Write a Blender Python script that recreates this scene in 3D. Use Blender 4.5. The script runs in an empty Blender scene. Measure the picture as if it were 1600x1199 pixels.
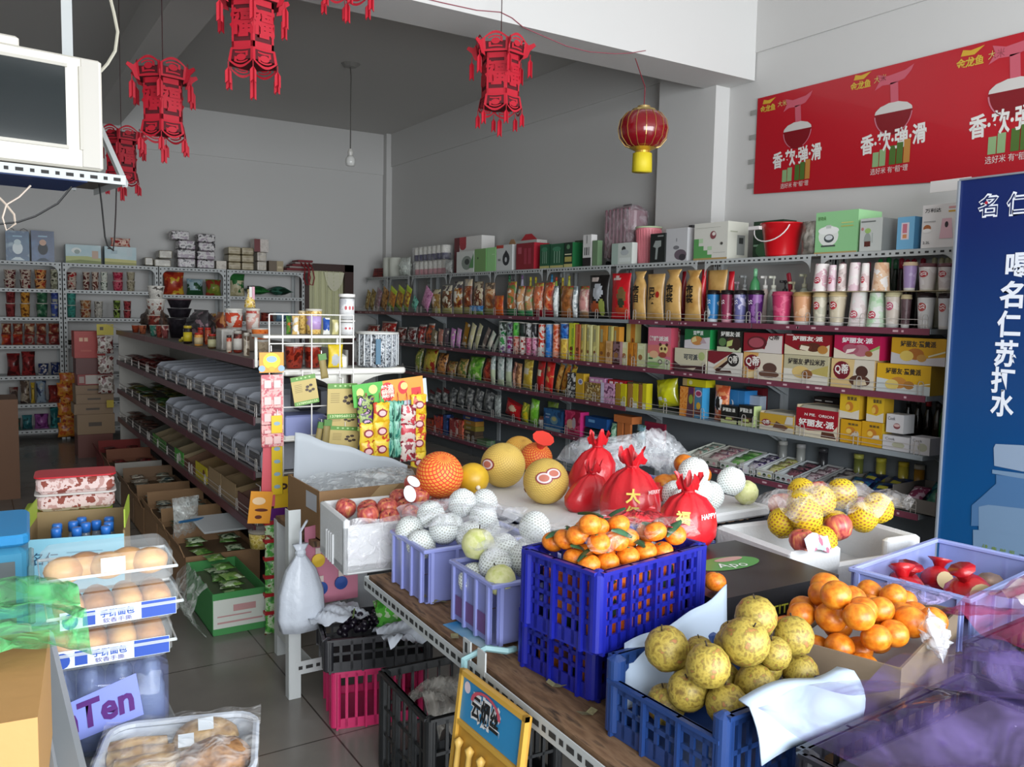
import bpy,math,random
from mathutils import Vector,Matrix
R=random.Random(11)
SC=bpy.context.scene
COL=SC.collection
PI=math.pi
# --- camera
FPX=1321.9
YAW,PITCH,ROLL,EYE=math.radians(32.60),math.radians(4.99),math.radians(-1.174),1.47
_cy,_sy=math.cos(YAW),math.sin(YAW)
FWD=Vector((_sy*math.cos(PITCH),_cy*math.cos(PITCH),-math.sin(PITCH)))
_r0=Vector((_cy,-_sy,0)); _d0=FWD.cross(_r0)
RGT=_r0*math.cos(ROLL)+_d0*math.sin(ROLL)
DWN=_d0*math.cos(ROLL)-_r0*math.sin(ROLL)
ORG=Vector((0,0,EYE))
cam_data=bpy.data.cameras.new('camera'); cam=bpy.data.objects.new('camera',cam_data)
cam_data.sensor_width=36; cam_data.sensor_fit='HORIZONTAL'; cam_data.lens=FPX*36/1600
cam_data.clip_start=0.05; cam_data.clip_end=100
_m=Matrix((RGT,-DWN,-FWD)).transposed().to_4x4(); _m.translation=ORG
cam.matrix_world=_m
COL.objects.link(cam); SC.camera=cam
# --- light
SC.view_settings.view_transform='Standard'
SC.view_settings.look='None'
SC.view_settings.gamma=1
SC.view_settings.use_curve_mapping=False
SC.view_settings.exposure=0.0
world=bpy.data.worlds.new('world'); SC.world=world; world.use_nodes=True
_bg=world.node_tree.nodes['Background']
_bg.inputs[0].default_value=(0.80,0.90,1.0,1); _bg.inputs[1].default_value=1.2
def area_light(name,loc,target,sx,sy,power,col):
 d=bpy.data.lights.new(name,'AREA'); d.shape='RECTANGLE'; d.size=sx; d.size_y=sy
 d.energy=power; d.color=col
 o=bpy.data.objects.new(name,d); COL.objects.link(o); o.location=loc
 o.rotation_euler=(Vector(target)-Vector(loc)).to_track_quat('-Z','Y').to_euler()
 return o
area_light('shopfront_daylight',(1.6,-2.3,1.7),(2.4,4.0,1.05),5.6,2.5,560,(0.93,0.97,1.0))
SC.cycles.max_bounces=10
SC.cycles.transparent_max_bounces=24
SC.cycles.sample_clamp_indirect=6
# --- where a pixel of the photograph meets a plane of the room
def ray(px,py):return(RGT*((px-800)/FPX)+DWN*((py-599.5)/FPX)+FWD)
def hit(px,py,ax,val):
 d=ray(px,py); t=(val-ORG[ax])/d[ax]; return ORG+d*t
def onX(px,py,v):return hit(px,py,0,v)
def onY(px,py,v):return hit(px,py,1,v)
def onZ(px,py,v):return hit(px,py,2,v)
def at(px,py,dist):return ORG+ray(px,py)*dist
def _solve(vec,ax,p):
 q=Vector(p)-ORG; s=sum(vec[i]*q[i]for i in range(3)if i!=ax)
 return-s/vec[ax]+ORG[ax]
def yat(px,x,z):return _solve(RGT-FWD*((px-800)/FPX),1,(x,0,z))
def xat(px,y,z):return _solve(RGT-FWD*((px-800)/FPX),0,(0,y,z))
def zat(py,x,y):return _solve(DWN-FWD*((py-599.5)/FPX),2,(x,y,0))
def proj(p):
 q=Vector(p)-ORG; w=q.dot(FWD); return(800+FPX*q.dot(RGT)/w,599.5+FPX*q.dot(DWN)/w)
# --- materials
def lin(c):
 if isinstance(c,str):
  c=[int(c[i:i+2],16)/255 for i in(0,2,4)]
 return tuple((x/12.92 if x<=.04045 else((x+.055)/1.055)**2.4)for x in c[:3])
_M={}
def _new(key):
 m=bpy.data.materials.new(str(key)[:40]); m.use_nodes=True
 return m,m.node_tree.nodes,m.node_tree.links,m.node_tree.nodes['Principled BSDF']
def mat(c,rough=.55,metal=0.,spec=.5,bump=0.,bscale=60.,alpha=1.,coat=0.,trans=0.):
 """plain colour, optionally with a fine bump"""
 key=('p',c,rough,metal,spec,bump,bscale,alpha,coat,trans)
 if key in _M:return _M[key]
 m,n,l,b=_new('paint_%s'%(c,))
 b.inputs['Base Color'].default_value=(*lin(c),1)
 b.inputs['Roughness'].default_value=rough; b.inputs['Metallic'].default_value=metal
 b.inputs['Specular IOR Level'].default_value=spec; b.inputs['Alpha'].default_value=alpha
 b.inputs['Coat Weight'].default_value=coat; b.inputs['Transmission Weight'].default_value=trans
 if bump:
  tc=n.new('ShaderNodeTexCoord'); nz=n.new('ShaderNodeTexNoise'); nz.inputs['Scale'].default_value=bscale
  nz.inputs['Detail'].default_value=3
  bp=n.new('ShaderNodeBump'); bp.inputs['Strength'].default_value=bump; bp.inputs['Distance'].default_value=.01
  l.new(tc.outputs['Object'],nz.inputs['Vector']); l.new(nz.outputs['Fac'],bp.inputs['Height']); l.new(bp.outputs[0],b.inputs['Normal'])
 _M[key]=m; return m
def blend(cols,scale=20.,rough=.5,spec=.5,kind='noise',bump=0.,detail=3.,stretch=(1,1,1),soft=True,coat=0.,vary=True,alpha=1.,metal=0.,dist=.004):
 """several colours mottled together in object space (fruit skins, cardboard, printed wrappers)"""
 key=('b',tuple(cols),scale,rough,spec,kind,bump,detail,stretch,soft,coat,vary,alpha,metal,dist)
 if key in _M:return _M[key]
 m,n,l,b=_new('mix_%s'%(cols[0],))
 tc=n.new('ShaderNodeTexCoord'); mp=n.new('ShaderNodeMapping'); mp.inputs['Scale'].default_value=stretch
 l.new(tc.outputs['Object'],mp.inputs['Vector'])
 if vary:
  oi=n.new('ShaderNodeObjectInfo'); mu=n.new('ShaderNodeMath'); mu.operation='MULTIPLY'; mu.inputs[1].default_value=37.
  l.new(oi.outputs['Random'],mu.inputs[0]); l.new(mu.outputs[0],mp.inputs['Location'])
 if kind=='voronoi':
  t=n.new('ShaderNodeTexVoronoi'); t.inputs['Scale'].default_value=scale; fac=t.outputs['Color']
  sp=n.new('ShaderNodeSeparateColor'); l.new(t.outputs['Color'],sp.inputs[0]); fac=sp.outputs[0]
 elif kind=='wave':
  t=n.new('ShaderNodeTexWave'); t.inputs['Scale'].default_value=scale; t.inputs['Distortion'].default_value=4; t.inputs['Detail'].default_value=detail; fac=t.outputs['Fac']
 else:
  t=n.new('ShaderNodeTexNoise'); t.inputs['Scale'].default_value=scale; t.inputs['Detail'].default_value=detail; fac=t.outputs['Fac']
 l.new(mp.outputs[0],t.inputs['Vector'])
 r=n.new('ShaderNodeValToRGB'); r.color_ramp.interpolation='LINEAR' if soft else 'CONSTANT'
 e=r.color_ramp.elements; k=len(cols)
 lo,hi=(.30,.70)if kind=='noise' else(.0,1.)
 while len(e)<k:e.new(.5)
 for i,c in enumerate(cols):
  e[i].position=lo+(hi-lo)*(i/(k-1)if soft else i/k); e[i].color=(*lin(c),1)
 l.new(fac,r.inputs[0]); l.new(r.outputs[0],b.inputs['Base Color'])
 b.inputs['Roughness'].default_value=rough; b.inputs['Specular IOR Level'].default_value=spec
 b.inputs['Coat Weight'].default_value=coat; b.inputs['Alpha'].default_value=alpha; b.inputs['Metallic'].default_value=metal
 if bump:
  bp=n.new('ShaderNodeBump'); bp.inputs['Strength'].default_value=bump; bp.inputs['Distance'].default_value=dist
  l.new(fac,bp.inputs['Height']); l.new(bp.outputs[0],b.inputs['Normal'])
 _M[key]=m; return m
def film(c='ffffff',alpha=.22,rough=.12,crease=1.0,scale=22.,haze=.0):
 """crinkled plastic film: mostly clear, with bright creases"""
 key=('f',c,alpha,rough,crease,scale)
 if key in _M:return _M[key]
 m,n,l,b=_new('film_%s'%c)
 b.inputs['Base Color'].default_value=(*lin(c),1); b.inputs['Roughness'].default_value=rough
 b.inputs['Specular IOR Level'].default_value=.9
 tc=n.new('ShaderNodeTexCoord'); nz=n.new('ShaderNodeTexNoise'); nz.inputs['Scale'].default_value=scale
 nz.inputs['Detail'].default_value=2.5; nz.inputs['Distortion'].default_value=1.0
 bp=n.new('ShaderNodeBump'); bp.inputs['Strength'].default_value=crease; bp.inputs['Distance'].default_value=.02
 l.new(tc.outputs['Object'],nz.inputs['Vector']); l.new(nz.outputs['Fac'],bp.inputs['Height']); l.new(bp.outputs[0],b.inputs['Normal'])
 mr=n.new('ShaderNodeMapRange'); mr.inputs['From Min'].default_value=.42; mr.inputs['From Max'].default_value=.68
 mr.inputs['To Min'].default_value=alpha*.6; mr.inputs['To Max'].default_value=min(1,alpha*1.9)
 l.new(nz.outputs['Fac'],mr.inputs['Value']); l.new(mr.outputs[0],b.inputs['Alpha'])
 _M[key]=m; return m
def netmat(c,scale=60.,width=.28,under=None,rough=.6,base=.26):
 """a diamond net printed over a fruit skin, or cut out of a foam sleeve"""
 key=('n',c,scale,width,under)
 if key in _M:return _M[key]
 m,n,l,b=_new('net_%s'%c)
 tc=n.new('ShaderNodeTexCoord'); sx=n.new('ShaderNodeSeparateXYZ'); l.new(tc.outputs['Generated'],sx.inputs[0])
 def ma(op,a,bb=None):
  k=n.new('ShaderNodeMath'); k.operation=op
  for i,v in enumerate((a,bb)):
   if v is None:continue
   if isinstance(v,(int,float)):k.inputs[i].default_value=v
   else:l.new(v,k.inputs[i])
  return k.outputs[0]
 x=ma('SUBTRACT',sx.outputs[0],.5); y=ma('SUBTRACT',sx.outputs[1],.5)
 ang=ma('DIVIDE',ma('ARCTAN2',y,x),2*PI)
 u=ma('MULTIPLY',ang,float(round(scale*.5))); v=ma('MULTIPLY',sx.outputs[2],scale*.28)
 def band(w):
  f=ma('FRACT',w); return ma('LESS_THAN',ma('ABSOLUTE',ma('SUBTRACT',f,.5)),width/2)
 s=ma('MAXIMUM',band(ma('ADD',u,v)),band(ma('SUBTRACT',u,v)))
 b.inputs['Roughness'].default_value=rough
 if under:
  mx=n.new('ShaderNodeMix'); mx.data_type='RGBA'; mx.inputs[6].default_value=(*lin(under),1); mx.inputs[7].default_value=(*lin(c),1)
  l.new(s,mx.inputs[0]); l.new(mx.outputs[2],b.inputs['Base Color'])
 else:
  b.inputs['Base Color'].default_value=(*lin(c),1)
  l.new(ma('ADD',ma('MULTIPLY',s,.6),base),b.inputs['Alpha'])
 bp=n.new('ShaderNodeBump'); bp.inputs['Strength'].default_value=.6; bp.inputs['Distance'].default_value=.003
 l.new(s,bp.inputs['Height']); l.new(bp.outputs[0],b.inputs['Normal'])
 _M[key]=m; return m
# --- mesh building
class MB:
 def __init__(s):s.v=[]; s.f=[]; s.m=[]; s.k=0; s.uv=None
 def add(s,vs,fs,k=None,M=None):
  b=len(s.v)
  s.v.extend([tuple(M@Vector(p))for p in vs]if M is not None else[tuple(p)for p in vs])
  s.f.extend([tuple(i+b for i in f)for f in fs]); s.m.extend([s.k if k is None else k]*len(fs)); return s
 def box(s,c,d,k=None,M=None,taper=1.):
  x,y,z=(q/2 for q in d); t=taper
  v=[(c[0]+a*x*(t if e<0 else 1),c[1]+b_*y*(t if e<0 else 1),c[2]+e*z)for e in(-1,1)for b_ in(-1,1)for a in(-1,1)]
  return s.add(v,[(0,2,3,1),(4,5,7,6),(0,1,5,4),(2,6,7,3),(0,4,6,2),(1,3,7,5)],k,M)
 def rbox(s,c,d,r=.01,n=3,k=None,M=None,taper=1.,top=0.):
  """box with rounded upright edges and softened top/bottom rims"""
  x,y,z=(q/2 for q in d); r=min(r,x*.99,y*.99); pr=[]
  for cx,cy,a0 in((x-r,y-r,0),(-x+r,y-r,90),(-x+r,-y+r,180),(x-r,-y+r,270)):
   for i in range(n+1):
    a=math.radians(a0+90*i/n); pr.append((cx,cy,math.cos(a),math.sin(a)))
  e=min(r,z*.6)if top==0 else top
  rings=[(-z,r-e*.7 if e<r else 0.,taper),(-z+e*.7,r,taper),(z-e*.7,r,1.),(z,r-e*.7 if e<r else 0.,1.)]
  N=len(pr); vs=[]; fs=[]
  for zz,rr,t in rings:
   for cx,cy,ca,sa in pr:vs.append((c[0]+(cx+ca*rr)*t,c[1]+(cy+sa*rr)*t,c[2]+zz))
  for j in range(3):
   for i in range(N):fs.append((j*N+i,j*N+(i+1)%N,(j+1)*N+(i+1)%N,(j+1)*N+i))
  fs.append(tuple(range(N-1,-1,-1))); fs.append(tuple(range(3*N,4*N)))
  return s.add(vs,fs,k,M)
 def lathe(s,prof,n=16,c=(0,0,0),k=None,M=None,sx=1.,sy=1.,lob=0,la=0.):
  vs=[]; fs=[]; J=len(prof)
  for r,z in prof:
   for i in range(n):
    a=2*PI*i/n; q=r*(1+la*math.cos(lob*a))if lob else r
    vs.append((c[0]+q*sx*math.cos(a),c[1]+q*sy*math.sin(a),c[2]+z))
  for j in range(J-1):
   for i in range(n):fs.append((j*n+i,j*n+(i+1)%n,(j+1)*n+(i+1)%n,(j+1)*n+i))
  if prof[0][0]>1e-6:fs.append(tuple(range(n-1,-1,-1)))
  if prof[-1][0]>1e-6:fs.append(tuple(range((J-1)*n,J*n)))
  return s.add(vs,fs,k,M)
 def sphere(s,c,r,n=12,k=None,sz=1.,M=None,dent=0.,wob=0.):
  J=max(4,n//2+1); pr=[]
  for j in range(J+1):
   a=PI*j/J; q=r*math.sin(a); zz=-r*math.cos(a)*sz
   if dent:zz+=(-1 if zz>0 else 1)*dent*r*max(0,1-(q/r/.55))**1.5
   pr.append((max(q,1e-7),zz))
  st=len(s.v); s.lathe(pr,n,c,k,M)
  if wob:
   rr=random.Random(len(s.v))
   for i in range(st,len(s.v)):
    p=s.v[i]; g=1+wob*rr.uniform(-1,1)
    s.v[i]=tuple(c[q]+(p[q]-c[q])*g for q in range(3))if M is None else p
  return s
 def tube(s,pts,r,n=6,k=None,closed=False,r2=None):
  pts=[Vector(p)for p in pts]; vs=[]; fs=[]; L=len(pts); up=None
  for i,p in enumerate(pts):
   a=pts[(i-1)%L]if closed or i else p; b_=pts[(i+1)%L]if closed or i<L-1 else p
   t=(b_-a).normalized()if(b_-a).length>1e-9 else Vector((0,0,1))
   if up is None or abs(t.dot(up))>.98:
    up=Vector((0,0,1))if abs(t.z)<.9 else Vector((1,0,0))
   x=up.cross(t).normalized(); y=t.cross(x); up=y
   rr=r if r2 is None else r+(r2-r)*i/max(1,L-1)
   for j in range(n):
    q=2*PI*j/n+PI/4; vs.append(p+x*rr*math.cos(q)+y*rr*math.sin(q))
  for i in range(L if closed else L-1):
   i2=(i+1)%L
   for j in range(n):fs.append((i*n+j,i*n+(j+1)%n,i2*n+(j+1)%n,i2*n+j))
  if not closed:fs.append(tuple(range(n-1,-1,-1))); fs.append(tuple(range((L-1)*n,L*n)))
  return s.add(vs,fs,k)
 def prism(s,poly,t,k=None,M=None):
  """polygon in local x,z extruded along y by t (front at y=-t/2)"""
  N=len(poly); vs=[(x,-t/2,z)for x,z in poly]+[(x,t/2,z)for x,z in poly]
  fs=[tuple(range(N)),tuple(range(2*N-1,N-1,-1))]+[(i,i+N,(i+1)%N+N,(i+1)%N)for i in range(N)]
  return s.add(vs,fs,k,M)
 def grid(s,nx,ny,fn,k=None,M=None,thick=0.):
  vs=[fn(i/nx,j/ny)for j in range(ny+1)for i in range(nx+1)]
  fs=[(j*(nx+1)+i,j*(nx+1)+i+1,(j+1)*(nx+1)+i+1,(j+1)*(nx+1)+i)for j in range(ny)for i in range(nx)]
  return s.add(vs,fs,k,M)
 def bag(s,w,h,d,nx=6,nz=8,wr=.12,seed=1,k=None,M=None,crimp=.07,zig=0.,neck=0.):
  """filled pillow bag standing on z=0, front at -y; flat crimped top and bottom"""
  q=random.Random(seed); vs=[]; fs=[]
  off=[[q.uniform(-1,1)for _ in range(nx+1)]for _ in range(2*(nz+1))]
  for side in(-1,1):
   for j in range(nz+1):
    v=j/nz; g=max(0.,min(1,(v-crimp)/(1-2*crimp))); bul=math.sin(PI*g)**.55 if 0<g<1 else 0.
    ww=w*(1-.10*bul)*(1-neck*math.exp(-((v-.87)/.09)**2)-neck*.25*max(0,v-.6))
    for i in range(nx+1):
     u=i/nx; e=math.sin(PI*u)**.6 if 0<u<1 else 0.
     o=off[j+(nz+1)*(side>0)][i]*wr*d*.5*e*(1 if bul else .3)
     zz=v*h+(zig*(1 if i%2 else-1)if j in(0,nz)and zig else 0)
     vs.append(((u-.5)*ww,side*(d/2*bul*e)+o+.0008*side,max(0,zz)))
  n1=nx+1
  for sd in(0,1):
   b_=sd*n1*(nz+1)
   for j in range(nz):
    for i in range(nx):
     f=(b_+j*n1+i,b_+j*n1+i+1,b_+(j+1)*n1+i+1,b_+(j+1)*n1+i); fs.append(f if not sd else f[::-1])
  B=n1*(nz+1)
  for j in range(nz):fs.append((j*n1,(j+1)*n1,B+(j+1)*n1,B+j*n1)); fs.append((j*n1+nx,B+j*n1+nx,B+(j+1)*n1+nx,(j+1)*n1+nx))
  for i in range(nx):fs.append((i,B+i,B+i+1,i+1)); fs.append((nz*n1+i,nz*n1+i+1,B+nz*n1+i+1,B+nz*n1+i))
  return s.add(vs,fs,k,M)
 def ell(s,x,z,rx,rz,y,n=18,k=None,M=None):
  return s.add([(x+rx*math.cos(2*PI*i/n),y,z+rz*math.sin(2*PI*i/n))for i in range(n)],[tuple(range(n))],k,M)
 def quad(s,x0,z0,x1,z1,y,k=None,M=None,sh=0.):
  return s.add([(x0,y,z0),(x1,y,z0),(x1+sh,y,z1),(x0+sh,y,z1)],[(0,1,2,3)],k,M)
 def mesh(s,name,mats,smooth=False):
  me=bpy.data.meshes.new(name); me.from_pydata(s.v,[],s.f)
  for m in(mats if isinstance(mats,(list,tuple))else[mats]):me.materials.append(m)
  me.polygons.foreach_set('material_index',s.m)
  if smooth:me.polygons.foreach_set('use_smooth',[True]*len(s.f))
  me.update(); return me
def TM(x=0,y=0,z=0,rz=0,rx=0,ry=0,s=1):
 return Matrix.Translation((x,y,z))@Matrix.Rotation(rz,4,'Z')@Matrix.Rotation(ry,4,'Y')@Matrix.Rotation(rx,4,'X')@Matrix.Diagonal((s,s,s,1)if not isinstance(s,tuple)else(*s,1))
# --- objects
def tag(o,label=None,cat=None,group=None,kind=None):
 for k,v in(('label',label),('category',cat),('group',group),('kind',kind)):
  if v:o[k]=v
 return o
def link(name,me,parent=None,loc=(0,0,0),rot=(0,0,0)):
 o=bpy.data.objects.new(name,me); COL.objects.link(o); o.location=loc; o.rotation_euler=rot
 if parent is not None:o.parent=parent
 return o
def obj(name,mb,mats,parent=None,loc=(0,0,0),rot=(0,0,0),smooth=False):
 return link(name,mb.mesh(name,mats,smooth),parent,loc,rot)
def thing(name,label,cat,loc=(0,0,0),rz=0,group=None,rx=0,ry=0):
 o=bpy.data.objects.new(name,None); COL.objects.link(o); o.location=loc; o.rotation_euler=(rx,ry,rz)
 o.empty_display_size=.05
 return tag(o,label,cat,group)
_kids={}
def dup(root,loc,rot=None,label=None,group=None,scale=None):
 r=root.copy(); COL.objects.link(r); r.location=loc
 if rot is not None:r.rotation_euler=rot if isinstance(rot,(tuple,list))else(0,0,rot)
 if scale is not None:r.scale=scale if isinstance(scale,(tuple,list))else(scale,)*3
 if label:r['label']=label
 if group:r['group']=group
 for ch in list(root.children):
  c=ch.copy(); COL.objects.link(c); c.parent=r
  for g in list(ch.children):
   d=g.copy(); COL.objects.link(d); d.parent=c
 return r
def struct(name,mb,m,smooth=False):return tag(obj(name,mb,m,smooth=smooth),kind='structure')
_T={}
def text_mesh(body,m,bold=.0,shear=0.,vertical=False):
 key=(body,m.name,bold,shear,vertical)
 if key in _T:return _T[key]
 cu=bpy.data.curves.new('lettering','FONT'); cu.body=body; cu.size=1; cu.offset=bold; cu.shear=shear
 cu.resolution_u=2; cu.align_x='CENTER'; cu.align_y='CENTER'; cu.space_line=.95
 if vertical:cu.body='\n'.join(body)
 o=bpy.data.objects.new('lettering_tmp',cu); COL.objects.link(o)
 dg=bpy.context.evaluated_depsgraph_get()
 me=bpy.data.meshes.new_from_object(o.evaluated_get(dg)); me.materials.clear(); me.materials.append(m)
 me.name='lettering'
 bpy.data.objects.remove(o); bpy.data.curves.remove(cu)
 _T[key]=me; return me
def text(body,parent,loc,size,color,bold=.0,w=None,shear=0.,rot=(PI/2,0,0),rough=.5,vertical=False,name='lettering',sy=1.):
 """lettering lying on a face that looks to local -y"""
 me=text_mesh(body,mat(color,rough),bold,shear,vertical)
 sx=size
 if w:
  xs=[v.co.x for v in me.vertices]; sx=w/max(1e-6,(max(xs)-min(xs)))if xs else size
 o=link(name,me,parent,loc,rot); o.scale=(sx,size*sy,size)
 return o
ORD='first second third fourth fifth sixth seventh eighth ninth tenth eleventh twelfth thirteenth fourteenth fifteenth sixteenth seventeenth eighteenth nineteenth twentieth'.split()
NUM='zero one two three four five six seven eight nine ten eleven twelve thirteen fourteen fifteen sixteen seventeen eighteen nineteen twenty'.split()
def nth(i):return ORD[i]if i<20 else 'twenty-'+ORD[i-20]
# --- the room
XW,YB,ZC=4.71,10.5,3.72
XL,YF=-2.6,-2.6
wall_m=mat('c8c7c5',.85,spec=.2,bump=.05,bscale=8)
ceil_m=mat('c2c0bd',.9,spec=.1)
# floor: 0.8 m glazed tiles with dark joints, grey mottled at random all over
def floor_mat():
 m,n,l,b=_new('floor_tiles')
 tc=n.new('ShaderNodeTexCoord'); sx=n.new('ShaderNodeSeparateXYZ'); l.new(tc.outputs['Object'],sx.inputs[0])
 def ma(op,a,bb=None):
  k=n.new('ShaderNodeMath'); k.operation=op
  for i,v in enumerate((a,bb)):
   if v is None:continue
   if isinstance(v,(int,float)):k.inputs[i].default_value=v
   else:l.new(v,k.inputs[i])
  return k.outputs[0]
 def line(c,o):
  f=ma('FRACT',ma('DIVIDE',ma('SUBTRACT',c,o),.8)); return ma('LESS_THAN',ma('ABSOLUTE',ma('SUBTRACT',f,.5)),.0038)
 s=ma('MAXIMUM',line(sx.outputs[0],1.013+.4),line(sx.outputs[1],3.46+.4))
 nz=n.new('ShaderNodeTexNoise'); nz.inputs['Scale'].default_value=1.6; nz.inputs['Detail'].default_value=6; l.new(tc.outputs['Object'],nz.inputs['Vector'])
 rp=n.new('ShaderNodeValToRGB'); rp.color_ramp.elements[0].color=(*lin('6a6762'),1); rp.color_ramp.elements[1].color=(*lin('807c76'),1)
 rp.color_ramp.elements[0].position=.35; rp.color_ramp.elements[1].position=.65; l.new(nz.outputs['Fac'],rp.inputs[0])
 mx=n.new('ShaderNodeMix'); mx.data_type='RGBA'; l.new(s,mx.inputs[0]); l.new(rp.outputs[0],mx.inputs[6]); mx.inputs[7].default_value=(*lin('3c3833'),1)
 l.new(mx.outputs[2],b.inputs['Base Color']); b.inputs['Roughness'].default_value=.22; b.inputs['Specular IOR Level'].default_value=.4
 return m
struct('floor',MB().box(((XL+XW)/2,(YF+YB)/2,-.05),(XW-XL+.4,YB-YF+.4,.1)),floor_mat())
struct('ceiling',MB().box(((XL+XW)/2,(YF+YB)/2,ZC+.05),(XW-XL+.4,YB-YF+.4,.1)),ceil_m)
mb=MB().box(((XL+XW)/2,YB+.1,ZC/2),(XW-XL+.4,.2,ZC))
mb.box(((XL+XW)/2,YB-.006,3.46),(XW-XL,.02,.52))
struct('wall_back',mb,wall_m)
mb=MB().box((XW+.1,(YF+YB)/2,ZC/2),(.2,YB-YF+.2,ZC))
mb.box((XW-.006,(5.1+YB)/2,3.52),(.02,YB-5.1,.44)); mb.box((XW-.006,(4.3+YF)/2,3.52),(.02,4.3-YF,.44))
struct('wall_right',mb,wall_m)
struct('wall_left',MB().box((XL-.1,(YF+YB)/2,ZC/2),(.2,YB-YF+.2,ZC)),wall_m)
mb=MB().box(((XL-.9)/2,YF-.1,ZC/2),(-.9-XL,.2,ZC)).box(((4.3+XW)/2,YF-.1,ZC/2),(XW-4.3,.2,ZC)).box((1.7,YF-.1,(2.95+ZC)/2),(5.2,.2,ZC-2.95))
struct('wall_front',mb,wall_m)
# cross beam, its column on the right wall, and the long beam over the aisle
struct('trim_1',MB().box((1.05,4.44,3.415),(7.3,.36,.61)),mat('cbcac8',.85,spec=.2)).name='beam'
struct('trim_2',MB().box((4.64,4.80,ZC/2),(.14,.60,ZC)),wall_m).name='column'
struct('trim_3',MB().box((XW-.04,YB-.055,ZC/2),(.08,.11,ZC)),wall_m).name='column'
struct('trim_4',MB().box((1.30,7.55,3.57),(.30,5.85,.30)),ceil_m).name='beam'
# doorway in the back wall: dark brown lining and a gathered curtain
X0,X1=3.50,4.19
mb=MB().box((X1-.06,YB-.04,1.0),(.12,.10,2.0)).box((X0+.05,YB-.04,1.0),(.10,.10,2.0)).box(((X0+X1)/2,YB-.04,1.955),(X1-X0,.10,.09))
dr=struct('door_1',mb,mat('3a211b',.5))
def cur(u,v):return(X0+.09+u*(X1-X0-.2),YB-.05+.018*math.sin(u*34)+.01*math.sin(u*71),.02+v*1.89)
obj('curtain',MB().grid(60,4,cur),mat('cfcfa8',.8),dr,smooth=True)
def sw(u,v):return(X0+.3+u*(X1-X0-.42),YB-.075+.01*math.sin(v*30),1.9-(1-v)*.24*(math.sin(PI*u)**.6)*1.0)
obj('swag',MB().grid(14,10,sw),mat('dcd9c0',.8),dr,smooth=True)
# --- shelving along the right wall
steel=mat('8f979c',.45,metal=.0,spec=.5); steel_lt=mat('b9bfc2',.45); panel_m=mat('6d7479',.6)
strip_m=mat('74394a',.4); wire_m=mat('c9c3bd',.4,metal=.3)
XS,DEP=4.20,.345
LV=dict(m=1.412,s2=1.060,s3=.745,s4=.430,s5=.125)
def guard_mb(L,x,y,z,h=.075,axis='y'):
 mb=MB(); P=(lambda s,q:(x,y+s,z+q))if axis=='y' else(lambda s,q:(x+s,y,z+q))
 for q in(.022,.05):mb.tube([P(0,q),P(L,q)],.0022,4)
 n=max(2,round(L/.38))
 for i in range(n+1):
  s=i*(L-.03)/n
  mb.tube([P(s,0),P(s,h-.012),P(s+.006,h),P(s+.024,h),P(s+.03,h-.012),P(s+.03,0)],.0022,4)
 return mb
def wall_bay(i):
 y0=2.54+1.2*i; L=1.2 if i<6 else .72
 t=thing('shelving_bay','grey steel wall shelving bay, %s from the blue fridge along the wall'%nth(i),'shelving',(XS,y0,0),0,'shelving bays along the long wall')
 x1=DEP
 obj('back_panel',MB().box((x1+.008,L/2,.74),(.014,L-.05,1.28)),panel_m,t)
 for y in(.016,L-.016):obj('upright',MB().box((x1+.008,y,.69),(.03,.03,1.38)),steel_lt,t)
 obj('plinth',MB().box((.03,L/2,.05),(.015,L-.01,.1)),mat('4b4f52',.6),t)
 for k,z in LV.items():
  xe=.49 if k=='m' and i not in(1,2)else x1
  s=obj('shelf',MB().box((xe/2,L/2,z-.013),(xe,L-.006,.026)),steel,t)
  strip=not((k=='s3' and i<2)or(k=='m' and i==2))
  if strip:
   mb=MB().box((-.004,L/2,z-.014),(.006,L-.012,.034)); rr=random.Random(i*9+len(k)); mb.k=1
   for _ in range(7):
    y=rr.uniform(.06,L-.12); mb.box((-.0076,y,z-.014),(.001,rr.uniform(.012,.035),.011))
   obj('price_strip',mb,[strip_m,mat('c9a9b0',.5)],s)
  obj('wire_guard',guard_mb(L-.06,.012,.03,z),wire_m,s)
  for y in(.03,L-.03):obj('bracket',MB().prism([(0.15,z-.028),(x1,z-.028),(x1,z-.12)],.004,M=TM(0,y,0)),steel_lt,s)
for i in range(7):wall_bay(i)
def dots(mb,a,b,n,r,k,face,alt=True):
 """slots punched in an angle-iron face, from a to b; face = which way it looks"""
 a,b=Vector(a),Vector(b)
 for i in range(n):
  p=a.lerp(b,(i+.5)/n); d=(b-a).normalized()*r*(1.6 if alt and i%2 else .9); f=Vector(face); s=f.cross((b-a).normalized())*r*.8
  p=p+f*.0006; mb.add([p-d-s,p+d-s,p+d+s,p-d+s],[(0,1,2,3)],k)
iron=mat('b8bcbc',.5); hole=mat('2c2c2c',.8)
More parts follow.
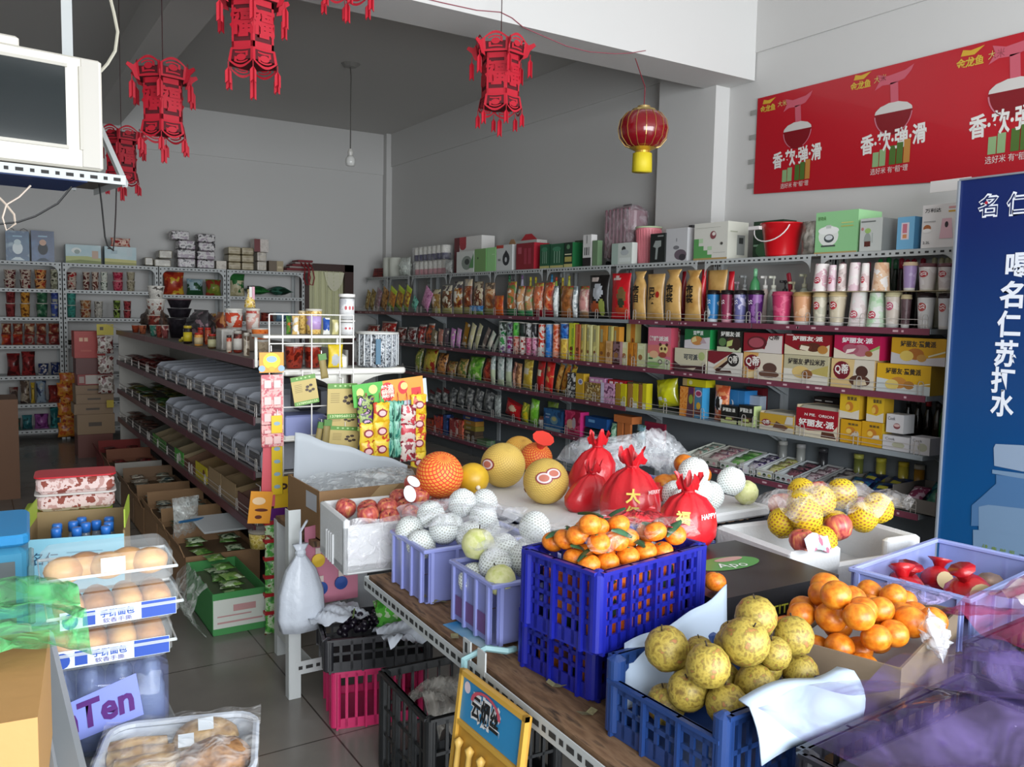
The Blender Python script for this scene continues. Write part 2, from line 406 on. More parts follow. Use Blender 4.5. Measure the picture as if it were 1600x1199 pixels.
def angle_rack(label,x,y,W,D,levels,z0,rz,group,holes=True,setback=0.):
 """slotted-angle rack: W along local x, front at local y=0, D deep (local +y)"""
 t=thing('angle_iron_rack',label,'shelving',(x,y,0),rz,group)
 zt=levels[0]
 for px in(0,W):
  for py in(setback,D):
   s=1 if px==0 else-1; q=1 if py==setback else-1
   mb=MB().box((px+s*.018,py+q*.0015,(z0+zt)/2),(.036,.003,zt-z0)).box((px+s*.0015,py+q*.018,(z0+zt)/2),(.003,.036,zt-z0))
   if py==setback and holes:dots(mb,(px+s*.018,py,z0),(px+s*.018,py,zt),max(4,int((zt-z0)/.05)),.008,1,(0,-1,0))
   obj('post',mb,[iron,hole],t)
 for z in levels:
  mb=MB().box((W/2,D/2,z-.006),(W-.008,D-.008,.012))
  mb.box((W/2,.001,z-.020),(W-.07,.003,.034)).box((W/2,D-.002,z-.020),(W-.07,.003,.034))
  if holes:dots(mb,(.04,-.001,z-.020),(W-.04,-.001,z-.020),int(W/.045),.007,1,(0,-1,0))
  obj('shelf',mb,[iron,hole],t)
 z=levels[0]-.036
 for s,px in((1,.036),(-1,W-.036)):
  mb=MB().prism([(px,z)]+[(px+s*(.075-.075*math.sin(a)),z-.075+.075*math.cos(a))for a in[PI/2*j/5 for j in range(6)]],.003,M=TM(0,.001,0))
  obj('gusset',mb,iron,t)
 return t
ys=[2.47,3.37,4.33,5.29,6.25,7.15,8.07,8.99,9.60,10.33]
for i in range(9):
 angle_rack('slotted steel top tier on the wall shelving, %s from the blue fridge'%nth(i),4.32,ys[i+1],ys[i+1]-ys[i]-.004,.37 if i not in(1,2,3)else .22,[1.843],LV['m']+.0008,-PI/2,'top tiers of the wall shelving',setback=.24 if i not in(1,2,3)else .165)
# racks on the back wall
ZB=[1.865,1.585,1.290,1.000,.680,.385,.110]
BACKX=[(-.16,.815),(.82,1.765),(1.77,2.50),(2.505,3.43)]
BL=['leaning against the back wall at the far side of the aisle','beside the stacked cartons on the back wall','under the shiny tissue packs on the back wall','next to the brown doorway in the back wall']
for i,(a,b)in enumerate(BACKX):
 angle_rack('slotted steel rack '+BL[i],a,10.08,b-a,.40,ZB if i<2 else[1.865,1.56,1.27,.95,.6,.2],0.0,0,'steel racks on the back wall')
# --- long low gondola beside the aisle
XG,YG0,YG1=1.13,4.03,8.55
GZ=[1.205,.930,.665,.400]
def gondola(i,y0,y1):
 L=y1-y0
 t=thing('gondola_unit',['aisle gondola section nearest the white plastic rack','middle section of the low aisle gondola','pegboard-ended gondola section furthest down the aisle'][i],'shelving',(XG,y0,0),0,'low aisle gondola')
 dark=mat('3f3a38',.6)
 obj('back_panel',MB().box((.46,L/2,.66),(.014,L-.01,1.18)),mat('a9a8a2',.6),t)
 if i==2:
  mb=MB().box((.23,L-.012,.63),(.44,.012,1.15)); rr=0
  obj('end_panel',mb,netmat_peg(),t)
 for z in GZ:
  s=obj('shelf',MB().box((.225,L/2,z-.013),(.45,L-.006,.026)),mat('7a7573',.5),t)
  obj('price_strip',MB().box((-.005,L/2,z-.016),(.008,L-.01,.042)),mat('5b2b36',.38),s)
  if z<1:obj('wire_guard',guard_mb(L-.04,.010,.02,z,.06),wire_m,s)
 obj('plinth',MB().box((.34,L/2,.05),(.20,L-.01,.1)),dark,t)
def netmat_peg():
 m,n,l,b=_new('pegboard')
 tc=n.new('ShaderNodeTexCoord'); v=n.new('ShaderNodeTexVoronoi'); v.inputs['Scale'].default_value=38; v.inputs['Randomness'].default_value=0
 l.new(tc.outputs['Object'],v.inputs['Vector']); r=n.new('ShaderNodeValToRGB'); r.color_ramp.interpolation='CONSTANT'
 r.color_ramp.elements[0].color=(*lin('55524e'),1); r.color_ramp.elements[1].color=(*lin('b5b2ab'),1); r.color_ramp.elements[1].position=.25
 l.new(v.outputs['Distance'],r.inputs[0]); l.new(r.outputs[0],b.inputs['Base Color']); return m
dy=(YG1-YG0)/3
for i in range(3):gondola(i,YG0+dy*i,YG0+dy*(i+1)-.004)
# --- builders for goods
def rgb(c):return mat(c,.42)
def carton(name,label,cat,loc,rz,size,body,art=(),group=None,side=None,top=None,rough=.45,tilt=0.,parent=None,fold=False):
 """printed carton; art lies on the front (local -y): r rectangle, e ellipse, p polygon, t lettering, all in 0..1 of the face"""
 w,d,h=size; mats=[body if not isinstance(body,str)else mat(body,rough)]
 def mi(c):
  m=c if not isinstance(c,str)else mat(c,rough)
  if m not in mats:mats.append(m)
  return mats.index(m)
 mb=MB().box((0,0,h/2),(w,d,h))
 if side:mb.m[5]=mi(side)
 if top:mb.m[1]=mi(top)
 U=lambda u:(u-.5)*w
 yf=-d/2; L=0; tx=[]
 for a in art:
  L+=1; y=yf-.0004*L
  if a[0]=='r':mb.quad(U(a[1]),a[2]*h,U(a[3]),a[4]*h,y,mi(a[5]))
  elif a[0]=='e':mb.ell(U(a[1]),a[2]*h,a[3]*w,a[4]*h,y,16,mi(a[5]))
  elif a[0]=='p':mb.add([(U(u),y,v*h)for u,v in a[1]],[tuple(range(len(a[1])))],mi(a[2]))
  elif a[0]=='s':mb.add([(w/2+.0004*L,(u-.5)*d,v*h)for u,v in((a[1],a[2]),(a[3],a[2]),(a[3],a[4]),(a[1],a[4]))],[(0,1,2,3)],mi(a[5]))
  else:tx.append((a,y-.0004))
 o=obj(name,mb,mats,parent,loc,(0,tilt,rz))
 if label:tag(o,label,cat,group)
 for a,y in tx:
  text(a[1],o,(U(a[2]),y,a[3]*h),a[5]*h,a[6],bold=a[7]if len(a)>7 else .015,w=a[4]*w,vertical=len(a)>8 and a[8])
 return o
def bagmesh(name,w,h,d,mats,bands=(),spots=(),seed=1,nx=8,nz=10,wr=.12,zig=0.,neck=0.,crimp=.07):
 mb=MB(); mb.bag(w,h,d,nx,nz,wr,seed,0,None,crimp,zig,neck)
 for sd in(0,1):
  for j in range(nz):
   for i in range(nx):
    v=(j+.5)/nz; u=(i+.5)/nx; k=0
    for a in bands:
     if a[0]<=v<=a[1]:k=a[2]
    if sd==0:
     for a in spots:
      if((u-a[0])/a[2])**2+((v-a[1])/a[3])**2<=1:k=a[4]
    mb.m[sd*nx*nz+j*nx+i]=k
 return mb.mesh(name,mats,True)
def pack(name,label,cat,loc,rz,size,cols,bands=(),spots=(),seed=1,group=None,rx=0,ry=0,rough=.3,**kw):
 mats=[(c if not isinstance(c,str)else mat(c,rough,coat=.2))for c in cols]
 o=link(name,bagmesh(name,*size,mats,bands,spots,seed,**kw),None,loc,(rx,ry,rz))
 return tag(o,label,cat,group)
def mix(*c,s=30.,r=.35,k='noise',soft=False,**kw):return blend(c,s,r,.5,k,soft=soft,**kw)
RZ=-PI/2
def slot(x0,x1,yt,z,xf):
 a,b=yat(x0,xf,z),yat(x1,xf,z); yc=(a+b)/2
 up=min([v for v in list(LV.values())+[1.838,9]if v>z+.03])-.034 if z<1.8 else 9
 return yc,abs(a-b),max(.02,min(zat(yt,xf,yc),up)-z)
def R_carton(x0,x1,yt,z,d,body,art,name,label,cat='box',group=None,xf=None,side=None,top=None,k=.985):
 xf=XS+.03 if xf is None else xf
 yc,w,h=slot(x0,x1,yt,z,xf)
 return carton(name,label,cat,(xf+d/2,yc,z+.0005),RZ,(w*k,d,h),body,art,group,side,top)
def R_pack(x0,x1,yt,z,d,cols,name,label,cat='bag',group=None,xf=None,bands=(),spots=(),seed=1,lean=0.,back=0.,k=.96,**kw):
 xf=XS+.03 if xf is None else xf
 yc,w,h=slot(x0,x1,yt,z,xf); h-=w*.5*abs(math.sin(lean))
 return pack(name,label,cat,(xf+d/2+.01,yc,z+.001+w*k/2*abs(math.sin(lean))+d/2*abs(math.sin(back))),RZ,(w*k,h,d),cols,bands,spots,seed,group,rx=-back,ry=lean,**kw)
def vessel(name,label,cat,loc,prof,mats,parts=(),group=None,rz=0,n=18,sx=1.,sy=1.,krange=None):
 """turned body plus turned or built parts: parts = [(name, profile or MB, material)]"""
 mb=MB().lathe(prof,n,sx=sx,sy=sy)
 if krange:
  for j in range(len(prof)-1):
   zc=(prof[j][1]+prof[j+1][1])/2
   for a,b,k in krange:
    if a<=zc<=b:
     for i in range(n):mb.m[j*n+i]=k
 o=tag(obj(name,mb,mats,None,loc,(0,0,rz),True),label,cat,group)
 for pn,pp,pm in parts:
  obj(pn,pp if isinstance(pp,MB)else MB().lathe(pp,n,sx=sx,sy=sy),pm,o,smooth=True)
 return o
# --- goods on the long wall: top tier
T=LV['m']*0+1.8435; XT=4.34
def topbox(x0,x1,yt,d,body,art,name,label,cat='box',xf=XT,side=None,top=None):return R_carton(x0,x1,yt,T,d,body,art,name,label,cat,None,xf,side,top)
g='folded dark red bags'
mb=MB()
for i in range(5):mb.rbox((0,0,.012+.024*i),(.22-.01*i,.26,.022),.01)
tag(obj('folded_bag',mb,mix('5a1717','8a2a22','s' and '3a1010',s=20),None,(4.5,10.12,T),(0,0,.1)),'folded dark red bag at the doorway end of the top tier','bag')
for i,(x0,x1,yt)in enumerate([(597,606,402),(606,615,402)]):
 yc,w,h=slot(x0,x1,yt,T,XT+.05)
 vessel('paper_roll','white paper roll standing on the top tier, %s from the folded red bag'%nth(i),'paper roll',(XT+.12,yc,T),[(.001,0),(w*.5,.004),(w*.5,h-.01),(w*.3,h),(.001,h-.01)],mat('dcded2',.7),group='paper rolls')
R_pack(616,632,402,T,.14,[film('e8efe6',.55,.2)],'clear_bag','clear crinkled plastic bag between white paper rolls and tissue rolls',xf=XT,wr=.3)
def rollpack(x0,x1,y0,yt,z,cols,label):
 yc,w,h=slot(x0,x1,yt,z,XT+.03)
 t=thing('toilet_roll_pack',label,'paper pack',(XT+.16,yc,z),RZ,'wrapped toilet roll packs')
 n=7
 for i in range(n):
  mb=MB().lathe([(.001,0),(w/n*.49,.003),(w/n*.5,h*.25),(w/n*.5,h*.45),(w/n*.5,h*.75),(w/n*.49,h-.003),(.001,h)],12,(-w/2+w/n*(i+.5),0,0))
  for j in range(2,3):
   for q in range(12):mb.m[j*12+q]=1
  for q in range(12):mb.m[12+q]=1
  obj('roll',mb,[mat('e6e4dc',.5),mat(cols,.5)],t,smooth=True)
 obj('wrapper',MB().rbox((0,0,h/2),(w*1.02,w/n*1.06,h*1.02),.012),film('ffffff',.16,.1),t)
 return z+h
z2=rollpack(637,686,430,407,T,'c98a92','lower shrink-wrapped pack of pink and white toilet rolls on the top tier')
rollpack(636,684,406,384,z2+.004,'34305a','upper shrink-wrapped pack of navy and white toilet rolls')
R_pack(691,702,406,T,.06,[film('c8ccc8',.6,.2)],'clear_bag','clear bag slumped beside the toilet rolls',xf=XT+.0,wr=.15)
topbox(709,752,370,.16,'e9e6e2',[('r',0,0,.2,1,'6e1620'),('r',.2,.78,.45,1,'b9313c'),('e',.33,.75,.12,.1,'b9313c'),('e',.62,.35,.25,.2,'9aa09a')],'cooker_box','tall white and dark red cooker box behind the green boxes',xf=XT+.18)
topbox(713,740,393,.16,'dfe2dc',[('e',.6,.45,.3,.33,'8f9a90'),('e',.62,.5,.14,.14,'3c4440'),('p',[(.72,.2),(1,.2),(1,.9)],'5d9a5c')],'kettle_box','white box printed with a round cooker, in front of the dark red one')
topbox(741,759,389,.16,'7da765',[('e',.3,.6,.05,.05,'2c3a2a')],'appliance_box','mossy green appliance box beside the white cooker box',side='8fd684')
topbox(760,774,387,.14,'9fdc92',[('r',.6,.7,.9,.72,'d9f2d0')],'appliance_box','pale mint green box beside the silver kettle box')
b=topbox(775,800,383,.15,'d5d8d6',[('r',0,.88,.45,1.0,'c23c2c'),('e',.62,.45,.22,.26,'2b2f33'),('p',[(.5,.66),(.62,.8),(.75,.66)],'2b2f33'),('t','电水壶',.2,.42,.16,.1,'222222'),('e',.62,.42,.07,.1,'d0d4d6')],'kettle_box','silver kettle box with an orange corner and carton handle')
obj('carton_handle',MB().prism([(-.05,0),(.06,0),(.06,.02),(.03,.055),(-.02,.055),(-.05,.02)],.004,M=TM(.02,.0,.245)),mat('a8805c',.8),b)
b=topbox(800,838,376,.12,'d9d6d0',[('r',0,.86,1,1,'c9ccc6')],'gift_carton','white carton with a peaked red carrying handle',xf=XT+.2)
obj('carton_handle',MB().prism([(-.22,0),(.22,0),(.16,.025),(.06,.085),(-.04,.085),(-.12,.03)],.006,M=TM(0,-.02,.275)),mat('c0202c',.45),b)
topbox(806,834,380,.17,'8d1424',[('r',.1,.6,.3,.85,'b65060'),('r',.45,.2,.6,.8,'a83246'),('r',.68,.2,.85,.8,'a83246')],'gift_box','deep red gift box with small printed panels',side='b02434')
for i,(x0,x1,yt)in enumerate([(843,858,382),(859,880,381)]):
 topbox(x0,x1,yt,.17,'1f5b3c',[('r',0,0,1,.1,'c4bd78'),('r',.3,.2,.36,.7,'8fb59b'),('r',.5,.2,.56,.7,'8fb59b'),('r',.68,.2,.74,.7,'8fb59b'),('e',.5,.78,.32,.1,'3f8461')],'tea_box','dark green gift box with pale vertical lines, %s beside the deep red box'%nth(i),side='174a30')
topbox(881,894,379,.17,'16301f',[('r',0,0,1,.13,'c9c27c'),('r',.08,.22,.92,.42,'b8ad5e'),('r',.08,.5,.9,.54,'e8e6c0'),('e',.5,.82,.2,.1,'5f8f68')],'tea_box','black green gift box with gold panel and base',side='1f6a3c')
topbox(897,909,376,.12,'2f4a2c',[],'appliance_box','plain dark olive box behind the gold trimmed box',xf=XT+.19)
topbox(910,923,367,.06,'dcdad8',[('r',0,0,1,.27,'1c1416'),('r',.2,.35,.3,.6,'333333'),('r',.42,.35,.55,.6,'333333'),('r',.7,.35,.78,.6,'333333'),('r',.45,.72,.52,.98,'4c4c4c')],'appliance_box','tall white box with black base and bar marks')
topbox(925,933,376,.05,'6f8a68',[],'appliance_box','narrow sage green box beside the wrapped suitcase')
# suitcase wrapped in plastic
yc,w,h=slot(938,985,320,T,XT+.06)
t=thing('suitcase','mauve hard-shell suitcase wrapped in clear plastic on the top tier','suitcase',(XT+.20,yc+.035,T),RZ)
mb=MB().rbox((0,0,.03+(h-.03)/2),(w*.96,.2,h-.03),.07,5)
for i in range(7):mb.rbox(((i-3)*w*.125,-.1,.04+(h-.04)/2),(w*.055,.018,h*.82),.008)
obj('shell',mb,mat('7d5560',.3,coat=.3),t,smooth=False)
for a in(-1,1):
 for c in(-1,1):obj('wheel',MB().lathe([(.001,-.012),(.022,-.012),(.022,.012),(.001,.012)],10,M=TM(a*w*.36,c*.07,.022,ry=PI/2)),mat('222222',.6),t)
obj('handle',MB().tube([(-.05,0,h),(-.05,0,h+.012),(.05,0,h+.012),(.05,0,h)],.006),mat('40363a',.5),t)
obj('plastic_wrap',MB().rbox((0,-.005,.01+h/2),(w*1.02,.235,h*1.0),.085,5),film('f0e4ea',.22,.1,1.2,14),t,smooth=True)
topbox(955,987,380,.055,'cfd6d0',[('r',0,0,.32,1,'a9bcb2'),('e',.6,.7,.1,.14,'2b2b2b'),('e',.65,.55,.2,.14,'b7bec0'),('r',.4,.1,.95,.3,'dfe6e2')],'hair_dryer_box','small white box with grey end panel before the suitcase',xf=4.325)
# pink woven plastic basket
def basket(label,xc,yc,z,r,h,col,rim):
 t=thing('waste_basket',label,'basket',(xc,yc,z),0)
 mb=MB().lathe([(.001,0),(r*.78,0),(r,h),(r*.97,h),(r*.76,.006),(.001,.006)],28)
 for i in range(28):mb.tube([(r*.785*math.cos(2*PI*i/28),r*.785*math.sin(2*PI*i/28),.01),(r*1.0*math.cos(2*PI*i/28),r*1.0*math.sin(2*PI*i/28),h-.02)],.0035,4)
 for j in range(14):q=.03+j*(h-.06)/13; rr=r*(.785+.215*q/h)+.001; mb.tube([(rr*math.cos(2*PI*i/24),rr*math.sin(2*PI*i/24),q)for i in range(24)],.003,4,closed=True)
 obj('basket_body',mb,mat(col,.5),t)
 obj('rim',MB().tube([(r*1.01*math.cos(2*PI*i/28),r*1.01*math.sin(2*PI*i/28),h)for i in range(28)],.007,6,closed=True),mat(rim,.5),t)
yc,w,h=slot(988,1038,357,T,XT+.15); basket('pink woven plastic waste basket with a pale green rim',4.468,yc-.02,T,.098,h,'d9808a','b9c9a4')
topbox(1015,1038,365,.03,'1d211f',[('p',[(.2,.55),(.35,.75),(.75,.75),(.75,.55),(.55,.5),(.5,.1),(.36,.1),(.4,.5)],'98a09c'),('r',.5,.88,.9,.93,'8a8f8c')],'hair_dryer_box','black box printed with a grey hair dryer',xf=4.325)
topbox(1039,1073,357,.18,'c6c6c8',[('e',.7,.2,.28,.16,'6a5c66'),('e',.5,.42,.14,.06,'7a7a7e'),('e',.8,.12,.16,.1,'3f3a40'),('r',.5,.6,.53,.7,'77777b')],'appliance_box','tall light grey box between hair dryer box and white cooker carton')
topbox(1074,1080,352,.03,'3a3a3c',[],'appliance_box','dark box half hidden behind the white cooker carton',xf=XT+.19)
b=topbox(1083,1136,348,.2,'dddcd3',[('p',[(0,0),(.55,0),(.55,.14),(.42,.14),(.42,.26),(.3,.26),(.3,.38),(.15,.38),(.15,.58),(0,.58)],'5fa25c'),('r',.15,.46,.28,.58,'b8d6ae'),('r',.42,.26,.55,.36,'b8d6ae'),('r',0,0,1,.05,'b99a62'),('e',.58,.66,.09,.11,'8a4a50'),('e',.6,.69,.05,.05,'e8e0da'),('r',.05,.86,.8,.87,'b2b2a8'),('r',.6,.18,.95,.19,'a8a8a0'),('e',.84,.42,.04,.04,'55534e'),
('s',.45,.12,.82,.65,'8b8f8c'),('s',.53,.42,.74,.58,'3a3d3c'),('s',.1,.72,.45,.75,'a8ab98')],'cooker_carton','big white rice cooker carton with green steps printed on it',side='d3d4c8',top='3a3a38')
topbox(1175,1222,345,.13,'1d3a25',[('r',.02,.35,.3,.4,'8fb59a'),('e',.4,.25,.3,.2,'3c6f45'),('r',.15,.8,.3,.86,'6f9a7c'),('r',.5,.9,.9,.93,'2f5a3a')],'gift_box','dark green gift box behind the red bucket',xf=4.56)
# red bucket
yc,w,h=slot(1205,1243,350,T,4.42)
t=thing('bucket','red plastic bucket with a white wire handle','bucket',(4.43,yc,T),0)
t.location.x=4.40; r=.13
obj('bucket_body',MB().lathe([(.001,.004),(r*.74,0),(r*.76,.01),(r*.96,h*.84),(r*1.0,h*.85),(r*1.03,h*.95),(r*1.07,h*.96),(r*1.07,h),(r*.99,h),(r*.72,.012),(.001,.012)],30),mat('c8101c',.3,coat=.3),t,smooth=True)
hp=[(-(r*1.06)*math.cos(a)*.99-.012*math.sin(a),(r*1.06)*math.cos(a)*0+(r*1.08)*math.cos(a),h*.93-.11*math.sin(a))for a in[PI*i/12 for i in range(13)]]
obj('handle',MB().tube([(-r*.75-r*.42*math.sin(PI*i/12),r*1.05*math.cos(PI*i/12),h*.9-.1*math.sin(PI*i/12))for i in range(13)],.004,6),mat('e6e2e0',.4),t)
obj('grip',MB().box((-r*1.0,r*.85,h*.86),(.03,.09,.022)),mat('dcd8d6',.5),t)
R_pack(1243,1270,345,T,.08,[mix('5c5852','8c877e','a8a299',s=24,soft=True,r=.3)],'wrapped_hat','grey crinkled plastic-wrapped hat leaning on the green cooker box','hat',xf=4.33,wr=.25,seed=5,nx=10)
b=topbox(1272,1339,330,.22,'93cd93',[('e',.32,.42,.24,.25,'e8ece6'),('e',.32,.55,.25,.10,'f3f5f2'),('r',.26,.6,.38,.68,'c9cfca'),('e',.34,.36,.12,.1,'4a5254'),('e',.34,.38,.09,.06,'d9dee0'),('r',.16,.16,.5,.2,'4a5650'),('t','好功夫',.16,.84,.2,.1,'4f7a3c'),('r',.62,.70,.9,.72,'d6d27c'),('r',.62,.62,.9,.64,'c2ba5a'),('r',0,0,1,.035,'b49a64')],'rice_cooker_box','mint green rice cooker box with a white cooker printed on it',side='a4dca2',top='4f6a4e')
topbox(1342,1377,341,.17,'c6cac6',[('e',.35,.34,.16,.22,'9aa29e'),('r',.22,.14,.5,.3,'5b2c24'),('e',.36,.62,.14,.08,'9cc06e'),('r',.55,.25,.6,.55,'aab2ae'),('r',.05,.88,.7,.92,'6d716f'),('e',.12,.68,.06,.05,'c08080')],'kettle_box','grey box printed with a glass teapot',side='8d918f',xf=4.325)
topbox(1400,1427,339,.13,'78b6dc',[('r',.24,.3,.7,.82,'e6d9e0'),('r',.32,.5,.58,.78,'d07a8c'),('r',.34,.34,.58,.46,'d8925e')],'gift_box','narrow sky blue box with a pale window panel',side='4f8cb4',xf=4.325)
b=topbox(1438,1494,319,.2,'e6e3e1',[('t','万利达',.3,.86,.46,.1,'1f1f22',.02),('r',.74,.88,.98,.93,'d8a0a0'),('r',.74,.8,.98,.84,'d2a43c'),('e',.16,.46,.11,.08,'b06a3c'),('e',.16,.4,.13,.05,'f4f1ee'),('p',[(.52,.2),(.9,.2),(.84,.66),(.58,.66)],'e3b9c2'),('e',.71,.52,.05,.07,'3a3336'),('t','2.2L',.16,.12,.2,.08,'2a2a2a'),('r',.06,.6,.4,.62,'a9a9a9')],'kettle_box','white kettle box with pink jug print and handle flap beside the blue fridge',xf=4.325)
obj('carton_handle',MB().prism([(-.1,0),(.12,0),(.12,.06),(-.1,.06)],.004,M=TM(.0,-.04,.3)),mat('dedbd8',.6),b)
# --- eye-level goods shelf (m)
Zm,Z2,Z3,Z4,Z5=(LV[k]+.001 for k in('m','s2','s3','s4','s5'))
DM=.30
# slim packs leaning at the doorway end
LP=[('b9a46a','8a6a3a','d9d0a0'),('6f5a2e','a88a4a','c9b98a'),('7c5a60','94707a','b09aa0'),('6d4a2c','b07a3a','d0a060'),('8a4f22','c27c34','e0b050'),('8a5a26','c88a3c','e2c04a'),('84521f','b87a30','dcc850')]
xs=[(566,572),(573,580),(581,589),(590,600),(601,612),(613,624),(625,634)]
for i,(c,(a,b))in enumerate(zip(LP,xs)):
 lo='c9d84a' if i>3 else c[2]
 R_pack(a,b,452-i*1.2,Zm,.035,[mix(*c,s=26),mat('b8cf34',.4),mat('7fa03a',.4)],'noodle_pack','slim golden pack leaning on the eye-level shelf, %s from the doorway end'%nth(i),'noodle pack','leaning packs at the doorway end',xf=XS+.03+.02*(i%2),bands=[(.82,1,1),(0,.18,2)]if i>3 else[],seed=i,lean=.42)
R_pack(637,646,462,Zm,.04,[mix('3f9a86','7cc4ae','2c6f62',s=20)],'noodle_pack','teal pack leaning against the pink pack at eye level','noodle pack','leaning packs at the doorway end',lean=.62)
R_pack(652,665,447,Zm,.05,[mix('c57aa4','d99abf','a85c8c',s=24)],'noodle_pack','bright pink pack leaning on the bakery bags','noodle pack','leaning packs at the doorway end',lean=.55)
# bakery bags with dark tops
BB=[(668,682,452,'8a6a3a','a9864a','d8cfa8','5a4a50'),(684,700,446,'9a6a2c','6a3c20','e0d8c0','4a3a40'),(702,716,440,'7a2f1c','b8843c','e6dfca','50484e'),(718,731,436,'6a2c18','94502c','d9c9a8','c9bfb0'),
(733,748,440,'b08a5a','6a3420','cfc0a0','5c4a3a'),(750,766,442,'8a5030','b8703c','d9b890','6a5a4c')]
for i,(a,b,yt,c1,c2,c3,ct)in enumerate(BB):
 R_pack(a,b,yt,Zm,.085,[mix(c1,c2,c3,s=18),mix(ct,c3,s=14),mat('c3bc78',.4),mat('e4dccb',.4)],'bread_bag','brown bread bag on the eye-level shelf, %s after the pink pack'%nth(i),'bread bag','bread bags',bands=[(.82,1,1),(0,.16,2)],spots=[(.45,.55,.28,.16,3)]if i in(0,2)else[],seed=20+i,xf=XS+.085)
R_pack(729,752,478,Zm+.0,.035,[mix('4f8fd0','6fb0e4','3c78b8',s=16),mat('6f8a3a',.4),mat('1c2238',.4)],'snack_packet','sky blue packet tucked in front of the bread bags','packet',xf=XS+.018,bands=[(0,.35,1)],spots=[],seed=31)
R_pack(766,782,462,Zm,.05,[mix('d8762c','c24a1c','e8b878',s=16),mat('d8601c',.4)],'bread_bag','orange bread bag next to the sky blue packet','bread bag','bread bags',xf=XS+.02,bands=[(0,.4,1)],seed=33)
BT=[(785,799,440,'5f7d3c','b8703c','e8e0c8','3f7a4c'),(801,812,447,'e8d8c0','d8a070','f4ecdc','4f9a5c'),(813,825,447,'e4dcc4','c89060','8fae5c','3f9060'),(826,841,442,'b04a34','d87850','e8c8b0','8a1c28'),(842,858,441,'c23c26','e07848','f0d0b8','9c1c28'),
(868,888,447,'8a5226','b06a34','c28c58','a8622c'),(897,912,447,'a8706a','c48a84','d8b8a8','9a7452')]
for i,(a,b,yt,c1,c2,c3,cb)in enumerate(BT):
 R_pack(a,b,yt,Zm,.09,[mix(c1,c2,c3,s=17),mat(cb,.4),mix('b8b04a','c8503c','7a9a4c',s=24)],'cake_bag','see-through cake bag at eye level, %s from the orange bread bag'%nth(i),'cake bag','see-through cake bags',bands=[(0,.2,1),(.86,1,2)],seed=40+i)
for i,(a,b)in enumerate([(859,866),(889,896)]):
 R_pack(a,b,447,Zm,.06,[mix('c9d0cf','e8eceb','93a0a4',s=24)],'cake_bag','narrow silvery bag standing between cake bags, %s from the orange bread bag'%nth(i),'cake bag','narrow silvery bags',seed=50+i)
# bottles behind the cake bags
for i,(px,yt,c,cc)in enumerate([(795,430,'3f8a5c','2f6a48'),(815,430,'b8b4c8','8a6a9a'),(828,433,'c2b838','d8cc4a'),(836,433,'b8c040','c8b030'),(861,429,'3a9ac8','3a7aa0'),(868,433,'9ab848','c05038'),(878,434,'b89a3a','c8b838'),(888,431,'c8cc58','b8b040')]):
 yc=yat(px,XS+.25,Zm); h=zat(yt,XS+.25,yc)-Zm
 vessel('sauce_bottle','capped bottle behind the cake bags at eye level, %s from the doorway end'%nth(i),'bottle',(XS+.25,yc,Zm),[(.001,0),(.019,.004),(.02,h*.3),(.02,h*.7),(.01,h*.86),(.009,h*.9)],mat(c,.3),[('cap',[(.011,h*.9),(.011,h*.995),(.001,h)],mat(cc,.4))],'bottles behind the cake bags',n=12)
# black and red sauce pouches
R_pack(913,945,430,Zm,.07,[mat('14100f',.35),mat('c3c8ce',.35),mat('b8572a',.4),mat('d8c8c0',.4),mat('8f9a4a',.4)],'sauce_pouch','black pouch with a silver bottle shape and red food picture','pouch',bands=[],spots=[(.55,.62,.24,.2,1),(.42,.26,.34,.12,2),(.3,.9,.2,.06,3),(.75,.25,.14,.2,4)],seed=60,nx=16,nz=20,crimp=.04)
R_pack(947,978,427,Zm,.07,[mat('d01220',.35),mat('7a6038',.35),mat('c24a28',.4),mat('e8d0c8',.4),mat('38402a',.4)],'sauce_pouch','scarlet pouch with a brown bottle shape beside the black pouch','pouch',spots=[(.66,.5,.2,.22,1),(.62,.2,.3,.1,2),(.35,.88,.22,.05,3),(.66,.34,.14,.1,4)],seed=61,nx=16,nz=20,crimp=.04)
# gold bottle-shaped seed bags
gold=mix('b98a48','d4aa66','c69b58',s=9,soft=True,r=.3); G='gold drink-shaped bags'
for i,(a,b,yt,s)in enumerate([(980,1002,424,'布\n自'),(1002,1030,428,'巴\n焕'),(1030,1057,421,'布\n袋'),(1061,1088,422,'布\n袋')]):
 w_={}
 o=R_pack(a,b,yt,Zm,.075,[gold,mat('c9a05a',.35)],'gold_pouch','gold pouch with black brush lettering, %s after the scarlet pouch'%nth(i),'pouch',G,seed=70+i,neck=(.45 if i!=1 else .0),wr=.05,crimp=.03,k=.97,nx=10,nz=14)
 yc,w,h=slot(a,b,yt,Zm,XS+.03)
 text(s,o,(0,-.0405,h*.52),h*.19,'1c1712',bold=.03)
 if i==1:obj('red_seal',MB().ell(w*.3,h*.55,w*.1,h*.07,-.0400),mat('c0281c'),o)
for i,(a,b,yt,c)in enumerate([(1058,1064,424,'8a1420'),(1088,1095,421,'c81c2c'),(1130,1139,424,'c8182a')]):
 R_pack(a,b,yt,Zm,.05,[mat(c,.35)],'red_pouch','red pouch wedged beside gold pouches, %s after the scarlet pouch'%nth(i),'pouch','red pouches',xf=XS+.14,seed=80+i)
R_pack(1096,1128,422,Zm,.06,[gold],'gold_pouch','plain gold pouch behind the dark tumblers','pouch',xf=XS+.14,seed=85,wr=.05)
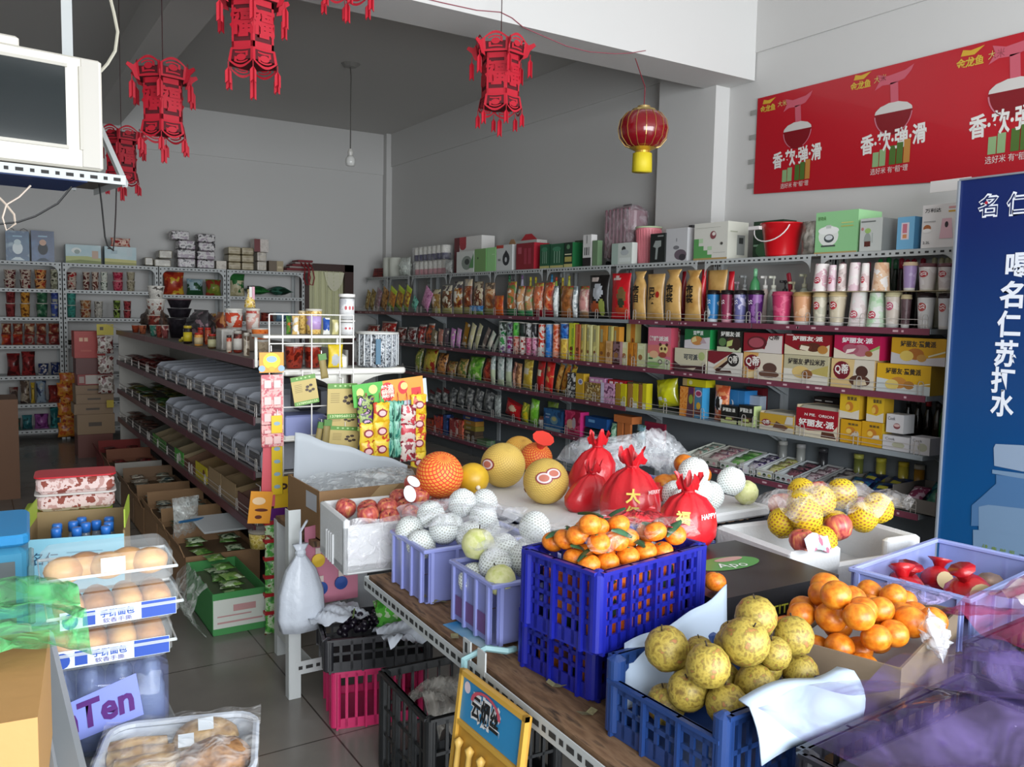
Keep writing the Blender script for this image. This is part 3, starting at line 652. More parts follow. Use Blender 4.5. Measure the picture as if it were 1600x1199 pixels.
# tumblers and milk-tea cups
def cup(name,label,px,x0,x1,yt,z,xf,mats,group,inv=False,lid=None,base=None,logo=None,art=None,top_y=None):
 yc,w,h=slot(x0,x1,yt,z,xf); r=w*.5*.92
 prof=[(.001,0),(r*.74,.001),(r*.76,h*.1),(r*.97,h*.86),(r,h*.9)]if not inv else[(.001,0),(r,.001),(r*1.02,h*.03),(r*.96,h*.06),(r*.76,h*.97),(r*.7,h),(.001,h)]
 parts=[]
 if not inv:parts.append(('lid',[(r*1.04,h*.86),(r*1.06,h*.90),(r*.98,h*.91),(r*.96,h*.985),(r*.5,h),(.001,h)],mat(lid or 'e8e4dc',.3)))
 o=vessel(name,label,'cup',(xf+r,yc,z),prof,mats,parts,group,n=20,krange=[(0,h*.14,1)]if len(mats)>1 and not inv else None)
 if logo:
  lw,lz,col,colt,tx=logo
  mb=MB(); sgn=-1
  def on(u,v,e=.0012):
   zz=h*(lz+v); rr=(r*(.76+.21*(zz/h-.1)/.76)if not inv else r*(.96-.2*(zz/h-.06)/.91))+e; a=PI+u
   return(rr*math.cos(a),rr*math.sin(a),zz)
  n=14
  mb.add([on(0,0)]+[on(lw*math.cos(2*PI*i/n),.12*math.sin(2*PI*i/n))for i in range(n)],[(0,1+i,1+(i+1)%n)for i in range(n)],0)
  for s in(-.04,.03):mb.add([on(lw*.7*q/4,s+v+.02*math.sin(q),.002)for q in range(-4,5)for v in(0,.03)],[(2*q,2*q+2,2*q+3,2*q+1)for q in range(8)],1)
  obj('printed_logo',mb,[mat(col,.4),mat(colt,.4)],o)
 return o
for i,(a,b,c,band)in enumerate([(1097,1114,'2f7ab4','dfe6ea'),(1119,1136,'8a2c4c','d89aa8'),(1139,1157,'6a6a9c','b8b4d0'),(1159,1181,'4f1f60','8a5a9a')]):
 o=cup('tumbler','%s tall paper cup with a black lid beside the gold pouches'%['blue','dark rose','lilac grey','deep purple'][i],0,a,b,453,Zm,XS+.03,[mix(c,c,band,s=14),mat(band,.4)],'dark lidded cups',lid='1a1416',logo=(.45,.62,c,'e8e4e8',''))
milk=lambda a,b,c:mix(a,b,c,s=16,r=.4)
CUPS=[(1196,1224,455,'c23a66','d85a80','pink paper cup with a pink lid','c24468',None),(1229,1256,456,'d49a70','e0b490','peach paper cup with a tan lid','b8925a',None),(1262,1283,457,'b8b4a0','cfc8b4','greyish cream cup with a red oval logo','c9b488','b8343c'),(1286,1311,456,'c8bca4','d8ccb4','beige cup with a red oval logo and tan lid','cdb98c','b8343c'),
(1374,1399,456,'d8ccc0','e4dcd4','off-white cup printed in pink with a cream lid','cfc7a0','c25a7a'),(1401,1417,460,'5a4448','6a5458','dark maroon cup half hidden behind its neighbours','c8b890',None),(1423,1451,457,'d8d6d4','e6e4e2','white cup with brown drops and dark lid','2c2024','b8504c'),(1457,1481,458,'d6d6d8','e2e2e4','white cup with dark lid nearest the blue fridge, lower row','2c2024','b8504c')]
for a,b,yt,c1,c2,lb,lid,lg in CUPS:
 cup('milk_tea_cup',lb+', lower row',0,a,b,yt,Zm,XS+.035,[milk(c1,c1,c2),mat('dcd8d4',.4)],'milk tea cups',lid=lid,logo=(.55,.6,lg,'f0e0e0','')if lg else None)
INV=[(1316,1346,456,'d8c8c6','e8dcdc','pale pink cup upside down in the lower row','c85a6a'),(1345,1374,457,'b4d8b0','d0e4cc','mint green cup upside down in the lower row','c03a50')]
for a,b,yt,c1,c2,lb,lg in INV:
 cup('milk_tea_cup',lb,0,a,b,yt,Zm,XS+.035,[milk(c1,c2,'e8e8e4')],'milk tea cups',inv=True,logo=(.5,.35,lg,'f4e4e4',''))
hz=zat(457,XS+.09,yat(1300,XS+.09,Zm))-Zm+.004
UP=[(1262,1287,412,'dcb4be','f0e8e6','pink and white cup upside down','b8344a'),(1288,1302,414,'d0a4b4','e4ccd4','dusty pink cup upside down, second in the upper row','b83a58'),(1303,1317,412,'b8a8a4','d4c4c0','greyish pink cup upside down with red swirls','b0303c'),(1318,1338,410,'ddbec8','efe2e2','large pale pink cup upside down',None),(1339,1353,411,'dcc4c4','efe4e2','cream cup upside down with a red swirl','c03440'),(1354,1381,410,'d8a884','e6c4a4','orange speckled cup upside down',None)]
for i,(a,b,yt,c1,c2,lb,lg)in enumerate(UP):
 cup('milk_tea_cup',lb+' in the upper row of cups',0,a,b,yt,Zm+hz,XS+.024,[milk(c1,c2,'f0eae6')],'milk tea cups',inv=True,logo=(.5,.4,lg,'f4e4e4','')if lg else None)
UR=[(1403,1425,409,'a48cb8','b8a4c8','lilac cup with cream lid','c8b090',None),(1426,1454,411,'d4ccc8','e4dedc','white cup with red logo and a burger-like picture','5a2830','b03038'),(1457,1482,411,'d0c6c4','ded6d4','white cup with red logo nearest the blue fridge','5a2830','b03038')]
for a,b,yt,c1,c2,lb,lid,lg in UR:
 cup('milk_tea_cup',lb+', upper row',0,a,b,yt,Zm+hz,XS+.024,[milk(c1,c1,c2),mat('dcd8d4',.4)],'milk tea cups',lid=lid,logo=(.6,.6,lg,'f0e0e0','')if lg else None)
# boxes that carry the upper row of cups are the cups below; a slim tray keeps them level
tag(obj('cardboard_divider',MB().box((XS+.088,(yat(1260,XS+.09,Zm)+yat(1486,XS+.09,Zm))/2,Zm+hz-.002),(.13,yat(1260,XS+.09,Zm)-yat(1486,XS+.09,Zm),.002)),mat('c8b890',.7)),'thin tan card sheet between the two rows of cups','card sheet')
# shampoo bottles behind the cups
def pump(px,yt,c,cp,lb,xf=XS+.24,r=.036,pumped=True,lab=None):
 yc=yat(px,xf,Zm); h=zat(yt,xf,yc)-Zm
 mb=MB()
 if pumped:
  mb.lathe([(.016,h*.72),(.017,h*.8),(.006,h*.81),(.006,h*.93),(.012,h*.94),(.012,h*.99),(.001,h)],12); mb.box((-.022,0,h*.965),(.05,.016,h*.05))
 else:mb.lathe([(.013,h*.84),(.014,h*.98),(.001,h)],12)
 b=[(.001,0),(r,.006),(r,h*.5),(r*.9,h*.6),(.015,h*.72),(.015,h*.73)]if pumped else[(.001,0),(r,.006),(r,h*.62),(r*.8,h*.74),(.013,h*.82),(.013,h*.85)]
 o=vessel('pump_bottle' if pumped else 'bottle',lb,'bottle',(xf,yc,Zm),b,mat(c,.3),[('pump' if pumped else 'cap',mb,mat(cp,.35))],'toiletry bottles behind the cups',n=14)
 if lab:obj('paper_label',MB().lathe([(r*1.01,h*.15),(r*1.01,h*.5)],14),mat(lab,.4),o,smooth=True)
pump(1150,440,'c2c0bc','9a8a94','grey pump bottle behind the dark purple cup',lab='d0ccc8')
pump(1161,430,'a8aaa8','8a8c8c','clear topped pump bottle behind the dark purple cup')
pump(1177,419,'4f9a64','8fd0a0','green bottle with a pale cap behind the purple cup',pumped=False,lab='2f7a48')
pump(1193,431,'c8b4ac','e4e0da','pump bottle with a white head beside the green bottle')
pump(1206,431,'c4c8be','dcdccc','cream pump bottle behind the pink cup')
pump(1224,438,'4a484a','2e2c2e','dark pump bottle behind the pink cup')
pump(1237,440,'b8b094','c8c0a0','tan pump bottle behind the peach cup')
pump(1254,428,'b4bcac','d0d0b4','pale green pump bottle beside upside-down cups',r=.045)
yc=yat(1240,XS+.24,Zm)
tag(obj('hair_brush',MB().rbox((0,0,.17),(.03,.018,.34),.008),mat('b02038',.35,coat=.3),None,(XS+.28,yc+.02,Zm),(.0,-.22,RZ)),'dark red brush handle leaning behind the pump bottles','brush')
for i,(px,c,cc,yt)in enumerate([(1291,'7a7a7c','c8a8b0',410),(1312,'8a7a78','c88a94',409),(1352,'6a5a58','c06a78',409),(1370,'1c3a22','2f9a54',404),(1383,'14301c','2c8a48',402),(1394,'1c2c1e','3a6a4c',404),(1403,'2a1418','a0283a',403),(1412,'2a1418','b02c44',405),(1422,'2a1016','a8243c',404),(1436,'30141a','9c2438',403)]):
 pump(px,yt,c,cc,'bottle with a coloured cap behind the milk tea cups, %s from the pump bottles'%nth(i),r=.019,pumped=False,xf=XS+.31)
for i,px in enumerate([1454,1465,1474,1482]):
 pump(px,402,'b8b4a0','d8d4b0','bottle with cream cap next to the blue fridge, %s of four'%nth(i),r=.02,pumped=False,xf=XS+.31)
# --- shelf below eye level (s2)
dk=lambda*c,s=24:mix(*c,s=s)
for i,(a,b,yt,c)in enumerate([(565,584,508,('6a1c1c','a83228','d8ccc4')),(586,610,503,('8a1c1c','c8342c','e8dcd0')),(612,626,512,('3a1614','7a2a22','c8bcb4')),(628,642,512,('b4aca8','6a2020','e0dcd8')),(644,656,508,('5a1818','a8302c','d8d0cc')),(658,668,506,('6a4038','c25c34','3a2826'))]):
 R_pack(a,b,yt,Z2,.1,[dk(*c),mat('dcd6d0',.35)],'snack_bag','dark red and white snack bag below eye level, %s from the doorway end'%nth(i),'snack bag','dark red snack bags',bands=[(.88,1,1)],seed=100+i,back=.15)
for i,(a,b,yt,c,ln)in enumerate([(669,678,515,'8a7a5a',.3),(680,688,514,'b87a6a',.15),(690,697,513,'6a5a66',.1),(699,706,513,'c884c0',.25),(708,715,513,'d498cc',.25),(717,725,503,'a87820',.4),(726,733,503,'cfc89c',.5),(736,742,503,'b8b48c',.55),(748,753,507,'8a7a72',.7),(756,762,513,'bcc8b8',.75),(766,770,517,'a8b4a4',.8)]):
 R_pack(a,b,yt,Z2,.035,[mix(c,c,'d8d0c0',s=22)],'biscuit_pack','slim leaning biscuit pack below eye level, %s before the stacked cans'%nth(i),'biscuit pack','leaning slim packs',lean=ln*.8,seed=120+i,xf=XS+.03+.018*(i%3))
def can(label,x0,x1,yt,z,cols,name='chip_can',xf=None,y0=None):
 xf=XS+.035 if xf is None else xf
 yc,w,h=slot(x0,x1,yt,z,xf); r=w*.47
 vessel(name,label,'can',(xf+r,yc,z),[(.001,0),(r,.002),(r,h*.3),(r,h*.65),(r,h-.008),(r*.96,h-.004),(.001,h-.004)],[mix(*cols,s=22),mat('c9c9c6',.3)],[('lid',[(r*1.02,h-.007),(r*1.02,h),(.001,h)],mat('d8d6cc',.35))],'snack cans',n=16)
 return z+h
cans=[(775,787,528,502,('3f9a4c','d8ded8','7a5a8a'),('2c8a4a','c8d0cc','2a3a30'),'purple and green'),(788,797,528,503,('9a1f7a','c8b8d0','7a1a5a'),('3a2a4a','8a9a98','1f2a24'),'magenta'),(798,807,528,503,('c24a3c','d8a89a','8a4a3c'),('3fae3c','6fce58','2c7a2c'),'salmon'),(808,817,529,504,('c8241f','e8d8d0','a01a1a'),('1c2420','2c3a34','161a18'),'red'),(818,827,530,505,('d0487a','e894b0','b83a68'),('1a1a1c','d0d0d0','141416'),'pink'),(828,835,530,505,('c05a88','e0a0bc','8a3c60'),('18181a','303034','b8b8bc'),'rose')]
for i,(a,b,ym,yt,c1,c2,nm)in enumerate(cans):
 z2=can('%s snack can in the lower row of stacked cans'%nm,a,b,ym-3,Z2,c1)
 can('%s snack can stacked on the %s one'%(['green','dark','bright green','black','black and white','grey and black'][i],nm),a,b,yt,z2+.0005,c2)
for i,(a,b,c,lb)in enumerate([(837,846,('c8301c','e8e0d8','e04a28'),'red and white tall'),(848,858,('1f6ac0','3c8ae0','8ab8e8'),'blue tall'),(860,868,('d8622c','e8a088','b84028'),'orange tall')]):
 can(lb+' snack can beside the stacked cans',a,b,506,Z2,c)
z2=can('yellow snack can under the blue one',870,884,529,Z2,('d8a82c','e8c858','c8a040')); can('blue snack can stacked on the yellow can',870,884,505,z2+.0005,('1f5ab0','3c80d0','2a3a70'))
Y2='slim biscuit boxes'
for i,(a,b,yt,c,sc)in enumerate([(888,896,505,'9ab83a','d8dc3c'),(898,905,507,'c25a34','d88a5a'),(907,913,507,'c8b04c','d8c878'),(916,923,508,'c8bc6c','e8e4a8'),(926,934,509,'cfc47c','e8e090'),(936,947,509,'c8882c','d89838'),(949,956,510,'a8a468','e4dc88'),(958,966,511,'d0902c','c88a30')]):
 R_carton(a,b,yt,Z2,.05,mix(c,c,sc,s=18),[('r',0,.0,.5,1,sc),('e',.5,.3,.3,.06,'7a3a1c'),('e',.5,.16,.3,.06,'8a4a24')]if i<2 else[('r',.62,0,1,1,sc),('e',.3,.26,.22,.05,'8a5a34'),('r',.1,.55,.45,.9,'a8a47c')],'biscuit_box','tall slim yellow biscuit box, %s after the blue and yellow cans'%nth(i),group=Y2,side=sc,xf=XS+.05)
z3=None
for i,(a,b,yt,c,sc)in enumerate([(946,955,533,'d8b080','c89a60'),(957,968,534,'4a2a28','8a6a70'),(970,980,535,'d8d8a0','e0e0b8'),(982,987,536,'c87a20','d08a2c'),(989,993,537,'b8762c','c8883c'),(995,1006,537,'d8dca8','e4e8c0')]):
 R_carton(a,b,yt,Z2,.026 if i<2 else .05,mix(c,c,sc,s=26),[('e',.45,.4,.3,.12,'9a6a3c'),('r',.1,.75,.8,.9,sc)],'biscuit_box','small biscuit box in the short front row, %s from the tall yellow ones'%nth(i),group=Y2,side='c8842c' if i==2 else sc,xf=XS+.022 if i<2 else XS+.05)
yc,w,h=slot(978,992,505,Z2,XS+.15);
R_carton(977,991,505,Z2,.06,'d8cc80',[('r',.5,0,1,1,'d08a30'),('e',.75,.6,.12,.06,'8a4a24')],'biscuit_box','tall cream and orange biscuit box behind the short front row',group=Y2,xf=XS+.13)
# pink box with a small bear on a bicycle (generic animal)
R_carton(1011,1047,512,Z2,.07,'d4728a',[('p',[(0,.0),(1,0),(1,.22),(.5,.3),(0,.38)],'c8d8a8'),('r',0,.36,1,.56,'dc8478'),('p',[(0,.38),(1,.3),(1,.6),(0,.56)],'d87a74'),('e',.28,.34,.2,.09,'e8b890'),('e',.7,.48,.19,.12,'e6cf8a'),('e',.56,.59,.06,.04,'5a3428'),('e',.84,.59,.06,.04,'5a3428'),('e',.62,.49,.05,.04,'5a3a28'),('e',.78,.49,.05,.04,'5a3a28'),('e',.68,.34,.16,.07,'9c4a3a'),('e',.58,.17,.09,.06,'3c3234'),('e',.58,.17,.06,.04,'d8d8c0'),('e',.9,.17,.08,.055,'3c3234'),('e',.9,.17,.05,.035,'d8d8c0'),('r',.08,.22,.26,.26,'3c6a3c'),('e',.3,.09,.28,.08,'8ab06a'),('t','熊猫派派',.5,.72,.86,.12,'f6ece8',.04)],'pie_box','upright pink pie box with a small bear on a bicycle',side='b84a5c')
R_carton(1047,1053,515,Z2,.05,mix('b86a58','d8b0a0','8a2a3a',s=20),[],'pie_box','mottled red box turned sideways beside the pink bear box',xf=XS+.09)
R_carton(1056,1068,524,Z2,.06,'3f5f60',[],'tea_box','dark teal box behind the grey pie box',xf=XS+.14)
# pie boxes, two rows
def pie(x0,x1,y0,yt,z,body,art,label,d=.13,side=None,xf=None):
 return R_carton(x0,x1,yt,z,d,body,art,'pie_box',label,'pie box','boxes of chocolate pies',xf,side)
choc=lambda u,v,s=1:[('e',u+.1*s,v+.02,.17*s,.22*s,'5a2f22'),('e',u-.08*s,v,.15*s,.17*s,'6b3a28'),('p',[(u-.2*s,v-.1*s),(u-.02*s,v-.17*s),(u+.02*s,v+.04*s),(u-.17*s,v+.1*s)],'e8dcc4')]
qd=lambda u,v,tx='222020',bg='f0ece6':[('e',u,v,.17,.2,'7a1f24' if bg!='x' else '262224'),('t','Q蒂',u,v,.26,.3,'f4f0ea',.02)]
lowrow=[
(1053,1103,571,545,'cfc9ae',[('r',0,0,1,.42,'4a2e30'),('p',[(.0,.42),(1,.42),(.9,.3),(.2,.24)],'cfc9ae'),('t','可可派',.52,.62,.44,.26,'343c48',.03),('e',.86,.7,.1,.18,'aebc7c'),('p',[(.3,.12),(.7,.2),(.62,.08)],'d8c8b0')],'grey and brown pie box, lower row beside the pink bear box'),
(1105,1158,577,550,'dcd8d0',[('p',[(0,.55),(0,1),(.75,1),(.2,.45)],'7e2630'),('p',[(.16,.28),(.55,.78),(.62,.72),(.26,.2)],'d8bc94'),('p',[(.22,.2),(.6,.66),(.66,.6),(.34,.14)],'3f2622'),('e',.76,.68,.17,.28,'2a2626'),('t','Q蒂',.76,.68,.26,.34,'f0ece4',.02),('p',[(.24,.06),(.74,.1),(.7,.22),(.26,.18)],'4a2c26')],'white and maroon sponge cake box, lower row, second from the pink bear box'),
(1160,1221,586,552,'d8a866',[('p',[(.32,0),(.4,1),(1,1),(1,0)],'dcd2c0'),('e',.24,.62,.22,.3,'7a1f2a'),('t','Q蒂',.25,.64,.36,.4,'f2eee8',.02),('e',.7,.45,.18,.2,'5a4038'),('e',.68,.22,.26,.14,'6a4a3c'),('p',[(.1,0),(.4,.08),(.34,.3),(.1,.22)],'e4cfa0')],'tan and cream sponge cake box with a dark red badge, lower row'),
(1223,1293,592,556,'bdb594',[('r',0,0,1,.5,'dcd8cc'),('p',[(.5,.4),(1,.7),(1,.3)],'b8a860'),('t','好丽友·提拉米苏',.52,.76,.84,.22,'3a3634',.03),('e',.4,.4,.2,.22,'d8bc78'),('e',.55,.34,.12,.16,'8a5a34')],'greyish tan pie box in the lower row under the red pie box'),
(1297,1365,598,562,'d8bc84',[('p',[(.5,0),(.55,1),(1,1),(1,0)],'d8d0c0'),('e',.25,.6,.2,.32,'741c2a'),('t','Q蒂',.25,.62,.32,.36,'f2eee8',.02),('e',.72,.6,.14,.2,'4c3028'),('e',.68,.28,.24,.2,'5a3a2e'),('p',[(.55,.1),(.85,.16),(.8,.34),(.55,.3)],'d8c8a8')],'tan sponge cake box with maroon badge, lower row under the magenta box'),
(1368,1453,606,570,'dcac24',[('p',[(0,0),(1,0),(1,.3),(.5,.38),(0,.5)],'cdd4d4'),('t','好丽友·蛋黄派',.5,.74,.66,.22,'2f2d2a',.03),('e',.42,.36,.16,.2,'c8883c'),('e',.3,.28,.13,.18,'e0c870'),('e',.62,.3,.1,.14,'b07a38'),('p',[(.7,.3),(1,.42),(1,.38),(.7,.26)],'e8e4d0')],'yellow egg-yolk pie box in the lower row nearest the blue fridge')]
tops=[]
for a,b,yb,yt,c,art,lb in lowrow:
 o=pie(a,b,yb,yt,Z2,c,art,lb,side='c8a02c' if c=='dcac24' else None)
 tops.append((a,b,zat(yt,XS+.03,yat((a+b)/2,XS+.03,Z2))))
zt=lambda px:max(t for a,b,t in tops if a-8<=px<=b+8)+.002
uprow=[
(1069,1109,515,'246a3c',[('r',0,0,1,.42,'d2ccd0'),('p',[(0,.42),(1,.42),(1,.62),(.0,.42)],'d2ccd0'),('e',.5,.42,.24,.24,'c88a4c'),('p',[(.3,.3),(.5,.4),(.44,.64),(.3,.52)],'e0d090'),('p',[(.62,.28),(.74,.6),(.88,.3)],'b8a0a8'),('t','双莓派',.55,.8,.4,.24,'e8efe8',.03)],'green pie box in the upper row','1f8a48'),
(1120,1158,517,'23241f',[('r',0,0,1,.22,'c8cfae')]+[('e',.22,.45,.16,.2,'5a7a4a'),('e',.6,.42,.2,.28,'4a3028'),('p',[(.4,.22),(.62,.3),(.66,.58),(.42,.48)],'c0cc7a'),('e',.82,.38,.16,.3,'3f2a24')]+[('t','好丽友·派',.55,.82,.8,.24,'f0efe8',.03)],'black matcha pie box beside the green one in the upper row',None),
(1161,1222,521,'8f1f2c',[('p',[(0,0),(.5,.2),(1,.05),(1,0)],'d8d2cc'),('p',[(.55,.1),(.66,.85),(1,.9),(1,0),(.5,0)],'d8d0cc'),('e',.36,.5,.26,.34,'5f2226'),('e',.34,.5,.2,.26,'a8505c'),('t','Q蒂',.8,.78,.26,.26,'3a2420',.02)],'red sponge cake box with a cocoa ball in the upper row',None),
(1225,1296,523,'8c1a24',[('p',[(0,0),(1,0),(1,.55),(.8,.3),(.3,.22),(0,.5)],'d9cfb0')]+choc(.55,.38)+[('e',.86,.3,.11,.2,'b8813e'),('t','好丽友·派',.52,.78,.68,.24,'f4f0e8',.035),('r',.04,.93,.2,.97,'e0c8c8')],'red chocolate pie box with white lettering in the upper row','7c1620'),
(1302,1374,525,'b41a4a',[('p',[(0,0),(1,0),(1,.6),(.75,.25),(.3,.2),(0,.45)],'dcd2bc'),('p',[(.7,.3),(1,.62),(1,.5),(.72,.24)],'9ab86a')]+[('e',.6,.38,.18,.26,'b4707e'),('e',.38,.42,.18,.22,'a85a6c'),('p',[(.26,.2),(.44,.32),(.5,.46),(.3,.4)],'f0dcd8'),('e',.78,.26,.08,.12,'9a5a34'),('t','好丽友·派',.52,.78,.68,.24,'f6eef0',.035)],'magenta berry pie box in the upper row','c42058'),
(1391,1477,529,'cc9a20',[('p',[(0,0),(1,0),(1,.34),(.5,.22),(0,.44)],'c6c2c4'),('t','好丽友·蛋黄派',.5,.76,.66,.24,'33302c',.03),('e',.46,.4,.16,.22,'a8682c'),('e',.3,.32,.13,.2,'d8bc60'),('e',.58,.26,.09,.14,'b88a44'),('p',[(.7,.36),(1,.56),(1,.5),(.7,.3)],'dcd8b8')],'yellow egg-yolk pie box on top, nearest the blue fridge',None)]
for a,b,yt,c,art,lb,sd in uprow:
 pie(a,b,0,yt,zt((a+b)/2),c,art,lb,side=sd)
# darker packs showing behind, under the shelf above
for i,(px,c)in enumerate([(1108,'6a1822'),(1140,'701a24'),(1245,'5a1620')]):
 y=yat(px,XS+.26,Z2); carton('pie_box','dark red box at the back behind the pie boxes, %s from the pink bear box'%nth(i),'pie box',(XS+.25,y,Z2),RZ,(.15,.12,.26),c,[('r',.1,.8,.6,.86,'a85a60')],'boxes of chocolate pies')
for i,(px,c,cc)in enumerate([(1290,'a89078','c8b8a0'),(1308,'b8b8b4','d0d0cc'),(1325,'b8b8b4','d4d4d0'),(1341,'a01828','b82030'),(1358,'a01828','b82030'),(1376,'b0a828','c8c030'),(1393,'b8b028','d0c834'),(1410,'a8a8ac','d8d8da'),(1426,'a8a8ac','d8d8da'),(1441,'28282c','c8c8cc')]):
 y=yat(px,XS+.22,Z2+.28); vessel('tin','tin with %s lid standing behind the pie boxes, %s from the dark red boxes'%(['tan','grey','grey','red','red','yellow','yellow','silver','silver','white'][i],nth(i)),'tin',(XS+.22,y,Z2),[(.001,0),(.026,.002),(.026,.28),(.001,.28)],mat(c,.35),[('lid',[(.027,.265),(.027,.292),(.001,.292)],mat(cc,.3))],'tins behind the pie boxes',n=12)
# --- middle shelf (s3)
for i,(a,b,yt,c)in enumerate([(641,649,545,('a8a050','6a7a34','d8c890')),(652,672,546,('b8a838','d0b844','a02c20')),(674,688,553,('8a5a34','c88a4c','5a3420')),(690,704,566,('6a5a3c','a88a50','8a3424')),(706,720,562,('8a7a4a','b89a5a','5a6a30')),(721,744,559,('5a9a30','7cc040','d0e0a0')),(746,760,562,('8a2420','c25038','d8a078'))]):
 R_pack(a,b,yt,Z3,.1,[dk(*c,s=20)],'snack_bag','%s snack bag on the middle shelf, %s from the doorway end'%(['olive','yellow','brown','tan','khaki','bright green','red and orange'][i],nth(i)),'snack bag','snack bags on the middle shelf',seed=140+i,back=.2)
for i,(a,b)in enumerate([(762,769),(772,783),(785,795)]):
 R_pack(a,b,553,Z3,.05,[mix('bccac4','d8e0da','8aa098',s=20),mat('c8d4b0',.4)],'noodle_packet','silvery white noodle packet on the middle shelf, %s of three standing upright'%nth(i),'noodle packet','silvery noodle packets',bands=[(0,.45,1)]if i!=1 else[(0,.2,1)],seed=150+i)
for i,(a,b,yt,c,ln)in enumerate([(797,801,566,('9a6a5a','c89078','7a4a3a'),.1),(801,809,568,('a8704a','d0a070','8a5a3c'),.12),(811,826,561,('c8a838','dcc45c','9a7a30'),.16),(832,844,560,('c01c20','b82428','8a3c30'),.2),(845,858,560,('c81c20','d03428','e0a060'),.25),(861,868,566,('c8842c','e0b060','a86020'),.55),(870,877,564,('c06a28','d89a40','e8d090'),.6),(879,886,566,('b8982c','d8c050','b06a2c'),.65)]):
 R_pack(a,b,yt,Z3,.05,[dk(*c,s=18),mat('d8d0b8',.4)],'noodle_packet','%s noodle packet leaning on the middle shelf'%['pinkish brown','light brown','gold','red round-labelled','red and orange','amber','burnt orange','mustard'][i],'noodle packet','leaning noodle packets',lean=ln*.6,spots=[(.5,.62,.3,.12,1)]if i in(2,3)else[],seed=160+i,xf=XS+.03 if i<5 else XS+.1)
for i,(a,b,yt,body,art,lb,xf)in enumerate([
(886,897,583,mix('b8b8b4','3a3a3c','d8d8d4',s=20),[],'black and white spotted biscuit box',.03),
(899,911,584,'c8a030',[('e',.6,.68,.32,.12,'d8d4e0'),('e',.6,.68,.2,.07,'7a80b0')],'mustard biscuit box with a round pale badge',.03),
(913,936,598,mix('c8b070','8a6a34','d8c898',s=24),[('t','DIY',.5,.8,.5,.2,'2a2420',.03)],'tan biscuit box reading DIY',.03),
(938,959,599,mix('b880a8','d8a8c8','7a4a6a',s=24),[('r',0,0,.25,1,'d0c8e0')],'pink patterned biscuit box',.03),
(961,968,599,'a8822c',[],'slim brown biscuit box',.03),(969,977,600,'d0c41c',[('r',.1,0,.9,.2,'d8d8d0')],'slim bright yellow biscuit box',.03),
(980,987,600,'a87a3c',[],'slim spotted brown box',.03),(988,996,600,'d0c420',[('r',.1,0,.9,.2,'d8d8d0')],'second slim bright yellow box',.03),(997,1002,601,'9a6a38',[],'second slim brown box',.03),(1003,1009,600,'ccc020',[('r',.1,0,.9,.2,'d8d8d0')],'third slim bright yellow box',.03)]):
 R_carton(a,b,yt,Z3,.06,body,art,'biscuit_box',lb+' on the middle shelf',group='biscuit boxes on the middle shelf')
zz=zat(598,XS+.04,yat(920,XS+.04,Z3))+.003
for a,b,c,lb in[(921,946,'c88cb4','pink carton lying flat on the tan and pink boxes'),(950,978,'a81c28','red carton lying flat on the slim boxes'),(981,1000,'5a5034','dark olive carton lying flat on the slim yellow boxes')]:
 y0,y1=yat(a,XS+.04,zz),yat(b,XS+.04,zz)
 carton('biscuit_box',lb,'box',(XS+.075,(y0+y1)/2,zz),RZ,(abs(y0-y1)*.97,.08,.045),c,[('r',.1,.3,.3,.7,'e8d8d8'),('r',.4,.3,.6,.7,'d8c0c8'),('r',.7,.3,.85,.7,'e0d0d0')],'biscuit boxes on the middle shelf')
R_pack(1017,1052,593,Z3+.02,.12,[mat('c8c81c',.22,coat=.5),mat('dce0d8',.3),mat('5ac0a0',.3)],'chip_bag','puffed bright yellow bag standing askew on the middle shelf','chip bag',lean=-.16,spots=[(.3,.3,.12,.08,1),(.55,.26,.08,.06,1)],seed=175,nx=14,nz=16,xf=XS+.025,crimp=.03)
R_carton(1061,1083,605,Z3,.06,mix('d8822c','e09a4c','c86a1c',s=30),[('p',[(.5,0),(1,0),(1,1),(.6,1)],'5a3a44'),('e',.8,.6,.15,.16,'8aa03c'),('r',.7,.8,1,1,'5a2a5a')],'snack_box','orange honeycomb snack box on the middle shelf')
R_carton(1084,1096,606,Z3,.07,'4a7a9a',[('e',.5,.8,.45,.12,'c8b4c8'),('e',.5,.8,.36,.08,'9a3a5a'),('e',.55,.4,.28,.12,'c8a03c'),('r',.1,.12,.9,.28,'6a3a34')],'snack_box','blue snack box with oval pink badge',side='3f9ad0')
zz=zat(604,XS+.06,yat(1080,XS+.06,Z3))+.004
y0,y1=yat(1068,XS+.05,zz),yat(1108,XS+.05,zz)
carton('snack_box','yellow carton lying across the orange and blue snack boxes','box',(XS+.075,(y0+y1)/2,zz),RZ,(abs(y0-y1)*.9,.09,.05),'b8b018',[('e',.35,.5,.08,.3,'c8c890'),('r',0,0,.2,1,'a89060')])
R_pack(1108,1132,603,Z3,.07,[mix('c85a34','d88a5a','a83c24',s=16),mat('e8e4e0',.35),mat('26211f',.35)],'chip_bag','orange crisp packet with white and black lettering patch','chip bag',spots=[(.42,.5,.3,.22,1),(.4,.5,.18,.18,2)],seed=180,nx=14,nz=16)
R_carton(1133,1162,610,Z3,.12,'2f7cbc',[('e',.3,.55,.12,.14,'e0e8f0'),('e',.25,.58,.1,.11,'2f7cbc'),('r',.65,.0,.68,1,'4a92cc')],'snack_box','blue snack box behind the small black pie boxes',xf=XS+.12)
R_carton(1168,1186,619,Z3,.06,'a8b4c4',[('r',.1,.2,.7,.7,'c8d0dc')],'snack_box','pale blue grey box at the back of the middle shelf',xf=XS+.17)
R_carton(1164,1190,606,Z3,.05,'6a1a22',[],'snack_box','dark red box at the very back of the middle shelf',xf=XS+.27)
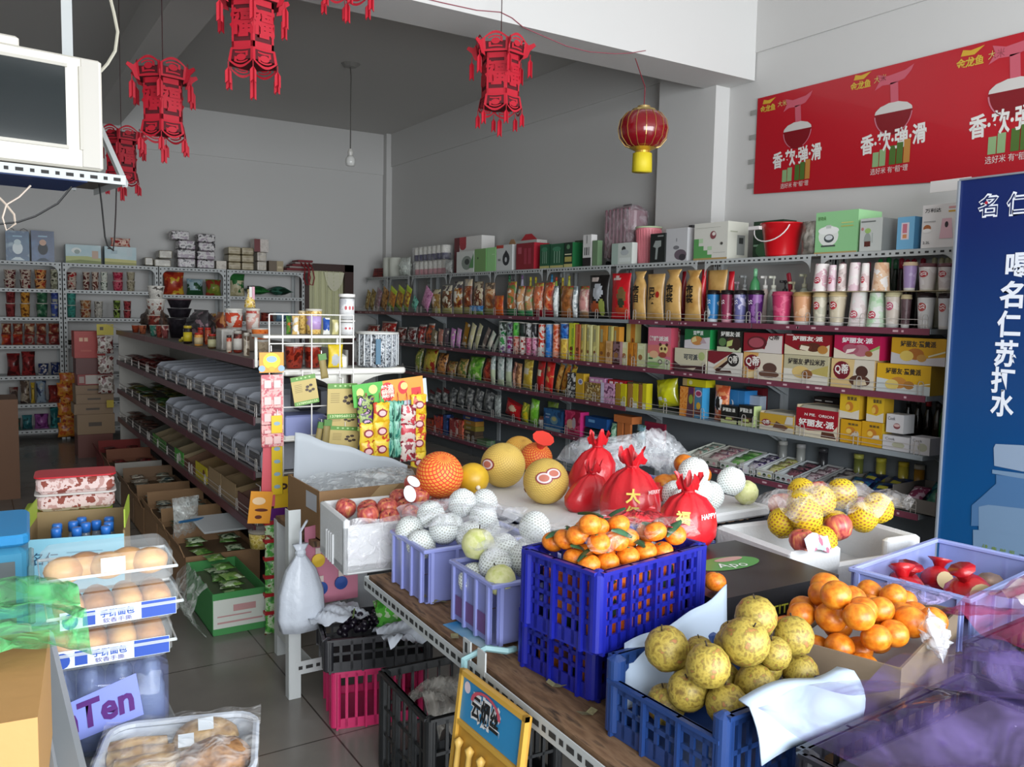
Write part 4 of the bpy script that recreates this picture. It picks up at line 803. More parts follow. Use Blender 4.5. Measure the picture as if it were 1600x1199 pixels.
for i,(a,b)in enumerate([(1126,1151),(1153,1177)]):
 R_carton(a,b,634,Z3,.07,'1f201e',[('r',0,0,1,.2,'b8c08a'),('p',[(.2,.15),(.7,.15),(.9,.4),(.4,.42)],'5a4030'),('p',[(.3,.2),(.7,.22),(.68,.34),(.34,.34)],'b4c06c'),('t','好丽友·派',.5,.74,.8,.22,'e8e8e0',.03)],'pie_box','small black matcha pie box on the middle shelf, %s of two'%nth(i),'pie box','boxes of chocolate pies',side='c8dc98' if i else None)
def display_box(a,b,yt,body,art,label,trays,d=.2):
 yc,w,h=slot(a,b,yt,Z3,XS+.025); t=.004
 o=tag(thing('display_carton',label,'display box',(XS+.025+d/2,yc,Z3),RZ))
 carton('front_panel',None,None,(0,-d/2+t/2,0),0,(w*.98,t,h),body,art,parent=o)
 obj('carton_body',MB().box((0,0,t/2),(w*.97,d-.01,t)).box((-w*.485,0,h*.55),(t,d-.01,h*1.1)).box((w*.485,0,h*.55),(t,d-.01,h*1.1)).box((0,d/2-.004,h*.55),(w*.97,t,h*1.1)),mat('c8b898',.7),o)
 obj('plastic_tray',MB().rbox((0,.004,h*.8),(w*.94,d-.03,h*.6),.02),mat('b8b2a2',.5),o)
 return o
display_box(1186,1240,648,'c09a34',[('r',0,0,1,.3,'c8c0b0'),('e',.2,.45,.14,.2,'8a2a34'),('t','Q蒂',.2,.45,.2,.26,'f0ece6',.02),('p',[(.4,.2),(.75,.1),(.85,.3),(.5,.6)],'6a4a3a'),('p',[(.74,.5),(.98,.5),(.98,.95),(.8,.95)],'c8c4bc')],'mustard display carton of cakes with an empty plastic tray on top',1)
b=display_box(1242,1308,640,'9c1626',[('p',[(0,0),(1,0),(1,.5),(.9,.3),(.3,.22),(0,.34)],'d6ccb4'),('p',[(.62,.05),(.98,.05),(.92,.24),(.64,.24)],'5a3426'),('t','好丽友·派',.5,.48,.86,.26,'f4f0ec',.035),('t','N PIE.  ORION',.56,.78,.7,.13,'f0e4e0',.02)],'open red display carton of chocolate pies',1)
R_carton(1270,1310,622,Z3+.10,.08,'4a1418',[('p',[(0,0),(.6,0),(.9,.35),(.0,.3)],'c8bca4'),('r',0,.72,1,1,'221a1c'),('e',.6,.3,.2,.16,'4c2a22'),('t','好丽友·派',.45,.6,.7,.16,'d8a8a0',.03),('r',.06,.8,.32,.86,'d8d4d0'),('r',.46,.8,.76,.86,'d8d4d0')],'pie_box','tall brown red pie box behind the open red carton',xf=XS+.23)
yb=[('p',[(0,0),(1,0),(1,.4),(.6,.25),(0,.3)],'d8d0c0'),('e',.5,.5,.2,.2,'c07a2c'),('e',.42,.46,.12,.13,'e0b850'),('t','蛋黄派',.62,.82,.5,.16,'4a4434',.02)]
yb2=[('e',.5,.55,.24,.17,'c07a2c'),('e',.42,.52,.14,.11,'e4c060'),('p',[(.5,.3),(.9,.36),(.86,.5),(.6,.46)],'d8d0c0'),('t','蛋黄派',.62,.82,.5,.1,'4a4434',.02)]
R_carton(1312,1344,657,Z3,.09,'d09c1c',yb2,'pie_box','lower yellow pie box beside the open red carton','pie box','small yellow pie boxes')
R_carton(1345,1377,660,Z3,.09,'d09c1c',yb2,'pie_box','lower yellow pie box beside the white cake boxes','pie box','small yellow pie boxes',side='d8b430')
zz=zat(657,XS+.03,yat(1330,XS+.03,Z3))+.003
for a,b,lb in[(1311,1342,'beside the dark red pie box'),(1353,1380,'over the white cake boxes')]:
 R_carton(a,b,614 if a<1340 else 619,max(zz,zat(660,XS+.03,yat(1360,XS+.03,Z3))+.003),.09,'d8b028',yb,'pie_box','upper yellow pie box '+lb,'pie box','small yellow pie boxes',side='c8a02c')
wb=lambda:[('e',.62,.38,.2,.16,'8a4a50'),('e',.62,.42,.18,.08,'d8b8b4'),('t','Cook',.3,.76,.42,.26,'2a2a30',.0)]
R_carton(1378,1420,682,Z3,.10,'cfcdd0',[('e',.6,.4,.24,.2,'b4b49c'),('t','Cook',.28,.76,.36,.26,'2a2a30',.0)],'cake_box','white cake box in the lower row next to the yellow boxes','cake box','white cake boxes')
R_carton(1422,1452,684,Z3,.10,'c9c7ca',[('e',.62,.42,.26,.24,'b0b09a'),('t','Cook',.34,.78,.5,.22,'2a2a30',.0)],'cake_box','white cake box in the lower row nearest the blue fridge','cake box','white cake boxes',side='c0bec2')
zz=max(zat(682,XS+.03,yat(1400,XS+.03,Z3)),zat(684,XS+.03,yat(1437,XS+.03,Z3)))+.003
R_carton(1384,1411,648,zz,.10,'d2d0d2',wb(),'cake_box','white cake box stacked on top of the other two','cake box','white cake boxes',side='d6d6d8')
for i,(px,c,r)in enumerate([(1416,'141210',.026),(1431,'1c1612',.026),(1447,'16140f',.026),(1462,'241c10',.026),(1471,'1c4a24',.024)]):
 y=yat(px,XS+.24,Z3); vessel('jar','dark bottle at the back of the middle shelf, %s behind the white cake boxes'%nth(i),'bottle',(XS+.24,y,Z3),[(.001,0),(r,.003),(r,.17),(.014,.22),(.013,.25),(.001,.25)],mat(c,.15),[('cap',[(.015,.24),(.015,.27),(.001,.27)],mat('a8222c' if i==2 else '2a2a28',.3))],'dark bottles behind the cake boxes',n=12)
# --- low shelf (s4) and lowest shelf (s5)
for i,(a,b,yt)in enumerate([(664,672,610),(674,682,607),(684,694,607),(696,706,606),(708,718,606),(720,732,606),(734,746,608),(748,762,610)]):
 R_pack(a,b,yt,Z4,.07,[mix('3a3c3e','6a6c6c','a8a8a4',s=26),mat('5a1a20',.4)],'utensil_pack','clear pack of dark kitchenware on the low shelf, %s from the doorway end'%nth(i),'utensil pack','packs of dark kitchenware',bands=[(.85,1,1)]if i<3 else[],seed=200+i,lean=.25)
R_pack(768,778,618,Z4,.05,[film('c8d0cc',.5,.2)],'clear_bag','clear plastic bag drooping beside the red sack on the low shelf','bag',seed=210)
R_pack(781,806,626,Z4,.09,[mat('c01820',.35),mat('dcc0a0',.4),mat('8a1018',.4)],'snack_bag','scarlet bag with a tan diamond patch on the low shelf','snack bag',spots=[(.6,.6,.22,.16,1)],bands=[(.86,1,2)],seed=211,lean=.2,nx=12,nz=14)
R_pack(808,819,630,Z4,.07,[dk('c8b01c','8aa02c','d8c848')],'snack_bag','yellow green bag leaning beside the scarlet bag','snack bag',seed=212,lean=.15)
R_pack(821,834,624,Z4,.07,[mix('6ab02c','8ccc48','b8dca0',s=12)],'snack_bag','bright lime green bag on the low shelf','snack bag',seed=213,lean=.1)
R_pack(848,866,629,Z4,.07,[mix('7a9a30','98b450','a8b88a',s=12)],'snack_bag','olive green bag behind the blue cartoon-coloured box','snack bag',seed=214,xf=XS+.16)
R_pack(836,845,651,Z4,.07,[mat('d0ccc8',.35),mat('8a4a3a',.4)],'snack_bag','white snack bag with brown top before the lime green bag','snack bag',bands=[(.7,1,1)],seed=215)
R_carton(849,879,640,Z4,.09,mix('1f4a78','2c6090','1a3a64',s=10),[('e',.55,.5,.2,.2,'6a8a94'),('e',.55,.55,.12,.1,'b0a870'),('r',.1,.7,.35,.76,'8ab0c8'),('r',.1,.55,.3,.62,'a098b8'),('r',.1,.0,.9,.12,'8aa4a8')],'toy_box','dark blue box with a small printed picture on the low shelf',side='16345c')
R_carton(882,906,643,Z4,.09,mix('b02450','c84068','8a1c3c',s=14),[('e',.35,.45,.22,.2,'c8a890'),('e',.6,.5,.12,.24,'b0a0a8'),('r',0,0,1,.14,'98204a')],'toy_box','raspberry pink box beside the dark blue box',side='c82c78')
R_carton(914,948,653,Z4+.09,.1,'174a86',[('r',.15,.5,.45,.75,'6aa0d0')],'toy_box','flat royal blue box lying on a darker carton',xf=XS+.05)
R_carton(913,947,672,Z4,.12,'1c2428',[],'toy_box','dark carton under the flat royal blue box',xf=XS+.05)
R_pack(949,957,662,Z4,.06,[mix('5a8a6a','8ab094','3a6a4c',s=24)],'snack_bag','pale green bag beside the orange drawer','snack bag',seed=220)
yc,w,h=slot(958,986,650,Z4,XS+.05)
t=thing('drawer_organiser','orange plastic drawer with two hanging strips on the low shelf','organiser',(XS+.1,yc,Z4),RZ)
mb=MB().box((0,0,h*.88),(w,.1,h*.24)).box((-w*.2,-.03,h*.4),(w*.3,.02,h*.8)).box((w*.22,-.03,h*.4),(w*.3,.02,h*.8)); obj('organiser_body',mb,mat('c2713c',.5),t)
R_pack(988,1002,665,Z4,.06,[mix('4a7a5a','7aa4b0','2a4a40',s=20)],'snack_bag','dim green and blue bag next to the orange drawer','snack bag',seed=221)
R_carton(1006,1038,661,Z4+.03,.015,'8a2038',[('r',.06,.1,.94,.9,'7a1c3a'),('e',.5,.5,.3,.3,'9c4054')],'pouch','plum red zip pouch propped on the low shelf','pouch',xf=XS+.1)
R_carton(1004,1038,700,Z4,.16,'3a4a54',[],'toy_box','dim grey box under the plum red pouch',xf=XS+.06)
# slanted trays of sweets
TR=[(1066,1086,'d4d8cc',('9ab4a4','d8d4c8','b88a7a'),'first tray with jagged card edge, nearest the clear bags'),(1090,1122,'b8b4ac',('c08a94','e0ccc8','7a5a7a'),'pinkish'),(1124,1150,'c8ccc8',('5aa04a','8ac070','b8c8a0'),'light green'),(1152,1178,'d4d8dc',('4a3a6a','d0c8d4','2c2a3c'),'dark purple'),(1181,1207,'ccd0cc',('b0b054','d8d498','8a5a5a'),'olive yellow'),(1210,1238,'c0c6c8',('3a2a34','8a5a64','201c24'),'blackish'),(1242,1268,'a8a8a8',('8a6a74','c8b8bc','4a3a44'),'dusty pink'),(1272,1296,'9a9a9a',('5a4a54','98908c','2c3a34'),'grey')]
for i,(a,b,tc,pc,nm)in enumerate(TR):
 xf=XS+.02; y0,y1=yat(a,xf,Z4),yat(b,xf,Z4); yc=(y0+y1)/2; w=abs(y0-y1)*.98; D=.30
 t=thing('sweet_tray','white card tray of %s sweet bags on the low shelf'%nm if i else 'jagged white card tray of sweets on the low shelf, nearest the clear bags','tray',(xf+D/2,yc,Z4),RZ,'card trays of sweet bags')
 mb=MB().box((0,0,.003),(w,D,.006)); m2=mat(tc,.5)
 for s in(-1,1):mb.prism([(-D/2,0),(D/2,0),(D/2,.11),(-D/2,.045)],.004,M=TM(s*(w/2-.002),0,0,rz=PI/2)if False else Matrix.Translation((s*(w/2-.002),0,0))@Matrix.Rotation(PI/2,4,'Z'))
 mb.box((0,D/2-.002,.055),(w,.004,.11)); obj('tray_body',mb,m2,t)
 n=6; poly=[(-w/2,0),(w/2,0)]+[(w/2-w*j/n/1.0*1,.05+.012*abs(math.sin(j*1.6+i)))for j in range(n+1)]
 mb=MB().prism(poly,.004,0,Matrix.Translation((0,-D/2+.002,0))); mb.k=1
 for j in range(3):mb.ell(-w*.3+w*.3*j,.024,.014,.012,-D/2-.001,10,1+(j+i)%3)
 obj('front_edge',mb,[m2,mat(pc[0],.4),mat(pc[1],.4),mat('3a4a3a',.4)],t)
 nb=3
 for j in range(nb):
  o=link('sweet_bag',bagmesh('sweet_bag',w*.76,.115,.026,[mix(*pc,s=34),mat(pc[1],.3),mat(pc[0],.3)],[(.8,1,2)],[(.5,.35,.3,.16,1)],seed=230+i*3+j,nx=8,nz=10),None,(xf+.04+.068*j,yc+R.uniform(-.004,.004),Z4+.02+.014*j),(-1.08,0,RZ+R.uniform(-.05,.05)))
  tag(o,'%s sweet bag in the low-shelf tray, %s from the tray front'%(nm if i else 'pale green',nth(j)),'sweet bag','sweet bags in the card trays')
# open carton of dark blue bags and a carton of boxes beside the fridge
def open_box(name,label,a,b,D,h,c,z,xf,cat='carton'):
 y0,y1=yat(a,xf,z),yat(b,xf,z); yc=(y0+y1)/2; w=abs(y0-y1)*.97; t=.005
 mb=MB().box((0,0,t/2),(w,D,t)).box((-w/2+t/2,0,h/2),(t,D,h)).box((w/2-t/2,0,h/2),(t,D,h)).box((0,D/2-t/2,h/2),(w-2*t,t,h)).box((0,-D/2+t/2,h*.3),(w-2*t,t,h*.6))
 o=tag(obj(name,mb,mat(c,.7),None,(xf+D/2,yc,z),(0,0,RZ)),label,cat); return xf+D/2,yc,w
x,y,w=open_box('open_carton','open grey carton of dark blue bags on the low shelf',1300,1388,.3,.10,'8a857e',Z4,XS+.02)
for j in range(4):
 o=link('sweet_bag',bagmesh('sweet_bag',.13,.14,.035,[mix('141c3a','24386a','2a6a8a',s=14),mat('b8b040',.35),mat('2a4a8a',.35)],[],[(.5,.5,.36,.1,1),(.5,.25,.2,.1,2)],seed=260+j),None,(XS+.06+.11*(j//2),y+(-.08+.155*(j%2)),Z4+.035+.02*(j//2)),(-1.1,0,RZ+R.uniform(-.08,.08)))
 tag(o,'dark blue sweet bag in the open grey carton, %s'%['front near the fridge side','front far from the fridge','rear near the fridge side','rear far from the fridge'][j],'sweet bag','dark blue sweet bags')
x,y,w=open_box('open_carton','dim open carton with patterned packets next to the fridge, low shelf',1392,1462,.3,.13,'6f6a64',Z4,XS+.02)
for j,(dx,dy,c,lb)in enumerate([(.06,.06,('c8a8b8','8a3a5a','d8c8d0'),'pale pink patterned packet'),(.06,-.055,('2c5a48','3f7a64','6a9a80'),'dark green packet'),(.16,.0,('34506a','2a7a80','7aa0a0'),'teal packet')]):
 o=link('sweet_bag',bagmesh('sweet_bag',.10,.15,.04,[mix(*c,s=22)],seed=270+j),None,(XS+.02+dx,y+dy,Z4+.03+.02*(j==2)),(-1.0,0,RZ))
 tag(o,lb+' in the dim carton next to the fridge','sweet bag')
for j,px in enumerate([1222,1250,1285,1340,1375,1410,1435]):
 y=yat(px,XS+.3,Z4+.16); vessel('jar','%s jar at the back of the low shelf, %s behind the trays'%(['silver','silver','dark','olive','yellow','yellow','amber'][j],nth(j)),'jar',(XS+.31+.0,y,Z4),[(.001,0),(.028,.003),(.028,.2),(.001,.2)],mat(['8a8c8a','9a9c98','2c2c30','6a7034','a8a03c','b8a83c','a87820'][j],.25),[('lid',[(.029,.185),(.029,.21),(.001,.21)],mat(['c0c0bc','b8b8b8','404044','c8c860','c8c040','c8b030','b8b0a0'][j],.3))],'jars behind the sweet trays',n=12)
for i,(a,b,yt,c,lb)in enumerate([(664,676,655,('7a2020','b04a30','3a2a20'),'dark red'),(678,690,650,('8a1c20','c84838','2a3a5a'),'red'),(692,698,648,('24386a','3a5490','1c2a4a'),'navy'),(702,714,655,('7a1c24','a83c3c','c8a8a0'),'maroon'),(716,722,657,('9a3028','c86850','5a2420'),'rust')]):
 R_carton(a,b,yt,Z5,.08,mix(*c,s=20),[('r',.2,.3,.8,.6,c[1])],'toy_box',lb+' small box on the lowest shelf near the doorway end',group='boxes on the lowest shelf')
zz=Z5
for i,(c,hh)in enumerate([('5a4a3a',.06),('4a3a2c',.05),('8a7a2c',.05),('a8782c',.05),('2c3f7a',.05)]):
 y0,y1=yat(724,XS+.05,Z5),yat(742,XS+.05,Z5)
 carton('flat_box',['brown bottom','dark brown second','olive middle','ochre fourth','navy top'][i]+' box of the flat stack on the lowest shelf','box',(XS+.1,(y0+y1)/2+.01*math.sin(i*2),zz),RZ,(abs(y0-y1),.1,hh-.002),c,[('r',.2,.3,.6,.7,'a89878')],'flat stack on the lowest shelf'); zz+=hh
R_carton(745,760,688,Z5,.1,'5a7a54',[('r',.1,.4,.9,.6,'7a9a70')],'flat_box','dull green box beside the flat stack on the lowest shelf')
# --- blue drinks fridge
XF,YF1,YF0,ZF=3.95,2.30,1.20,2.12
t=thing('drinks_fridge','tall blue drinks fridge with white Chinese lettering and a bottle picture','fridge',(XF+.33,(YF0+YF1)/2,0),RZ)
W=YF1-YF0
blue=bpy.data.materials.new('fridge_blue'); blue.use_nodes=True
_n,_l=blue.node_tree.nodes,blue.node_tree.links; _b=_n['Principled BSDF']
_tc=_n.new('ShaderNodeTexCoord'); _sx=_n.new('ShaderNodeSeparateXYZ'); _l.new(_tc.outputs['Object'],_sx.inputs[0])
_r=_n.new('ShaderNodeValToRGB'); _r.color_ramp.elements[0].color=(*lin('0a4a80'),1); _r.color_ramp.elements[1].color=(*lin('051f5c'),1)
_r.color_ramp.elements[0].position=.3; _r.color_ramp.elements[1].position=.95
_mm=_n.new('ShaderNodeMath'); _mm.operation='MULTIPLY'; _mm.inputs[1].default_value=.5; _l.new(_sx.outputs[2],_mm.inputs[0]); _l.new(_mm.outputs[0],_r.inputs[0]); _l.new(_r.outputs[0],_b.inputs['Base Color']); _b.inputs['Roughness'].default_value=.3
obj('cabinet',MB().rbox((0,.02,ZF/2+.03),(W,.60,ZF-.06),.012),[mat('25406a',.4)],t)
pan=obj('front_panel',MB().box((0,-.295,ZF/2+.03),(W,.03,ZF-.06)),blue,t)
for a in(-1,1):
 for c in(-1,1):obj('foot',MB().lathe([(.03,0),(.03,.07)],10,(a*W*.42,.02+c*.24,0)),mat('222222',.6),t)
obj('edge_trim',MB().box((-W/2-.004,-.3,ZF/2+.03),(.008,.05,ZF-.06)).box((0,-.3,ZF+.004),(W,.05,.008)),mat('9aa0a8',.4,metal=.5),t)
def fx(px,py):p=onX(px,py,XF+.02); return YF1-p.y-W/2,p.z
yp=-.3125
for s,(px,py)in zip('喝名仁苏打水',[(1590,418),(1583,464),(1577,510),(1572,548+8),(1567,598),(1566,634)]):
 u,z=fx(px,py); text(s,pan,(u,yp,z),.125,'dfe4ee',bold=.03,w=.105)
for s,px in(('名',1546),('仁',1590)):
 u,z=fx(px,324 if s=='名' else 321)
 text(s,pan,(u,yp,z),.105,'e6eaf4',bold=.06,w=.094); text(s,pan,(u,yp-.001,z),.10,'0a1f55',bold=.0,w=.085)
u,z=fx(1542,317); obj('red_dot',MB().ell(u,z,.007,.007,yp-.002),mat('b02030'),pan)
# printed bottle: cap, neck, shoulders, body
def P(px,py):return fx(px,py)
bt=MB()
def poly(pts,k,dy):bt.add([(P(*p)[0],yp-dy,P(*p)[1])for p in pts],[tuple(range(len(pts)))][0:1],k)
poly([(1553,700),(1556,694),(1598,696),(1640,704),(1640,740),(1598,737),(1554,728)],1,.0)
poly([(1551,734),(1598,740),(1640,745),(1640,752),(1598,748),(1551,740)],2,.001)
poly([(1557,742),(1640,752),(1640,770),(1557,757)],0,.0005)
poly([(1557,756),(1640,770),(1660,850),(1620,835),(1575,822),(1518,822),(1519,790),(1535,776)],0,.001)
poly([(1530,792),(1545,789),(1600,795),(1660,806),(1660,846),(1530,828)],2,.0015)
poly([(1521,828),(1575,830),(1620,842),(1660,858),(1660,960),(1521,960)],2,.0008)
obj('bottle_picture',bt,[mat('4a6f9a',.35),mat('8a9cb4',.35),mat('6f8aa8',.35)],pan)
for s,px,py in(('健',1540,856),('康',1554,860),('时',1568,863),('报',1582,866)):
 u,z=fx(px,py); text(s,pan,(u,yp-.003,z),.03,'6f8a2c',bold=.01,w=.024)
u,z=fx(1600,871); text('战略',pan,(u,yp-.003,z),.022,'1c2a4a',bold=.02,w=.04)
# --- goods on the back racks
YR=10.10
def bslot(x0,x1,yt,z,yf):
 a,b=xat(x0,yf,z),xat(x1,yf,z); xc=(a+b)/2
 return xc,abs(b-a),max(.02,zat(yt,xc,yf)-z)
def B_carton(x0,x1,yt,z,d,body,art,name,label,cat='box',group=None,yf=YR,side=None,top=None,k=.97,tilt=0.):
 xc,w,h=bslot(x0,x1,yt,z,yf)
 return carton(name,label,cat,(xc,yf+d/2,z+.0008),0,(w*k,d,h),body,art,group,side,top,tilt=tilt)
def B_pack(x0,x1,yt,z,d,cols,name,label,cat='bag',group=None,yf=YR,bands=(),spots=(),seed=1,lean=0.,back=0.,k=.95,**kw):
 xc,w,h=bslot(x0,x1,yt,z,yf)
 return pack(name,label,cat,(xc,yf+d/2+.01,z+.001+w*k/2*abs(math.sin(lean))+d/2*abs(math.sin(back))),0,(w*k,h,d),cols,bands,spots,seed,group,rx=-back,ry=lean,**kw)
def B_cup(x0,x1,yt,z,col,label,group,yf=YR,n=14):
 xc,w,h=bslot(x0,x1,yt,z,yf); r=w*.46
 vessel('noodle_cup',label,'noodle cup',(xc,yf+r,z),[(.001,0),(r*.8,.002),(r*.96,h*.94),(r,h*.955)],[mix(*col,s=26)],[('lid',[(r*1.01,h*.95),(r*1.01,h*.995),(.001,h*.995)],mat('c8c0b4',.4))],group,n=n)
 return z+h
z1,z2b,z3b,z4b,z5b,z6b,z7b=(z+.001 for z in ZB)
for i,(a,b,c1,c2)in enumerate([(9,47,'3a6a8a','b8d0d8'),(49,86,'143a66','5a88b0')]):
 o=B_carton(a,b,361,z1,.10,blend([c1,'1c4a70',c2]if i==0 else['12305a',c1,'2a5a8c'],6,.35),[('e',.5,.42,.22,.2,'dfe8ea' if i==0 else '20262e'),('e',.5,.62,.15,.1,'c8d8dc' if i==0 else 'c8a088'),('r',.3,.8,.7,.84,'9fc0d4'),('p',[(.2,.02),(.8,.02),(.6,.12),(.4,.12)],'d8e4e8' if i==0 else '3a4a5a')],'gift_bag',['silvery blue gift bag with cord handles on the top of the back rack','navy blue gift bag next to the silvery blue one'][i],'gift bag',side='0e2440')
 h=o.bound_box[1][2]
 if i==0:
  for q in(-.06,.06):obj('cord_handle',MB().tube([(q-.03,-.03,.28),(q-.03,-.03,.315),(q,-.03,.33),(q+.03,-.03,.315),(q+.03,-.03,.28)],.003,5),mat('2a2a2c',.6),o)
for i,(a,b,yt,lb)in enumerate([(102,159,383,'landscape-printed gift box beside the rack post'),(163,214,386,'landscape-printed gift box under the red and white packet')]):
 B_carton(a,b,yt,z1,.16,blend(['8fb0ba','a8c0c4','c0cdd0'],4,.4),[('p',[(0,0),(1,0),(1,.3),(.6,.4),(0,.36)],'a8b06a'),('p',[(0,0),(1,0),(1,.14),(.4,.2),(0,.1)],'6f7c2c'),('e',.3,.68,.14,.16,'d8dcd8'),('e',.32,.62,.08,.12,'8a9a94'),('r',.74,.28,.92,.7,'b89a84')]if i==0 else[('p',[(0,0),(1,0),(1,.28),(0,.34)],'b8b468'),('p',[(0,0),(1,0),(1,.12),(0,.16)],'8a8a3c'),('r',.2,.6,.4,.8,'9ab0b8'),('r',.7,.5,.86,.9,'b4c4c8')],'gift_box',lb+' on the back rack','box',side='4a5a5c')
zz=zat(386,xat(190,YR,z1),YR)+.004
B_pack(173,206,372,zz,.1,[mix('c86a5a','e8c8b8','9a2428',s=16)],'packet','red and white packet lying on the landscape gift box','packet',seed=300)
# wrapped tissue packs
GT=[(226,240,402,'w'),(241,269,404,'w'),(248,270,391,'w')]
zc=1.866
def tissue(a,b,y0,yt,kind,label,yf,group,d=.2):
 z=zat(y0,xat((a+b)/2,yf,zc),yf); z=max(z,zc+.0005)
 xc,w,h=bslot(a,b,yt,z,yf)
 cols={'w':('7a756a','9a9486','bcb8aa'),'b':('26222a','b8b4b4','8a7a88'),'t':('94876a','b0a486','847656'),'s':('b0a89c','cfc8bc','9a8e84')}[kind]
 t=tag(obj('tissue_pack',MB().rbox((0,0,h/2),(w*.97,d,h-.003),.012),mix(*cols,s=30 if kind=='b' else 14,soft=kind!='b',r=.25),None,(xc,yf+d/2,z)),label,'tissue pack',group)
 obj('wrapper_seal',MB().box((0,-d/2-.0015,h*.5),(w*.8,.002,h*.06)),mat(cols[1],.3),t)
 return z+h
tissue(226,240,415,402,'w','grey wrapped tissue pack at the end of the shelf beside the gift boxes',YR+.05,'grey tissue packs')
tissue(241,268,417,405,'w','grey wrapped tissue pack under another, beside the gift boxes',YR+.02,'grey tissue packs')
tissue(248,270,404,391,'w','grey wrapped tissue pack resting on another, beside the gift boxes',YR+.02,'grey tissue packs')
for cx,rows,nm in((1,[(278,306,420,407),(277,306,405,392),(279,306,390,377),(268,297,375,362)],'taller'),(2,[(308,336,426,412),(308,337,410.5,396),(310,337,394.5,382),(309,337,381,368)],'shorter')):
 zz=zc+.0005
 for i,(a,b,y0,yt)in enumerate(rows):
  xc,w,h=bslot(a,b,yt,zat(y0,xat((a+b)/2,YR+.0,zc),YR),YR); h=.102 if cx==1 else .098
  t=tag(obj('tissue_pack',MB().rbox((0,0,h/2),(w*.97,.2,h-.004),.012),mix('26222a','b8b4b4','8a7a88',s=22,r=.25),None,(xc,YR+.1,zz+.002)),'black and silver tissue pack, %s from the top, stack beside the %s packs'%(nth(3-i),'grey' if cx==1 else 'tan'),'tissue pack','black and silver tissue packs')
  obj('wrapper_seal',MB().box((0,-.1015,h*.5),(w*.8,.002,h*.06)),mat('d0ccc8',.3),t); zz+=h
for xs2,n,kind,lb in(((357,377),3,'t','tan tissue pack, stack beside the black and silver packs'),((378,397),3,'t','tan tissue pack in the stack beside the white packs'),((402,417),2,'s','whitish tissue pack in the stack under the red and white box')):
 zz=zc+.0005; w=xat(xs2[1],YR,zc)-xat(xs2[0],YR,zc); xc=(xat(xs2[1],YR,zc)+xat(xs2[0],YR,zc))/2
 for i in range(n):
  h=.088 if kind=='t' else .11
  t=tag(obj('tissue_pack',MB().rbox((0,0,h/2),(w*.97,.22,h-.004),.012),mix(*(('94876a','b0a486','847656')if kind=='t' else('b0a89c','cfc8bc','9a8e84')),s=12,soft=True,r=.3),None,(xc,YR+.11,zz+.002)),lb+', '+['lowest','second up','uppermost'][i if n==3 else(0 if i==0 else 2)],'tissue pack','tan and white tissue packs')
  obj('wrapper_seal',MB().box((0,-.1115,h*.5),(w*.8,.002,h*.06)),mat('c8beaa',.3),t); zz+=h
B_carton(338,354,408,zc,.14,mix('b0a89c','cfc8bc','9a8e84',s=12,soft=True),[],'tissue_pack','single whitish tissue pack between the black and tan stacks','tissue pack')
B_carton(397,420,374,zc+.2225,.16,mix('b8b0a8','d4ccc4','s' and '9a9088',s=14,soft=True),[('r',0,0,.42,1,'6a1c20')],'tissue_box','dark red and white box on top of the whitish tissue packs','box')
B_carton(420,443,408,zc,.1,'6a5a48',[('r',.55,0,1,1,'a89878'),('r',.6,.3,.9,.5,'c8b898')],'tissue_box','brown box at the doorway end of the tissue shelf','box')
# folded striped shopping bag with hanging straps
t=thing('folded_shopping_bags','folded red and white striped shopping bag with dangling red straps above the doorway','shopping bag',(xat(468,YR,zc)+.02,YR+.19,zc+.001))
mb=MB()
for i in range(6):mb.k=i%2; mb.rbox((.02*i-.02,0,.013+.026*i),(.34-.03*i,.24,.024),.01)
obj('bag_fabric',mb,[mat('9a8a86',.6),mat('7a2028',.6)],t)
def strap(x):return MB().tube([(x,-.12,.12),(x+.02,-.225,.05),(x,-.235,-.06),(x+.02,-.235,-.14),(x+.06,-.235,-.15),(x+.08,-.235,-.06),(x+.06,-.225,.05),(x+.05,-.13,.12)],.008,6)
obj('strap',strap(.02),mat('8a101c',.6),t); obj('strap',strap(.07),mat('8a101c',.6),t)
# cup noodles on two levels, two high
def cup_stack(px0,px1,y0,ym,yt,z,c1,c2,nm):
 zm=B_cup(px0,px1,ym,z,c1,'lower %s noodle cup on the back rack'%nm,'noodle cups on the back racks')
 if yt:B_cup(px0,px1,yt,zm+.0005,c2,'upper %s noodle cup on the back rack'%nm,'noodle cups on the back racks')
K=lambda a,b='c8b8a8',c='5a2424':(a,b,c)
for a,b,c,nm in[(5,27,K('6a2a3a'),'plum red'),(30,51,K('7a2228'),'dark red'),(53,75,K('a83828','d8a060'),'orange red'),(78,93,K('7a7a64','b0b09a','4a4a3c'),'greyish olive')]:
 cup_stack(a,b,449,436,421,z2b,c,c,nm+' eye-level')
for a,b,c,nm in[(104,122,K('a82428'),'bright red'),(129,142,K('5a2a26'),'brown red'),(143,156,K('6a3a30'),'maroon'),(157,170,K('b0bcac','d8dcd0','5a6a5c'),'white and green'),(176,195,K('a82040','c86070','701828'),'crimson'),(198,213,K('9a9078','b0a890','7a705c'),'beige')]:
 cup_stack(a,b,452,439,425,z2b,c,c,nm)
for a,b,c,nm in[(8,26,K('5a1a1c','8a3a3a'),'deep maroon'),(31,49,K('b8742c','c8903c','6a3a1c'),'amber'),(56,77,K('1f4a34','3a6a4c','8a9a8a'),'forest green'),(79,93,K('2c3a7a','4a5a9a','a8a898'),'indigo')]:
 cup_stack(a,b,495,474,455,z3b,c,c,nm)
